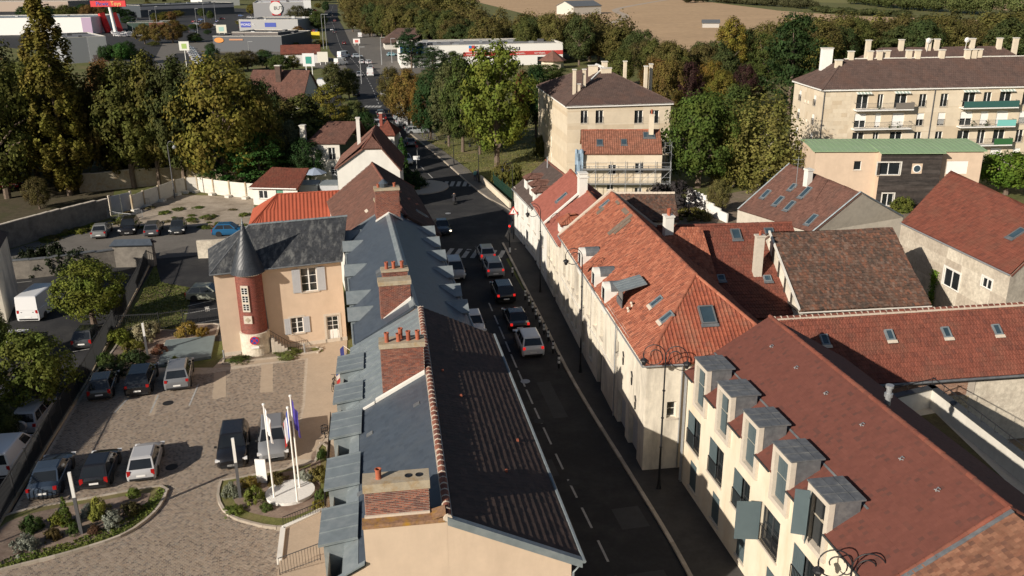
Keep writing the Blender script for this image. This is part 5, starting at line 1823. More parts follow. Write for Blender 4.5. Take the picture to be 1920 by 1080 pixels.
for s in (20.5, 9.8): gutter(r2, [R2.p(s, .12, ZE2 - .3), R2.p(s, .12, .2)], .05, 'steel', 'downpipe')
gutter(r2, [en.p(2.15, .1, ZE2 - .3), en.p(2.15, .1, .2)], .05, 'steel', 'downpipe')
# grey mortar patches on the old roof
def on2(s, o, dz=0.0): return R2.p(s, o, zf2(o) + dz)
mb = MB()
def patch(s0, s1, o0, o1, th=.06):
 mb.slab([on2(s0, o0, .11), on2(s1, o0, .11), on2(s1, o1, .11), on2(s0, o1, .11)], th)
patch(7.4, 8.0, -2.3, -4.2, .12)
patch(8.2, 8.6, -2.6, -3.9)
patch(5.4, 6.9, -3.9, -4.25)
patch(2.0, 2.6, -2.6, -3.2)
patch(2.9, 3.9, -4.0, -4.2)
part('cement_patch', mb, mat('cement', (.17, .13, .10), .95, 4, .35, .4, 20), r2, kind='stuff')
eR = R2.p(1, 0, 0) - R2.p(0, 0, 0)
fR = on2(0, -1) - on2(0, 0)
for s, o in ((NL2 - 5.15, -2.0), (NL2 - 2.65, -1.9)):
 skylight(r2, on2(s, o, .07), eR, fR, .62, .95, 'zinc', flash='lime')
skylight(r2, on2(1.7, -3.5, .07), eR, fR, .5, .9, 'zinc')
pu = (ap - R2.p(NL2 + ovr, OR2, ZE2 - .2))
cc = R2.p(NL2 + ovr, OR2, ZE2 - .2) + pu * .50
skylight(r2, cc + [0, 0, .06], R2.p(0, 1, 0) - R2.p(0, 0, 0), pu, .95, 1.3, 'skyframe', .14, flash='lead')
# arched dormers on the eave and a zinc shed dormer
def arch_dormer(s, wd_=1.15):
 k = MB()
 n = 9
 prof = [(-wd_ / 2, ZE2 - .9), (-wd_ / 2, ZE2 + .75)] + [(wd_ / 2 * -math.cos(math.pi * i / n), ZE2 + .75 + .5 * math.sin(math.pi * i / n)) for i in range(1, n)] + [(wd_ / 2, ZE2 + .75), (wd_ / 2, ZE2 - .9)]
 F_ = [R2.p(s + a, .18, z) for a, z in prof]
 B_ = [R2.p(s + a, -.25, z) for a, z in prof]
 k.poly(F_)
 k.poly(B_[::-1])
 m_ = len(prof)
 k.add(F_ + B_, [[i, (i + 1) % m_, m_ + (i + 1) % m_, m_ + i] for i in range(m_)])
 k.fbox(R2, s - wd_ / 2, s - wd_ / 2 + .1, -1.1, -.25, ZE2 - .2, ZE2 + .7)
 k.fbox(R2, s + wd_ / 2 - .1, s + wd_ / 2, -1.1, -.25, ZE2 - .2, ZE2 + .7)
 dm = part('dormer', k, M['whitewall'], r2)
 k = MB()
 pr = [(wd_ / 2 * 1.04 * -math.cos(math.pi * i / n), ZE2 + .74 + .54 * math.sin(math.pi * i / n)) for i in range(n + 1)]
 A_ = [R2.p(s + a, -.22, z) for a, z in pr]
 C_ = [R2.p(s + a, -1.35, z) for a, z in pr]
 k.add(A_ + C_, [[i, i + 1, n + 2 + i, n + 1 + i] for i in range(n)])
 part('dormer_roof', k, M['lead'], dm)
 k = MB()
 k.fbox(R2, s - .32, s + .32, .17, .19, ZE2 - .2, ZE2 + .85)
 part('pane', k, M['glass'], dm)
for s in (8.75, 13.75, 17.0): arch_dormer(s)
s = 19.2
k = MB()
k.slab([R2.p(s - .95, -.15, 9.15), R2.p(s + .95, -.15, 9.15), R2.p(s + .95, -2.0, 9.62), R2.p(s - .95, -2.0, 9.62)], .07)
for q in (-.6, -.2, .2, .6): k.slab([R2.p(s + q, -.15, 9.19), R2.p(s + q + .03, -.15, 9.19), R2.p(s + q + .03, -2.0, 9.66), R2.p(s + q, -2.0, 9.66)], .04)
dm = part('shed_dormer', k, M['zinc'], r2)
k = MB()
for a in (s - .75, s + .68): k.add([R2.p(a, -.4, 7.8), R2.p(a, -.4, 9.1), R2.p(a, -1.9, 9.5), R2.p(a + .08, -.4, 7.8), R2.p(a + .08, -.4, 9.1), R2.p(a + .08, -1.9, 9.5)], [[0, 1, 2, 2], [3, 4, 5, 5], [0, 1, 4, 3]])
k.fbox(R2, s - .67, s + .68, -.48, -.4, 7.8, 8.3)
part('dormer_cheek', k, M['lead'], dm)
k = MB()
k.fbox(R2, s - .6, s + .6, -.5, -.46, 8.3, 9.0)
part('pane', k, M['glass'], dm)
for a, o in ((20.6, -.9), (20.9, -.6)):
 k = MB()
 k.tube([on2(a, o, 0), on2(a, o, .3), on2(a + .1, o + .1, .38)], .09, 7)
 part('roof_vent', k, M['lime'], r2)
# small white stack behind the ridge
chimney(r2, R2, 6.0, 6.75, -8.0, -7.3, 7.4, 10.3, [(6.2, -7.65, .5), (6.5, -7.65, .6)], brick=None, capm='whitewall', caph=.12)
# === the two pinkish roofs further along
def row_house(label, f, L, ze, zr, dep, style, wallm, ups=(), los=(), doors=(), wz=(3.2, 1.6), cop=True, name='house', shut=None):
 r = house_root(label, f, name=name)
 mb = MB()
 hs = [(s, s + .9, wz[0], wz[0] + wz[1]) for s in ups] + [(s, s + .9, .8, 2.3) for s in los] + [(s, s + 1.0, .1, 2.4) for s in doors]
 wall(mb, f, 0, L, 0, ze, hs, .22)
 for s in (0, L):
  mb.poly([f.p(s, 0, 0), f.p(s, -dep, 0), f.p(s, -dep, ze - .1), f.p(s, -dep / 2, zr - .1), f.p(s, 0, ze - .1)])
 mb.poly([f.p(0, -dep, 0), f.p(L, -dep, 0), f.p(L, -dep, ze), f.p(0, -dep, ze)])
 part('wall', mb, M[wallm], r)
 for s in ups: window(r, f, s, wz[0], .9, wz[1], 'offwhite', 2, 2, .2, shut=shut)
 for s in los: window(r, f, s, .8, .9, 1.5, 'offwhite', 2, 2, .2)
 for s in doors: door(r, f, s, .1, 1.0, 2.3, 'white', .18)
 roof(r, [[f.p(0, .25, ze - .1), f.p(L, .25, ze - .1), f.p(L, -dep / 2, zr), f.p(0, -dep / 2, zr)], [f.p(L, -dep - .25, ze - .1), f.p(0, -dep - .25, ze - .1), f.p(0, -dep / 2, zr), f.p(L, -dep / 2, zr)]], style, 'tiled_roof')
 ridge_run(r, [(f.p(0, -dep / 2, zr + .03), f.p(L, -dep / 2, zr + .03))], .13, .4, 'hiptile' if style not in ('dark', 'brown') else 'ridgetile')
 gutter(r, [f.p(0, .32, ze - .15), f.p(L, .32, ze - .15)], .055, 'steel')
 return r
M['pinktile'] = mat('pinkish_tile', [(.26, .085, .062), (.31, .105, .078), (.28, .095, .07)], .85, 2, .15)
STYLE['pink'] = ('pinktile', dict(tw=.23, th=.33, lift=.025, prof=MECH, jit=.004))
f3 = Fr(nr.p(35.2, 0, 0), nr.p(27.8, 0, 0))
r3 = row_house('pinkish roofed row house with one large tiled dormer beside the orange roof', f3, f3.L, 6.3, 9.3, 7.8, 'pink', 'oldwall', (.6, 2.2, 3.8, 5.4), (.8, 2.6, 5.2), (4.0,))
k = MB()
s = 4.9
zf3 = lambda o: 6.3 + 3.0 * (-o / 3.9)
k.add([f3.p(s - .9, -.35, 6.4), f3.p(s + .9, -.35, 6.4), f3.p(s + .9, -.35, 7.7), f3.p(s - .9, -.35, 7.7), f3.p(s - .9, -2.2, 7.7), f3.p(s + .9, -2.2, 7.7)], [[0, 1, 2, 3]])
for a in (s - .9, s + .9): k.poly([f3.p(a, -.35, 6.4), f3.p(a, -.35, 7.7), f3.p(a, -2.0, 7.85)])
dm = part('dormer', k, M['whitewall'], r3)
roof(dm, [[f3.p(s - 1.05, -.2, 7.65), f3.p(s + 1.05, -.2, 7.65), f3.p(s + .5, -1.2, 8.35), f3.p(s - .5, -1.2, 8.35)], [f3.p(s + 1.05, -.2, 7.65), f3.p(s + 1.05, -2.4, 7.9), f3.p(s + .5, -1.9, 8.4), f3.p(s + .5, -1.2, 8.35)], [f3.p(s - 1.05, -2.4, 7.9), f3.p(s - 1.05, -.2, 7.65), f3.p(s - .5, -1.2, 8.35), f3.p(s - .5, -1.9, 8.4)]], 'hip', 'dormer_roof')
f3b = Fr(nr.p(43.6, 0, 0), nr.p(35.3, 0, 0))
r3b = row_house('pinkish roofed row house with a single roof window, beside the corner house', f3b, f3b.L, 6.3, 9.6, 7.8, 'pink', 'whitewall', (.8, 3.2, 5.6), (3.6, 5.8), (1.0,))
zf3b = lambda o: 6.3 + 3.3 * (-o / 3.9)
skylight(r3b, f3b.p(5.6, -2.0, zf3b(-2.0) + .06), f3b.p(1, 0, 0) - f3b.p(0, 0, 0), f3b.p(0, -1, zf3b(-1)) - f3b.p(0, 0, zf3b(0)), .75, 1.3, 'zinc')
mb = MB()
mb.obox(f3b.p(8.15, .3, 6.15), f3b.p(8.15, -3.9, 9.65) - f3b.p(8.15, .3, 6.15), f3b.p(8.45, 0, 0) - f3b.p(8.15, 0, 0), (0, 0, .2))
part('party_coping', mb, M['whitewall'], r3b)
ch = chimney(r3b, f3b, 7.6, 8.6, -3.9, -3.1, 8.0, 10.6, [], caph=.15, brick=None, capm='whitewall')
k = MB()
for a in (7.7, 7.95, 8.2, 8.45): k.fbox(f3b, a, a + .07, -3.9, -3.1, 10.75, 10.98)
k.fbox(f3b, 7.6, 8.6, -3.95, -3.05, 10.98, 11.08)
part('chimney_top', k, M['whitewall'], ch)
c4 = at(965, 440)[:2]
f4 = Fr(c4, nr.p(43.7, 0, 0)[:2])
r4 = row_house('corner house with a dark plain tile roof and three pale dormers', f4, f4.L, 5.7, 8.7, 7.5, 'dark', 'whitewall', (1.2, 4.0, 7.0, 9.6), (3.0, 6.2, 9.0), (4.6,))
for s, o0 in ((3.2, -.6), (6.2, -.5), (8.6, -.3)):
 zz = 5.7 + 3.0 * (-o0 / 3.75)
 k = MB()
 k.add([f4.p(s - .65, o0, zz - .2), f4.p(s + .65, o0, zz - .2), f4.p(s + .65, o0, zz + 1.3), f4.p(s - .65, o0, zz + 1.3)], [[0, 1, 2, 3]])
 for a in (s - .65, s + .65): k.poly([f4.p(a, o0, zz - .2), f4.p(a, o0, zz + 1.3), f4.p(a, o0 - 1.9, zz + 1.3)])
 dm = part('dormer', k, M['whitewall'], r4)
 roof(dm, [[f4.p(s - .8, o0 + .15, zz + 1.25), f4.p(s + .8, o0 + .15, zz + 1.25), f4.p(s + .35, o0 - .7, zz + 1.75), f4.p(s - .35, o0 - .7, zz + 1.75)], [f4.p(s + .8, o0 + .15, zz + 1.25), f4.p(s + .8, o0 - 2.2, zz + 1.3), f4.p(s + .35, o0 - 2.2, zz + 1.75), f4.p(s + .35, o0 - .7, zz + 1.75)], [f4.p(s - .8, o0 - 2.2, zz + 1.3), f4.p(s - .8, o0 + .15, zz + 1.25), f4.p(s - .35, o0 - .7, zz + 1.75), f4.p(s - .35, o0 - 2.2, zz + 1.75)]], 'brown', 'dormer_roof')
k = MB()
for i in range(9): k.fbox(f4, .0, .9, .02, .06, 4.1 + i * .2, 4.22 + i * .2)
part('striped_panel', k, M['offwhite'], r4, kind='stuff')
gutter(r4, [f4.p(2.6, -3.3, 8.2), f4.p(2.6, -3.3, 9.6)], .08, 'steel', 'flue_pipe')
# === SCAFFOLDED HOUSE
f5 = Fr(at(1092, 368), at(1238, 368))
r5 = house_root('house wrapped in scaffolding with an orange brown roof and three roof windows', f5)
D5, E5 = 7.4, 6.05
RZ5 = f5.ono(1140, 244, -D5 / 2)[1]
W5 = [wpx(f5, 1141, 309, 1155, 327), wpx(f5, 1191, 306, 1206, 324), wpx(f5, 1138, 344, 1150, 356), wpx(f5, 1190, 352, 1203, 366)]
mb = MB()
wall(mb, f5, 0, f5.L, 0, E5, W5, .2)
for s in (0, f5.L): mb.poly([f5.p(s, 0, 0), f5.p(s, -D5, 0), f5.p(s, -D5, E5), f5.p(s, -D5 / 2, RZ5 - .1), f5.p(s, 0, E5)])
part('wall', mb, M['limestone'], r5)
for a, b, c, d in W5: window(r5, f5, a, c, b - a, d - c, 'white', 2, 1, .15, rail=False)
zf5 = lambda o: E5 + (RZ5 - E5) * (-o / (D5 / 2))
M['scaftile'] = mat('orange_brown_tile', [(.24, .10, .062), (.30, .13, .085), (.20, .085, .055)], .9, 2, .25, 0, stain=(.14, .08, .055), sscale=.7, samt=.6)
STYLE['scaf'] = ('scaftile', dict(tw=.3, th=.38, lift=.03, prof=RIB, jit=.006, stagger=False))
roof(r5, [[f5.p(-.2, .3, E5 - .1), f5.p(f5.L, .3, E5 - .1), f5.p(f5.L, -D5 / 2, RZ5), f5.p(-.2, -D5 / 2, RZ5)], [f5.p(f5.L, -D5 - .3, E5 - .1), f5.p(-.2, -D5 - .3, E5 - .1), f5.p(-.2, -D5 / 2, RZ5), f5.p(f5.L, -D5 / 2, RZ5)]], 'scaf', 'tiled_roof')
ridge_run(r5, [(f5.p(-.2, -D5 / 2, RZ5 + .03), f5.p(f5.L, -D5 / 2, RZ5 + .03))], .14, .4, 'orangetile')
e5, g5 = f5.p(1, 0, 0) - f5.p(0, 0, 0), f5.p(0, -1, zf5(-1)) - f5.p(0, 0, zf5(0))
for s, o, w_, h_ in ((2.3, -1.55, .85, 1.15), (5.6, -1.6, .8, 1.1), (9.1, -2.75, 1.6, 1.1)): skylight(r5, f5.p(s, o, zf5(o) + .08), e5, g5, w_, h_, 'skyframe')
chimney(r5, f5, f5.L - 1.6, f5.L - 1.0, -3.4, -2.6, 8.0, 10.6, [(f5.L - 1.3, -3.0, .6)], brick=None, capm='limestone')
scf = thing('scaffolding', 'grey steel tube scaffolding with plank decks around the front of the tiled house', 'scaffolding', f5.p(0, 1.2, 0))
k = MB()
cols_ = [i * (f5.L + 1.4) / 6 - .3 for i in range(7)]
for s in cols_:
 for o in (.35, 1.25): k.tube([f5.p(s, o, 0), f5.p(s, o, 5.0)], .03, 5)
 for z in (1.9, 3.9): k.tube([f5.p(s, .3, z), f5.p(s, 1.3, z)], .025, 4)
for z in (1.9, 2.4, 2.9, 3.9, 4.4, 4.9):
 k.tube([f5.p(cols_[0], 1.25, z), f5.p(cols_[-1], 1.25, z)], .025, 4)
 k.tube([f5.p(cols_[-1], .3, z), f5.p(cols_[-1], 1.25, z)], .025, 4)
for o in (-.6, -2.4, -4.2):
 for oo in (f5.L + .4, f5.L + 1.3): k.tube([f5.p(oo, o, 0), f5.p(oo, o, 7.4)], .03, 5)
 for z in (1.9, 3.9, 5.9, 6.9): k.tube([f5.p(f5.L + .4, o, z), f5.p(f5.L + 1.3, o, z)], .025, 4)
for z in (1.9, 3.9, 5.9, 6.9): k.tube([f5.p(f5.L + 1.3, 1.25, z), f5.p(f5.L + 1.3, -4.2, z)], .025, 4)
for i in range(6): k.tube([f5.p(cols_[i], 1.28, 1.9), f5.p(cols_[i + 1], 1.28, 3.9)], .022, 4)
part('tubes', k, M['steel'], scf, kind='stuff')
for z in (1.95, 3.95):
 for i in range(6):
  k = MB()
  k.fbox(f5, cols_[i] + .02, cols_[i + 1] - .02, .4, 1.2, z, z + .06)
  part('deck_plank', k, M['steel'], scf)
tarp = thing('tarpaulin', 'crumpled pale blue tarpaulin hanging on the left end of the scaffolded house', 'tarpaulin', f5.p(-.6, .4, 0))
k = MB()
G_ = 9
PV = [[f5.p(-1.1 + i * .22, .45 + .12 * math.sin(i * 1.9 + j * .8) + .1 * math.sin(j * 2.1), 2.4 + j * .52 + .1 * math.sin(i * 2)) for i in range(6)] for j in range(G_)]
for j in range(G_ - 1):
 for i in range(5): k.poly([PV[j][i], PV[j][i + 1], PV[j + 1][i + 1], PV[j + 1][i]])
part('sheet', k, M['flat'], tarp, color=col((.22, .30, .38)), smooth=True)
# === APARTMENT BLOCK WITH A HIPPED ROOF
E6 = 10.8
a6, b6, c6 = at(1064, 201, E6), at(1258, 195, E6), at(1018, 163, E6)
f6 = Fr(a6, b6)
g6 = Fr(c6, a6)  # left wall, far to near
r6 = house_root('square stone apartment block with a hipped brown roof and many tall chimney stacks', f6, name='apartment_building', cat='apartment building')
D6 = g6.L
W6 = [wpx(f6, u0, 207, u1, 231) for u0, u1 in ((1089, 1102), (1117, 1131), (1190, 1205), (1219, 1235))]
W6b = [(a, b, c - 2.8, d - 2.8) for a, b, c, d in W6] + [(a, b, c - 5.6, d - 5.6) for a, b, c, d in W6]
g6 = Fr(f6.p(0, -D6, 0), f6.p(0, 0, 0))
WL = [(s, s + w_, z, z + h_) for z in (8.2, 5.5, 2.8, .2) for s, w_, h_ in ((1.0, 1.0, 1.7), (5.2, .8, 1.2), (6.6, .8, 1.2), (8.0, .8, 1.2), (11.6, 1.0, 1.7))]
mb = MB()
wall(mb, f6, 0, f6.L, 0, E6, W6 + W6b, .25)
wall(mb, g6, 0, D6, 0, E6, WL, .25)
wall(mb, Fr(f6.p(f6.L, 0, 0), f6.p(f6.L, -D6, 0)), 0, D6, 0, E6)
wall(mb, Fr(f6.p(f6.L, -D6, 0), f6.p(0, -D6, 0)), 0, f6.L, 0, E6)
part('wall', mb, M['limestone'], r6)
for a, b, c, d in W6 + W6b[:4]: window(r6, f6, a, c, b - a, d - c, 'white', 2, 1, .22, rail=True)
for i, (a, b, c, d) in enumerate(WL): window(r6, g6, a, c, b - a, d - c, 'white', 2, 1, .2, shut=None, blind=.5 if i % 3 else 0)
k = MB()
for f_, L_ in ((f6, f6.L), (g6, D6)): k.fbox(f_, -.3, L_ + .3, -.2, .35, E6 - .05, E6 + .22)
part('cornice', k, M['white'], r6)
rp, rq = f6.p(f6.L * .5, -D6 * .42, E6 + 4.3), f6.p(f6.L * .5, -D6 * .62, E6 + 4.3)
cA, cB, cC, cD = f6.p(-.4, .4, E6 + .24), f6.p(f6.L + .4, .4, E6 + .24), f6.p(f6.L + .4, -D6 - .4, E6 + .24), f6.p(-.4, -D6 - .4, E6 + .24)
roof(r6, [[cA, cB, rp], [cB, cC, rq, rp], [cC, cD, rq], [cD, cA, rp, rq]], 'apt', 'tiled_roof')
ridge_run(r6, [(rp, rq), (cA, rp), (cB, rp), (cD, rq), (cC, rq)], .13, .5, 'aptroof')
def stack(parent, f, s, o, w_, d_, z0, z1, mt='limestone'):
 k = MB()
 k.fbox(f, s, s + w_, o, o + d_, z0, z1)
 c = part('chimney', k, M[mt], parent)
 k = MB()
 k.fbox(f, s - .08, s + w_ + .08, o - .08, o + d_ + .08, z1, z1 + .14)
 part('cap', k, M['offwhite'], c)
for s, o, w_, d_, z0, z1 in ((1.6, -4.2, .42, .5, 13, 17.0), (3.3, -5.2, .42, .5, 13, 16.9), (2.3, -4.4, .42, .5, 13, 14.9), (5.4, -10.5, 1.4, .5, 14, 16.9), (7.6, -11, .8, .6, 14, 17.4), (10.4, -8.5, .42, .5, 14, 17.6), (13.1, -6.5, .45, .5, 13, 17.0), (14.2, -7.5, .42, .5, 13, 17.2), (7.0, -9.2, 1.6, .6, 14, 16.6)):
 stack(r6, f6, s, o, w_, d_, z0 - 1.4, z1 - 1.4)
k = MB()
k.tube([rp + [0, 0, .1], cA * .35 + rp * .65 + [0, 0, .12]], .14, 5)
k.tube([rp + [0, 0, .1], rq + [0, 0, .1]], .2, 5)
part('ridge_flashing', k, M['white'], r6)
# === LONG APARTMENT BLOCK, FAR RIGHT
E7 = 12.5
a7 = at(1545, 170, E7)
b7 = at(1915, 163, E7)
f7 = Fr(a7, b7)
f7 = Fr(a7, f7.p(52, 0, 0))
r7 = house_root('long stone apartment block with balconies and a brown tiled hipped roof', f7, name='apartment_building', cat='apartment building')
c7 = at(1487, 155, E7)
D7 = 11.5
g7 = Fr(f7.p(0, -D7, 0), f7.p(0, 0, 0))
def sx7(u): return f7.ono(u, 190)[0]
grp = [[(1606, 1628), (1645, 1656), (1677, 1700)], [(1805, 1828), (1843, 1858), (1873, 1895)]]
sing = [(1723, 1737), (1763, 1777), (1916, 1930)]
hl, wn = [], []
for fl_ in range(4):
 z = E7 - 2.75 - 2.78 * fl_
 for g in grp:
  for j, (u0, u1) in enumerate(g):
   s0, s1 = sx7(u0), sx7(u1)
   hl.append((s0, s1, z, z + 2.1)); wn.append((s0, s1, z, 2.1, 'b', (fl_, j)))
 for j, (u0, u1) in enumerate(sing):
  s0, s1 = sx7(u0), sx7(u1)
  hl.append((s0, s1, z + .1, z + 2.0)); wn.append((s0, s1, z + .1, 1.9, 's', (fl_, j)))
mb = MB()
wall(mb, f7, 0, f7.L, 0, E7, hl, .25)
WL7 = [(s, s + w_, z, z + h_) for z in (9.9, 7.1, 4.3, 1.5) for s, w_, h_ in ((2.2, 1.0, 1.6), (4.6, .5, .5), (5.8, .5, .5), (8.0, 1.0, 1.6))]
wall(mb, g7, 0, D7, 0, E7, WL7, .25)
wall(mb, Fr(f7.p(f7.L, -D7, 0), f7.p(0, -D7, 0)), 0, f7.L, 0, E7)
part('wall', mb, M['limestone'], r7)
mb = MB()  # ashlar blocks a shade apart on the blind bay
for r in range(20):
 x = .15
 while x < sx7(1600) - .6:
  w_ = RND.uniform(.7, 1.5)
  mb.fbox(f7, x + .01, min(x + w_, sx7(1600) - .3) - .01, .0, .012 + RND.uniform(0, .006), r * .6 + .22, r * .6 + .80, RND.random())
  x += w_
part('ashlar_blocks', mb, M['limestone'], r7, kind='stuff')
for a, b, z, h_, k_, id_ in wn:
 window(r7, f7, a, z, b - a, h_, 'white', 2, 1, .2, sill=(k_ == 's') and 'stone' or None, rail=(k_ == 's'), blind=(0, .95, 0, .5, 0, .9)[(id_[0] * 3 + id_[1] * 2) % 6])
for a, b, c, d in WL7: window(r7, g7, a, c, b - a, d - c, 'white', 2, 1, .2, rail=(b - a > .8), blind=.6)
for fl_ in range(4):
 z = E7 - 2.75 - 2.78 * fl_
 for gi, g in enumerate(grp):
  s0, s1 = sx7(g[0][0]) - .35, sx7(g[2][1]) + .7
  k = MB()
  k.fbox(f7, s0, s1, -.05, 1.15, z - .18, z - .02)
  bl = part('balcony', k, M['white'], r7)
  k = MB()
  rail_mb(k, f7, s0, s1, z, z + .95, 1.1, .14)
  k.fbox(f7, s0, s0 + .03, .1, 1.1, z + .9, z + .95)
  k.fbox(f7, s1 - .03, s1, .1, 1.1, z + .9, z + .95)
  part('railing', k, M['lampgrey'], bl)
  pc = {(0, 1): (s0, s1, (.03, .10, .09)), (1, 1): (s0 + (s1 - s0) * .66, s1, (.18, .50, .46)), (2, 1): (s0 + (s1 - s0) * .66, s1, (.03, .12, .04)), (0, 0): (s0 + (s1 - s0) * .68, s1, (.17, .15, .13))}.get((fl_, gi))
  if pc:
   k = MB()
   k.fbox(f7, pc[0], pc[1], 1.12, 1.14, z + .02, z + .92)
   part('screen_panel', k, M['flat'], bl, color=col(pc[2]))
  for i in range(RND.randrange(2, 4)):
   q_ = RND.uniform(s0 + .5, s1 - .5)
   k = MB()
   k.lathe(f7.p(q_, .75, z - .02), [(.12, 0), (.17, .3)], 8)
   for _ in range(30):
    c_ = f7.p(q_ + RND.gauss(0, .15), .75 + RND.gauss(0, .12), z + .3 + abs(RND.gauss(.2, .18)))
    k.poly([c_ + np.array([RND.gauss(0, .08), RND.gauss(0, .08), RND.gauss(0, .06)]) for _ in range(3)])
   part('potted_plant', k, M['flat'], bl, color=col((.05, .07, .025)))
 if fl_ == 0:
  for gi, g in enumerate(grp):
   for j in (0, 2):
    s0, s1 = sx7(g[j][0]) - .2, sx7(g[j][1]) + .3
    k = MB()
    n = 9
    for i in range(n):
     k.slab([f7.p(s0 + (s1 - s0) * i / n, .0, z + 2.45), f7.p(s0 + (s1 - s0) * (i + 1) / n, .0, z + 2.45), f7.p(s0 + (s1 - s0) * (i + 1) / n, .5, z + 2.2), f7.p(s0 + (s1 - s0) * i / n, .5, z + 2.2)], .02, i % 2)
    part('awning', k, mat('awning_stripes', [(.70, .72, .68), (.33, .42, .37)], .8, 3, .05), r7)
k = MB()
k.fbox(f7, -.35, f7.L, -.2, .35, E7 - .05, E7 + .2)
k.fbox(g7, -.35, D7 + .35, -.2, .35, E7 - .05, E7 + .2)
part('cornice', k, M['white'], r7)
for u in (1760,): gutter(r7, [f7.p(sx7(1750), .1, E7), f7.p(sx7(1750), .1, 0)], .07, 'lampgrey', 'downpipe')
gutter(r7, [f7.p(.1, .1, E7), f7.p(.1, .1, 0)], .07, 'lampgrey', 'downpipe')
rz7 = E7 + 3.9
ra, rb = f7.p(5.0, -D7 / 2, rz7), f7.p(f7.L, -D7 / 2, rz7)
roof(r7, [[f7.p(-.4, .4, E7 + .2), f7.p(f7.L, .4, E7 + .2), rb, ra], [f7.p(f7.L, -D7 - .4, E7 + .2), f7.p(-.4, -D7 - .4, E7 + .2), ra, rb], [f7.p(-.4, -D7 - .4, E7 + .2), f7.p(-.4, .4, E7 + .2), ra]], 'apt', 'tiled_roof')
ridge_run(r7, [(ra, rb)], .13, .5, 'offwhite')
ridge_run(r7, [(f7.p(-.4, .4, E7 + .2), ra)], .12, .5, 'aptroof', 'hip_tiles')
for u in (1625, 1665, 1685, 1704, 1750, 1768, 1820, 1875, 1890, 1903): stack(r7, f7, f7.onz(u, 117, rz7)[0] - .35, -D7 / 2 - .4 + RND.uniform(-.3, .3), .75, .6, rz7 - 1.0, rz7 + 1.05)
stack(r7, f7, 2.3, -8.2, 1.6, .9, 12.5, 17.8, 'white')
stack(r7, f7, 3.3, -5.0, .9, .7, 12.5, 16.3)
# the block behind
f7b = f7.sub(17, -24, 53, -24)
r7b = house_root('second apartment block showing only its brown roof behind the long one', f7b, name='apartment_building', cat='apartment building')
mb = MB()
wall(mb, f7b, 0, 36, 0, 12.2)
wall(mb, Fr(f7b.p(0, -11, 0), f7b.p(0, 0, 0)), 0, 11, 0, 12.2)
part('wall', mb, M['limestone'], r7b)
roof(r7b, [[f7b.p(-.4, .4, 12.2), f7b.p(32, .4, 12.2), f7b.p(27, -5.5, 16), f7b.p(5, -5.5, 16)], [f7b.p(-.4, -11, 12.2), f7b.p(-.4, .4, 12.2), f7b.p(5, -5.5, 16)], [f7b.p(32, .4, 12.2), f7b.p(32, -11, 12.2), f7b.p(27, -5.5, 16)]], 'apt', 'tiled_roof')
for s in (2, 8, 13, 14.5, 21, 26, 29): stack(r7b, f7b, s, -5.2, .8, .6, 14, 17.3)
for s in (13, 20):
 k = MB()
 k.add([f7b.p(s + .45 * math.cos(t) * r_, -4.2 - .12 * r_, 17.2 + .45 * math.sin(t) * r_) for r_ in (0.05, 1) for t in np.linspace(0, 2 * math.pi, 12, endpoint=False)], [[i, (i + 1) % 12, 12 + (i + 1) % 12, 12 + i] for i in range(12)])
 k.tube([f7b.p(s, -4.5, 15), f7b.p(s, -4.3, 17.2)], .04, 5)
 part('satellite_dish', k, M['white'], r7b)
# === GREEN CURVED ROOF HOUSE
f8 = Fr(at(1640, 388), at(1757, 388))
r8 = house_root('modern house with curved pale green roof and dark timber front with a porthole', f8)
f8 = f8.sub(-7.5, 0, 13.6, 0)
E8, D8 = 7.0, 7.5
mb = MB()
o1 = -1.2
wq = [(1.9, 2.7, 4.4, 5.9)]
WD = [wpx(f8, 1646, 305, 1686, 328), wpx(f8, 1655, 363, 1673, 386)]
WDr = [wpx(f8.sub(0, -1.2, 20, -1.2), 1776, 302, 1812, 326)]
f8b = f8.sub(0, o1, f8.L, o1)
wall(mb, f8b, -.4, 7.5, 0, E8, [wpx(f8b, 1602, 302, 1614, 319)], .25)
mbr = MB()
wall(mbr, f8b, 15.2, f8.L - .3, 0, E8 + .1, WDr, .1)
wall(mbr, f8.sub(15.2, 0, 15.2, -1.2), 0, 1.2, 0, E8)
part('garage_wall', mbr, M['cream'], r8)
wall(mb, f8.sub(7.5, -1.2, 7.5, 0), 0, 1.2, 0, E8)
lf = Fr(f8.p(-.4, -D8, 0), f8.p(-.4, -1.2, 0))
P8 = [(s_, z_) for s_, z_ in ((0, 0), (lf.L, 0), (lf.L, E8), (lf.L * .82, E8 + .22), (lf.L * .55, E8 + .45), (lf.L * .25, E8 + .45), (0, E8 + .3))]
mb.poly([lf.p(a, 0, z) for a, z in P8])
part('wall', mb, M['cream'], r8)
for a, b, c, d in [wpx(f8b, 1602, 302, 1614, 319)]: window(r8, f8b, a, c, b - a, d - c, 'white', 1, 1, .2)
for a, b, c, d in WDr:
 k = MB()
 for i in range(12): k.fbox(f8b, a, b, -.1, -.06, c + (d - c) * i / 12 + .01, c + (d - c) * (i + 1) / 12)
 part('roller_shutter', k, M['white'], r8)
M['darktimber'] = mat('dark_timber', [(.035, .03, .027), (.055, .045, .04), (.028, .025, .024)], .7, 3, .3, 0, stain=(.13, .11, .10), sscale=.8, samt=.5, stretch=(.4, .4, 3))
mb = MB()
wall(mb, f8, 7.5, 15.2, 0, E8, WD, .25)
tw_ = part('timber_wall', mb, M['darktimber'], r8)
k0 = MB()
k0.fbox(f8, 7.55, 15.15, 0, .03, 0, .13)
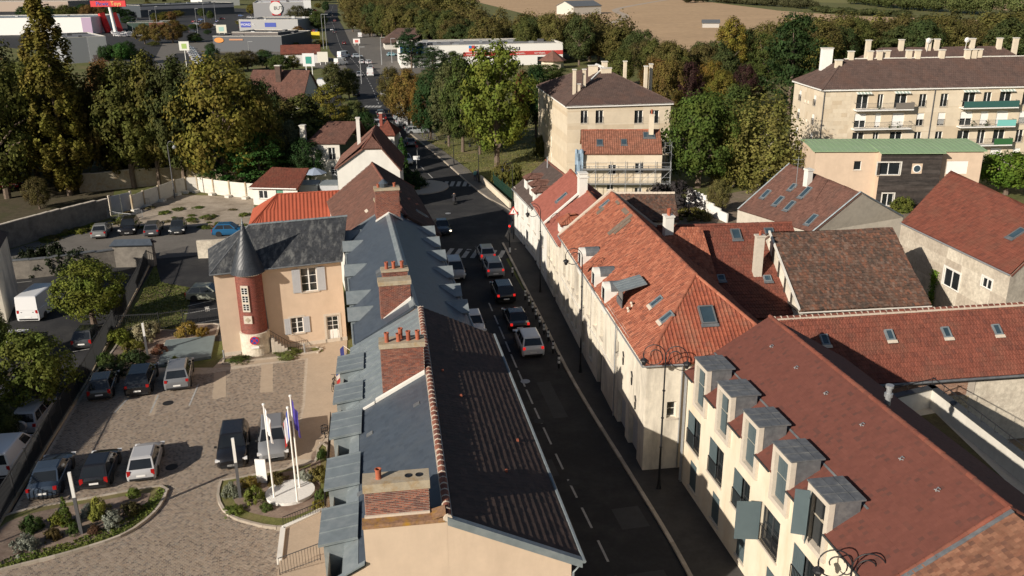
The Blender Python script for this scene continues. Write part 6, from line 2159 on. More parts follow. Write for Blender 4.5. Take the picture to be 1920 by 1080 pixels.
for i in range(40):
 z = i * .172
 xs = [7.52] + [q for a, b, c, d in WD if c - .05 < z + .08 < d + .05 for q in (a - .02, b + .02)] + [15.18]
 for a, b in zip(xs[::2], xs[1::2]):
  k = MB()
  k.fbox(f8, a, b, .0, .035, z + .01, z + .165, RND.random())
  part('timber_board', k, M['darktimber'], tw_)
for i, (a, b, c, d) in enumerate(WD): window(r8, f8, a, c, b - a, d - c, 'white', 2, 1, .22, surround='offwhite', o=.04)
k = MB()
cs8, cz8 = f8.ono(1719, 316)
k.fbox(f8, cs8 - .65, cs8 + .65, -.02, .06, cz8 - .65, cz8 + .65)
ph_ = part('porthole', k, M['cream'], r8)
part('porthole_frame', disc_mb(f8, cs8, cz8, .52, .06, .10), M['white'], ph_)
part('pane', disc_mb(f8, cs8, cz8, .42, .10, .108), M['skyglass'], ph_)
k = MB()  # vaulted roof, seams run front to back
n = 14
def arc(q): return E8 + .12 + .42 * math.sin(min(1, q * 1.15) * math.pi * .52)
for i in range(n):
 q0, q1 = i / n, (i + 1) / n
 for (s0, s1, oo) in ((-.8, 7.3, -.9), (7.3, 15.4, .45), (15.4, f8.L, -.9)):
  y0, y1 = oo - (D8 + oo) * q0, oo - (D8 + oo) * q1
  k.slab([f8.p(s0, y0, arc(q0)), f8.p(s1, y0, arc(q0)), f8.p(s1, y1, arc(q1)), f8.p(s0, y1, arc(q1))], .10)
  m_ = int((s1 - s0) / .6)
  for j in range(m_ + 1):
   s = s0 + (s1 - s0) * j / m_
   k.slab([f8.p(s - .015, y0, arc(q0) + .04), f8.p(s + .015, y0, arc(q0) + .04), f8.p(s + .015, y1, arc(q1) + .04), f8.p(s - .015, y1, arc(q1) + .04)], .04)
part('metal_roof', k, mat('green_metal', (.25, .36, .21), .5, .8, .08, 0, stain=(.30, .38, .26), sscale=.5, samt=.5), r8, kind='stuff')
# === GABLE HOUSE WITH BLUE ROOF WINDOWS
r9n, r9f = at(1613, 362, 9), at(1480, 308, 9)
e9n, e9f = at(1522, 437, 5.2), at(1383, 394, 5.2)
r9 = thing('house', 'pale gable house with a brown roof dotted with six blue roof windows', 'house', (e9n[0], e9n[1], 0))
e9r = at(1693, 408, 5.6)
e9f = plane_pt(e9n, r9n, r9f, 1383, 394)
mb = MB()
for q in ([e9n, e9r], [e9f, e9n]): mb.poly([(q[0][0], q[0][1], 0), (q[1][0], q[1][1], 0), q[1], q[0]])
mb.poly([e9n, e9r, r9n])
e9b = e9r + (r9f - r9n)
mb.poly([(e9b[0], e9b[1], 0), (e9f[0], e9f[1], 0), e9f, r9f, e9b])
part('wall', mb, mat('grey_cream_render', (.53, .48, .40), .95, 2, .12, .3, 25, stain=(.40, .36, .30), sscale=.6, samt=.6), r9)
up9 = np.array([0, 0, .06])
roof(r9, [[e9f + up9, e9n + up9, r9n + up9, r9f + up9], [e9r + up9 + 0.04 * (r9f - r9n), e9b + up9, r9f + up9 - [0, 0, .06], r9n + up9 + 0.04 * (r9f - r9n) - [0, 0, .06]]], 'brown', 'tiled_roof')
mb = MB()
mb.tube([e9n + [0, 0, .12], r9n + [0, 0, .12], e9r + [0, 0, .12]], .09, 5)
part('verge', mb, M['zinc'], r9)
mb = MB()
mb.tube([e9f + [0, 0, .12], r9f + [0, 0, .12]], .09, 5)
part('verge', mb, M['zinc'], r9)
e9 = e9n - e9f
n9 = np.cross(e9, r9n - e9n)
g9 = np.cross(n9, e9)
if g9[2] < 0: g9 = -g9
nn9 = n9 / np.linalg.norm(n9) * (1 if n9[2] > 0 else -1)
for u, v, w_, h_ in ((1437, 365, .8, 1.2), (1461, 378, .8, 1.3), (1482, 387, .8, 1.3), (1487, 352, .7, .9), (1511, 362, .8, 1.5), (1523, 413, .8, 1.35)):
 skylight(r9, plane_pt(e9f, e9n, r9n, u, v) + nn9 * .1, e9, g9, w_, h_, 'zinc', .09)
chimney(r9, Fr(plane_pt(e9f, e9n, r9n, 1510, 345), plane_pt(e9f, e9n, r9n, 1510, 345) + e9), 0, .7, -.3, .3, 7, 9.6, [], brick=None, capm='whitewall')
# === BIG RED ROOF, STONE WALL, RIGHT EDGE
a10, b10 = at(1690, 418, 7), at(1895, 516, 7)
d10 = at(1783, 321, 11)
c10 = plane_pt(a10, b10, d10, 1995, 420)
f10 = Fr(a10, b10)
r10 = house_root('large red roofed barn house with a rough pale stone wall at the right edge', f10)
rdir = c10 - d10
mb = MB()
W10 = [wpx(f10, 1772, 500, 1795, 548), wpx(f10, 1843, 518, 1857, 545)]
wall(mb, f10, 0, f10.L, 0, 7, W10, .25)
pe = b10 + 2 * (c10 - b10) * np.array([1, 1, 0])
mb.poly([(b10[0], b10[1], 0), (pe[0], pe[1], 0), (pe[0], pe[1], 7), c10, b10])
mb.poly([(a10[0], a10[1], 0), (d10[0], d10[1], 0), d10, a10])
part('wall', mb, M['stonewall'], r10)
for a, b, c, d in W10: window(r10, f10, a, c, b - a, d - c, 'white', 2, 1, .1, surround='whitewall')
roof(r10, [[a10 + f10.p(0, .2, 0) * 0 + [0, 0, .05], b10 + [0, 0, .05], c10 + [0, 0, .05], d10 + [0, 0, .05]], [pe, pe + (a10 - b10), d10, c10]], 'red', 'tiled_roof')
gutter(r10, [a10 + np.array([f10.n[0], f10.n[1], 0]) * .1, b10 + np.array([f10.n[0], f10.n[1], 0]) * .1], .07, 'steel')
e10, g10 = b10 - a10, d10 - a10
nn10 = np.cross(e10, g10)
nn10 = nn10 / np.linalg.norm(nn10) * np.sign(nn10[2])
skylight(r10, plane_pt(a10, b10, c10, 1908, 440) + nn10 * .12, e10, np.cross(nn10, e10) * np.sign(np.cross(nn10, e10)[2]), .8, 1.3, 'skyframe')
# ivy on the stone wall
k = MB()
s_, z_ = f10.ono(1752, 540)
n = 700
C = np.array([f10.p(s_ + RND.gauss(0, .22), .12 + abs(RND.gauss(0, .1)), z_ + RND.uniform(-1.9, 1.6)) for _ in range(n)])
Nn = NR.normal(size=(n, 3)) * .5 + np.array([f10.n[0], f10.n[1], .3])
Nn /= np.linalg.norm(Nn, axis=1, keepdims=True)
V, F = quads_leaf(C, Nn, .16)
k.add(V, F, NR.random(n))
solo('ivy', k, M['leaf'], 'narrow column of green ivy climbing the pale stone wall', 'climbing plant', color=col((.10, .16, .02)))
# === MOSSY ROOF HOUSE IN THE MIDDLE OF THE YARDS
f11 = Fr(at(1500, 577, 5), at(1742, 565, 5))
r11 = house_root('old house with a dark mossy tile roof and an exposed timber gable', f11)
ZE11, ZR11 = 5.0, 9.0
L11, D11 = f11.L, 6.6
mb = MB()
wall(mb, f11, 0, L11, 0, ZE11)
mb.poly([f11.p(0, 0, 0), f11.p(0, -2 * D11, 0), f11.p(0, -2 * D11, ZE11), f11.p(0, -D11, ZR11), f11.p(0, 0, ZE11)])
mb.poly([f11.p(L11, 0, 0), f11.p(L11, -2 * D11, 0), f11.p(L11, -2 * D11, ZE11), f11.p(L11, -D11, ZR11), f11.p(L11, 0, ZE11)])
part('wall', mb, M['oldwall'], r11)
roof(r11, [[f11.p(-.1, .35, ZE11 - .15), f11.p(L11, .35, ZE11 - .15), f11.p(L11, -D11, ZR11), f11.p(-.1, -D11, ZR11)], [f11.p(L11, -2 * D11, ZE11), f11.p(-.1, -2 * D11, ZE11), f11.p(-.1, -D11, ZR11), f11.p(L11, -D11, ZR11)]], 'moss', 'mossy_roof')
gutter(r11, [f11.p(-.2, .45, ZE11 - .25), f11.p(L11, .45, ZE11 - .25)], .06, 'offwhite')
mb = MB()
mb.obox(f11.p(-.25, .3, ZE11 - .1), f11.p(-.25, -D11, ZR11 + .05) - f11.p(-.25, .3, ZE11 - .1), f11.p(-.1, 0, 0) - f11.p(-.25, 0, 0), (0, 0, .16))
part('verge_board', mb, M['offwhite'], r11)
mb = MB()
g11 = Fr(f11.p(-.06, -2 * D11, 0), f11.p(-.06, 0, 0))
for s_ in (7.4, 8.8, 10.2, 11.6): mb.fbox(g11, s_, s_ + .16, 0, .06, 3.2, ZR11 - abs(s_ - D11) * .6 - .3)
mb.fbox(g11, 6.4, 13, 0, .07, 4.6, 4.8)
mb.tube([g11.p(6.8, .05, 6.9), g11.p(9.6, .05, 4.8)], .08, 4)
part('timber_frame', mb, M['darktimber'], r11, kind='stuff')
# === RED ROOF WITH TWO ROOF WINDOWS AND A TALL RENDERED STACK
t12 = [at(1228, 425, 9), at(1484, 418, 9)]
f12 = Fr(t12[0], t12[1])
r12 = house_root('house with a red tile roof, two dark roof windows and a tall slim rendered chimney', f12, 0, 8.5)
L12 = f12.L
z12 = lambda o: 9.0 - o * .588
mb = MB()
mb.poly([f12.p(L12, 0, 8.9), f12.p(L12, 8.2, z12(8.2) - .1), f12.p(L12, 8.2, 0), f12.p(L12, -4, 0), f12.p(L12, -4, 6)])
wall(mb, f12.sub(0, 8.2, L12, 8.2), 0, L12, 0, 4.1)
wall(mb, Fr(f12.p(L12, -4, 0), f12.p(0, -4, 0)), 0, L12, 0, 6)
part('wall', mb, M['oldwall'], r12)
roof(r12, [[f12.p(.2, 8.6, z12(8.6)), f12.p(L12, 8.6, z12(8.6)), f12.p(L12, 0, 9), f12.p(.2, 0, 9)], [f12.p(L12, -4.2, 6.3), f12.p(0.2, -4.2, 6.3), f12.p(.2, 0, 9), f12.p(L12, 0, 9)]], 'red', 'tiled_roof')
ridge_run(r12, [(f12.p(.2, 0, 9.04), f12.p(L12, 0, 9.04))], .14, .4, 'redtile')
e12, g12 = f12.p(1, 0, 0) - f12.p(0, 0, 0), f12.p(0, -1, z12(-1)) - f12.p(0, 0, z12(0))
P0, P1, P2 = f12.p(0, 0, 9), f12.p(5, 0, 9), f12.p(0, 5, z12(5))
for u, v in ((1380, 442), (1443, 440)): skylight(r12, plane_pt(P0, P1, P2, u, v) + [0, 0, .1], e12, g12, .78, 1.15, 'skyframe', .12)
for u, v in ((1439, 524), (1352, 523)): skylight(r12, plane_pt(P0, P1, P2, u, v) + [0, 0, .08], e12, g12, .62, .62, 'zinc')
c12 = f12.onz(1421, 528, 5.4)
bp = plane_pt(P0, P1, P2, 1421, 520)
cs_, co_ = (bp[:2] - f12.A) @ f12.r, (bp[:2] - f12.A) @ f12.n
chimney(r12, f12, cs_ - .32, cs_ + .32, co_ - .6, co_ - .05, bp[2] - .4, bp[2] + 3.3, [(cs_, co_ - .3, .35)], brick=None, capm='stone', caph=.12, name='chimney')
roof(r12, [[f12.p(.2, 6.0, z12(5.2)), f12.p(3.9, 6.0, z12(5.2)), f12.p(3.6, 1.3, 9.25), f12.p(.4, 1.3, 9.25)]], 'orange', 'raised_tile_slope')
# === LONG RED ROOF
f13 = Fr((17.4, 52.5), (34.0, 54.6))
r13 = house_root('long low house with red tile roof, four small roof windows and a stone wall', f13, 0, 3.8)
L13 = 26.0
z13 = lambda o: 8.0 - o * .79
s13 = f13.sub(0, 3.6, L13, 3.6)
mb = MB()
wall(mb, s13, -.5, 24, 0, 4.4)
part('stone_wall', mb, M['stonewall'], r13)
mb = MB()
s13b = s13.sub(-.5, .05, 11.5, .05)
bricks(mb, s13b, 0, 11.5, 0, 3.55, 5.0)
k = MB()
k.fbox(s13, -.5, 11.5, -.1, .05, 3.5, 5.05)
bw = part('brick_wall', k, M['mortar'], r13)
part('brickwork', mb, mat('pale_brick', [(.26, .15, .10), (.34, .20, .135), (.22, .125, .09), (.40, .27, .19)], .95, 5, .2), bw, kind='stuff')
mb = MB()
x = 4.0
stn = mat('pale_rubble', [(.50, .40, .26), (.60, .50, .34), (.42, .33, .21), (.56, .48, .36)], .95, 5, .2, .4, 20)
for r in range(15):
 x = 0.0
 while x < 11.2:
  w_ = RND.uniform(.22, .5)
  mb.fbox(s13, x + .02, min(11.3, x + w_) - .02, 0, .03 + RND.uniform(0, .03), r * .23 + .03, r * .23 + .22, RND.random())
  x += w_
part('rubble_stones', mb, stn, r13, kind='stuff')
roof(r13, [[f13.p(-.6, 3.95, z13(3.95)), f13.p(L13, 3.95, z13(3.95)), f13.p(L13, 0, 8), f13.p(-.6, 0, 8)], [f13.p(L13, -4.2, 4.9), f13.p(-.6, -4.2, 4.9), f13.p(-.6, 0, 8), f13.p(L13, 0, 8)]], 'red', 'tiled_roof')
ridge_single(r13, f13.p(-.6, 0, 8.04), f13.p(L13, 0, 8.04), .13, .42, 'redtile', 'lime')
e13, g13 = f13.p(1, 0, 0) - f13.p(0, 0, 0), f13.p(0, -1, z13(-1)) - f13.p(0, 0, z13(0))
P0, P1, P2 = f13.p(0, 0, 8), f13.p(5, 0, 8), f13.p(0, 3, z13(3))
for u, v in ((1546, 640), (1668, 631), (1774, 626), (1869, 621)): skylight(r13, plane_pt(P0, P1, P2, u, v) + [0, 0, .1], e13, g13, .52, .78, 'zinc', flash='lime')
gutter(r13, [f13.p(-.6, 4.1, z13(4.0)), f13.p(L13, 4.1, z13(4.0))], .09, 'lead')
# === TERRACE WITH THE WHITE PARAPET
p14 = [at(1640, 748, 6.0), at(1750, 722, 6.0), at(1990, 905, 6.0)]
tr = thing('roof_terrace', 'flat roof terrace with a white parapet, dark handrail and brown sedum covering', 'roof terrace', (p14[0][0], p14[0][1], 0))
in_ = R1.p(14, -10.5, 0)
k = MB()
k.prism([p14[0][:2], p14[1][:2], p14[2][:2], R1.p(20, -9.7, 0)[:2], R1.p(1, -9.7, 0)[:2]][::-1], 0, 4.75)
part('flat_roof', k, M['stone'], tr)
ins = []
cen = (p14[0] + p14[1] + p14[2] + R1.p(10, -9, 0)) / 4
k = MB()
k.poly([(q[0], q[1], 4.8) for q in (p14[0] + [-.6, -.9, 0], p14[1] + [-.25, -1.2, 0], p14[2] + [-1.2, -.9, 0], R1.p(20, -9.8, 0), R1.p(1, -9.8, 0))])
part('sedum', k, mat('sedum', (.10, .075, .035), .95, 3, .4, .6, 15, stain=(.09, .10, .03), sscale=1.0, samt=.7, fine=.3), tr)
for i, (a, b) in enumerate(((p14[0], p14[1]), (p14[1], p14[2]))):
 f = Fr(a, b)
 k = MB()
 k.fbox(f, 0 if i == 0 else .0, f.L, 0, .3, 0, 5.95)
 pw = part('parapet', k, M['offwhite'], tr)
 k = MB()
 k.fbox(f, -.05, f.L, -.08, .38, 5.95, 6.02)
 part('coping', k, M['darkframe'], pw)
 k = MB()
 k.tube([f.p(0, .1, 6.5), f.p(f.L, .1, 6.5)], .03, 5)
 for j in range(int(f.L / 1.15) + 1):
  s = j * 1.15
  k.tube([f.p(s, -.12, 5.7), f.p(s, -.12, 6.02), f.p(s, .1, 6.02), f.p(s, .1, 6.5)], .022, 4)
 part('handrail', k, M['iron'], pw)
# low lichen-covered lean-to between the orange roof and the scaffolded house
fl5 = Fr(at(1205, 412, 3.0), at(1270, 412, 3.0))
lt = house_root('low lean-to with a lichen spotted tile roof and pale ridge behind the orange roof', fl5)
k = MB()
wall(k, fl5, -3, fl5.L, 0, 3)
wall(k, Fr(fl5.p(fl5.L, 0, 0), fl5.p(fl5.L, -5, 0)), 0, 5, 0, 3)
wall(k, Fr(fl5.p(fl5.L, -4.6, 0), fl5.p(-3, -4.6, 0)), 0, fl5.L + 3, 0, 4.9)
part('wall', k, M['oldwall'], lt)
roof(lt, [[fl5.p(-3, .2, 2.95), fl5.p(fl5.L + .2, .2, 2.95), fl5.p(fl5.L + .2, -4.6, 4.9), fl5.p(-3, -4.6, 4.9)]], 'moss', 'tiled_roof')
ridge_run(lt, [(fl5.p(-3, -4.6, 4.95), fl5.p(fl5.L + .2, -4.6, 4.95))], .2, .5, 'lime')
# === LEFT: HOUSES BEHIND THE SLATE ROOF
L3r = [at(757, 397, 9.3), at(697, 305, 9.3)]
f3l = Fr(L3r[0], L3r[1])
h4 = house_root('house with a steep brown ribbed tile roof between the slate house and the white gable', f3l)
N3 = f3l.L - .2
mb = MB()
SN3, OE = -1.6, (3.0, 4.4)
zr3 = lambda o: 9.3 - .695 * o
for s, oe in ((SN3, OE[0]), (N3, OE[1])): mb.poly([f3l.p(s, -5.1, 0), f3l.p(s, oe - .2, 0), f3l.p(s, oe - .2, zr3(oe) - .05), f3l.p(s, 0, 9.1), f3l.p(s, -5.1, 5.4)])
mb.poly([f3l.p(SN3, -5.1, 0), f3l.p(N3, -5.1, 0), f3l.p(N3, -5.1, 5.4), f3l.p(SN3, -5.1, 5.4)])
mb.poly([f3l.p(SN3, OE[0] - .2, 0), f3l.p(N3, OE[1] - .2, 0), f3l.p(N3, OE[1] - .2, zr3(OE[1])), f3l.p(SN3, OE[0] - .2, zr3(OE[0]))])
part('wall', mb, M['whitewall'], h4)
roof(h4, [[f3l.p(N3, -5.3, 5.3), f3l.p(SN3, -5.3, 5.3), f3l.p(SN3, 0, 9.3), f3l.p(N3, 0, 9.3)]], 'brown', 'tiled_slope')
roof(h4, [[f3l.p(SN3, OE[0], zr3(OE[0])), f3l.p(N3, OE[1], zr3(OE[1])), f3l.p(N3, 0, 9.3), f3l.p(SN3, 0, 9.3)]], 'bigrib', 'ribbed_slope')
ridge_run(h4, [(f3l.p(SN3, 0, 9.33), f3l.p(N3, 0, 9.33))], .13, .4)
mb = MB()
mb.obox(f3l.p(N3 - .1, 0, 9.3), f3l.p(N3 - .1, 4.6, 6.15) - f3l.p(N3 - .1, 0, 9.3), f3l.p(N3 + .1, 0, 0) - f3l.p(N3 - .1, 0, 0), (0, 0, .18))
part('verge', mb, M['ridgetile'], h4)
e_, g_ = f3l.p(1, 0, 0) - f3l.p(0, 0, 0), f3l.p(0, -1, 9.3 - .7) - f3l.p(0, 0, 9.3)
skylight(h4, f3l.p(4.5, 2.3, 9.3 - 2.3 * .695 + .12), e_, f3l.p(0, 0, 9.3) - f3l.p(0, 1, 9.3 - .695), .7, 1.1, 'zinc')
for o, s in ((1.3, 11.0), (1.9, 9.5), (2.6, 9.0)):
 k = MB()
 k.box(f3l.p(s, o, 9.3 - o * .695 + .13), (.5, .35, .06), f3l.yaw())
 part('repair_tile', k, M['orangetile' if s > 5 else 'zinc'], h4)
k = MB()
k.slab([f3l.p(7.6, -2.3, 9.3 - 2.3 * .755 + .12), f3l.p(8.6, -2.35, 9.3 - 2.35 * .755 + .12), f3l.p(8.6, -2.6, 9.3 - 2.6 * .755 + .12), f3l.p(7.6, -2.55, 9.3 - 2.55 * .755 + .12)], .05)
part('roof_patch', k, M['lime'], h4)
chimney(h4, f3l, -1.5, -.7, -2.6, -.5, 6.5, 10.7, [], caph=.2)
# white gable house
g_a, g_b = at(632, 318, 5.6), at(741, 330, 5.6)
f4l = Fr((g_a[0], g_a[1]), (g_b[0] , g_a[1] + .6))
h5 = house_root('white gable house with a brown red clipped roof seen over the ribbed roof', f4l)
W4, D4 = f4l.L, 9.0
zr4, ze4 = 9.6, 5.9
hx = W4 * .56
mb = MB()
mb.poly([f4l.p(0, 0, 0), f4l.p(W4, 0, 0), f4l.p(W4, 0, ze4 - .4), f4l.p(W4 * .74, 0, 8.2), f4l.p(W4 * .42, 0, 8.2), f4l.p(0, 0, ze4)])
mb.poly([f4l.p(0, -D4, 0), f4l.p(W4, -D4, 0), f4l.p(W4, -D4, ze4), f4l.p(hx, -D4, zr4 - .1), f4l.p(0, -D4, ze4)])
mb.poly([f4l.p(0, 0, 0), f4l.p(0, -D4, 0), f4l.p(0, -D4, ze4), f4l.p(0, 0, ze4)])
mb.poly([f4l.p(W4, 0, 0), f4l.p(W4, -D4, 0), f4l.p(W4, -D4, ze4 - .4), f4l.p(W4, 0, ze4 - .4)])
part('wall', mb, M['whitewall'], h5)
A_, B_ = f4l.p(hx, -1.5, zr4), f4l.p(hx, -D4, zr4)
roof(h5, [[f4l.p(-.3, -D4, ze4 - .15), f4l.p(-.3, .25, ze4 - .15), f4l.p(W4 * .42, .25, 8.25), A_, B_], [f4l.p(W4 + .3, .25, ze4 - .6), f4l.p(W4 + .3, -D4, ze4 - .6), B_, A_, f4l.p(W4 * .74, .25, 8.25)],
   [f4l.p(W4 * .42, .25, 8.25), f4l.p(W4 * .74, .25, 8.25), A_]], 'brown', 'tiled_roof')
ridge_run(h5, [(A_, B_), (f4l.p(W4 * .42, .25, 8.3), A_)], .13, .4)
# its lower cream wing on the left
w_a, w_b = at(584, 342, 0), at(634, 342, 0)
f4w = Fr(w_a, w_b)
mb = MB()
W_w = f4w.L + .6
hw_ = [(W_w - 1.7, W_w - .7, 3.4, 5.2), (W_w - 1.5, W_w - .6, .3, 2.4)]
wall(mb, f4w, 0, W_w, 0, 6.0, hw_, .2)
wall(mb, Fr(f4w.p(0, -8, 0), f4w.p(0, 0, 0)), 0, 8, 0, 6.0)
part('wing_wall', mb, M['offwhite'], h5)
window(h5, f4w, W_w - 1.7, 3.4, 1.0, 1.8, 'white', 2, 2, .2, rail=True)
door(h5, f4w, W_w - 1.5, .3, .9, 2.1, 'greyshutter', .15, True)
roof(h5, [[f4w.p(-.3, .35, 5.9), f4w.p(W_w + 1.0, .35, 5.9), f4w.p(W_w + 2.5, -4.2, 8.4), f4w.p(2.2, -4.2, 8.4)], [f4w.p(-.3, -8.3, 5.9), f4w.p(-.3, .35, 5.9), f4w.p(2.2, -4.2, 8.4)], [f4w.p(W_w + 2.5, -8.3, 5.9), f4w.p(-.3, -8.3, 5.9), f4w.p(2.2, -4.2, 8.4), f4w.p(W_w + 2.5, -4.2, 8.4)]], 'brown', 'wing_roof')
stack(h5, f4w, -1.0, -.5, .75, .8, 0, 8.4, 'offwhite')
stack(h5, f4l, 2.4, -4.6, .45, .5, 7, 11.4, 'whitewall')
# small tiled cottage by the road beyond
f6l = Fr(at(708, 285), at(730, 285))
h6 = house_root('tiny brick cottage with a dark red hipped roof beside the road', f6l)
mb = MB()
wall(mb, f6l, 0, f6l.L + 1, 0, 3)
wall(mb, Fr(f6l.p(f6l.L + 1, 0, 0), f6l.p(f6l.L + 1, -5, 0)), 0, 5, 0, 3)
part('wall', mb, M['whitewall'], h6)
roof(h6, [[f6l.p(-.3, .3, 2.9), f6l.p(f6l.L + 1.3, .3, 2.9), f6l.p(f6l.L * .5 + .5, -2.5, 5.2)], [f6l.p(f6l.L + 1.3, .3, 2.9), f6l.p(f6l.L + 1.3, -5.3, 2.9), f6l.p(f6l.L * .5 + .5, -2.5, 5.2)], [f6l.p(-.3, -5.3, 2.9), f6l.p(-.3, .3, 2.9), f6l.p(f6l.L * .5 + .5, -2.5, 5.2)]], 'red', 'tiled_roof')
stack(h6, f6l, .3, -2.2, .5, .5, 3.5, 6.4, 'redbrick')
# orange corrugated roof in the yard
f7l = Fr(at(465, 427, 3.6), at(641, 416, 3.6))
h7 = house_root('low brick outbuilding with an orange corrugated hipped roof behind the turret house', f7l)
W7 = f7l.L
mb = MB()
wall(mb, f7l.sub(.3, -.3, W7, -.3), 0, W7 - .3, 0, 3.5)
wall(mb, Fr(f7l.p(.3, -7, 0), f7l.p(.3, -.3, 0)), 0, 6.7, 0, 3.5)
part('wall', mb, M['redbrick'], h7)
roof(h7, [[f7l.p(0, 0, 3.6), f7l.p(W7, 0, 3.6), f7l.p(W7, -4.2, 6.1), f7l.p(3.1, -4.2, 6.1)], [f7l.p(0, -8.4, 3.6), f7l.p(0, 0, 3.6), f7l.p(3.1, -4.2, 6.1)]], 'corr', 'corrugated_roof')
ridge_run(h7, [(f7l.p(0, 0, 3.64), f7l.p(3.1, -4.2, 6.14)), (f7l.p(3.1, -4.2, 6.14), f7l.p(W7, -4.2, 6.14))], .1, .5, 'corrugated')
gutter(h7, [f7l.p(0, .08, 3.55), f7l.p(W7, .08, 3.55)], .09, 'zinc')
# annex with dark red flat roof
f8l = Fr(at(476, 384), at(560, 386))
h8 = house_root('small pale annex with low dark red roof and green door in the yard', f8l)
mb = MB()
hs8 = [(.9, 2.1, .9, 2.0), (3.3, 4.3, .1, 2.1)]
wall(mb, f8l, 0, f8l.L, 0, 2.4, hs8, .15)
wall(mb, Fr(f8l.p(0, -5, 0), f8l.p(0, 0, 0)), 0, 5, 0, 2.4)
part('wall', mb, M['whitewall'], h8)
window(h8, f8l, .9, .9, 1.2, 1.1, 'white', 2, 1, .12)
door(h8, f8l, 3.3, .1, 1.0, 2.0, 'flat', .1)
for o in h8.children:
 if o.name.startswith('door'): o.color = col((.10, .26, .18))
roof(h8, [[f8l.p(-.3, .3, 2.4), f8l.p(f8l.L + .2, .3, 2.4), f8l.p(f8l.L + .2, -4.5, 4.2), f8l.p(1.2, -4.5, 4.2)], [f8l.p(-.3, -5, 2.4), f8l.p(-.3, .3, 2.4), f8l.p(1.2, -4.5, 4.2)]], 'red', 'tiled_roof')
gutter(h8, [f8l.p(-.3, .35, 2.38), f8l.p(f8l.L, .35, 2.38)], .08, 'white')
# sheds and parasol beside it
f9l = Fr(at(560, 375), at(634, 375))
sd = thing('shed', 'pair of low grey yard sheds with pale lids between annex and white house', 'shed', f9l.p(0, 0, 0))
for i in range(2):
 k = MB()
 k.fbox(f9l, .2 + i * 2.9, 2.7 + i * 2.9, -2.0, 0, 0, 2.1)
 c = part('shed_body', k, M['greyshutter'], sd)
 k = MB()
 k.slab([f9l.p(.1 + i * 2.9, .1, 2.15), f9l.p(2.8 + i * 2.9, .1, 2.15), f9l.p(2.8 + i * 2.9, -2.1, 2.35), f9l.p(.1 + i * 2.9, -2.1, 2.35)], .08)
 part('shed_roof', k, M['zinc'], c)
pp = at(593, 352)
pr = thing('parasol', 'faded blue grey parasol open in the yard beside the white house', 'parasol', pp)
k = MB()
k.tube([pp, pp + [0, 0, 2.9]], .04, 6)
part('pole', k, M['steel'], pr)
k = MB()
k.lathe(pp + [0, 0, 2.2], [(1.75, 0), (.9, .42), (.05, .75)], 8)
part('canopy', k, M['flat'], pr, color=col((.28, .33, .42)))
bw_ = Fr(at(533, 332), at(577, 332))
k = MB()
k.fbox(bw_, 0, bw_.L, -.4, 0, 0, 2.5)
solo('stone_wall', k, M['stonewall'], 'short stone wall beside the left chimney of the white gable house', 'wall')
# === WALLS AND FENCES ON THE LEFT
def long_wall(name, label, pts, hs, th, mt, capm=None, n=6):
 """a masonry wall that follows the picture points pts with its heights hs"""
 P = [at(u, v) for u, v in pts]
 k, c = MB(), MB()
 for i in range(len(P) - 1):
  f = Fr(P[i], P[i + 1])
  m_ = max(1, int(f.L / 1.5))
  for j in range(m_):
   h0 = hs[i] + (hs[i + 1] - hs[i]) * (j + .5) / m_ + RND.uniform(-.06, .06)
   k.fbox(f, f.L * j / m_, f.L * (j + 1) / m_, -th, 0, 0, h0)
   if capm: c.fbox(f, f.L * j / m_, f.L * (j + 1) / m_ - .02, -th - .06, .06, h0, h0 + .1)
 t = thing(name, label, 'wall', P[0])
 part('masonry', k, M[mt], t)
 if capm: part('coping', c, M[capm], t, kind='stuff')
 return t
long_wall('boundary_wall', 'long weathered grey boundary wall climbing along the left of the back car lot', [(-70, 500), (0, 472), (80, 448), (140, 428), (208, 408)], [2.9, 2.9, 2.9, 2.7, 2.4], .35, 'greywall', 'stone')
long_wall('boundary_wall', 'pale sunlit boundary wall under the trees behind the vacant lot', [(150, 362), (250, 352), (330, 344), (420, 340), (480, 338)], [2.6, 2.6, 2.4, 2.2, 2.2], .35, 'cap', 'stone')
long_wall('boundary_wall', 'dark low stone wall with coping between the car park and the back lot', [(-40, 530), (60, 522), (150, 512), (218, 502)], [2.0, 2.0, 2.0, 2.0], .4, 'greywall', 'lead')
long_wall('boundary_wall', 'broken pale brick wall stub at the left of the turret house', [(372, 485), (400, 484), (446, 480)], [2.1, 1.9, 2.2], .4, 'stonewall')
# slate-capped niche wall
fn = Fr(at(217, 502), at(290, 500))
nw = thing('niche_wall', 'square plastered wall block with a small slate capping at the head of the railings', 'wall', fn.p(0, 0, 0))
k = MB()
k.fbox(fn, 0, fn.L, -.8, 0, 0, 2.5)
part('masonry', k, M['greywall'], nw)
roof(nw, [[fn.p(-.2, .3, 2.5), fn.p(fn.L + .2, .3, 2.5), fn.p(fn.L - .2, -.4, 3.0), fn.p(.2, -.4, 3.0)], [fn.p(fn.L + .2, -1.1, 2.5), fn.p(-.2, -1.1, 2.5), fn.p(.2, -.4, 3.0), fn.p(fn.L - .2, -.4, 3.0)]], 'slate', 'slate_capping')
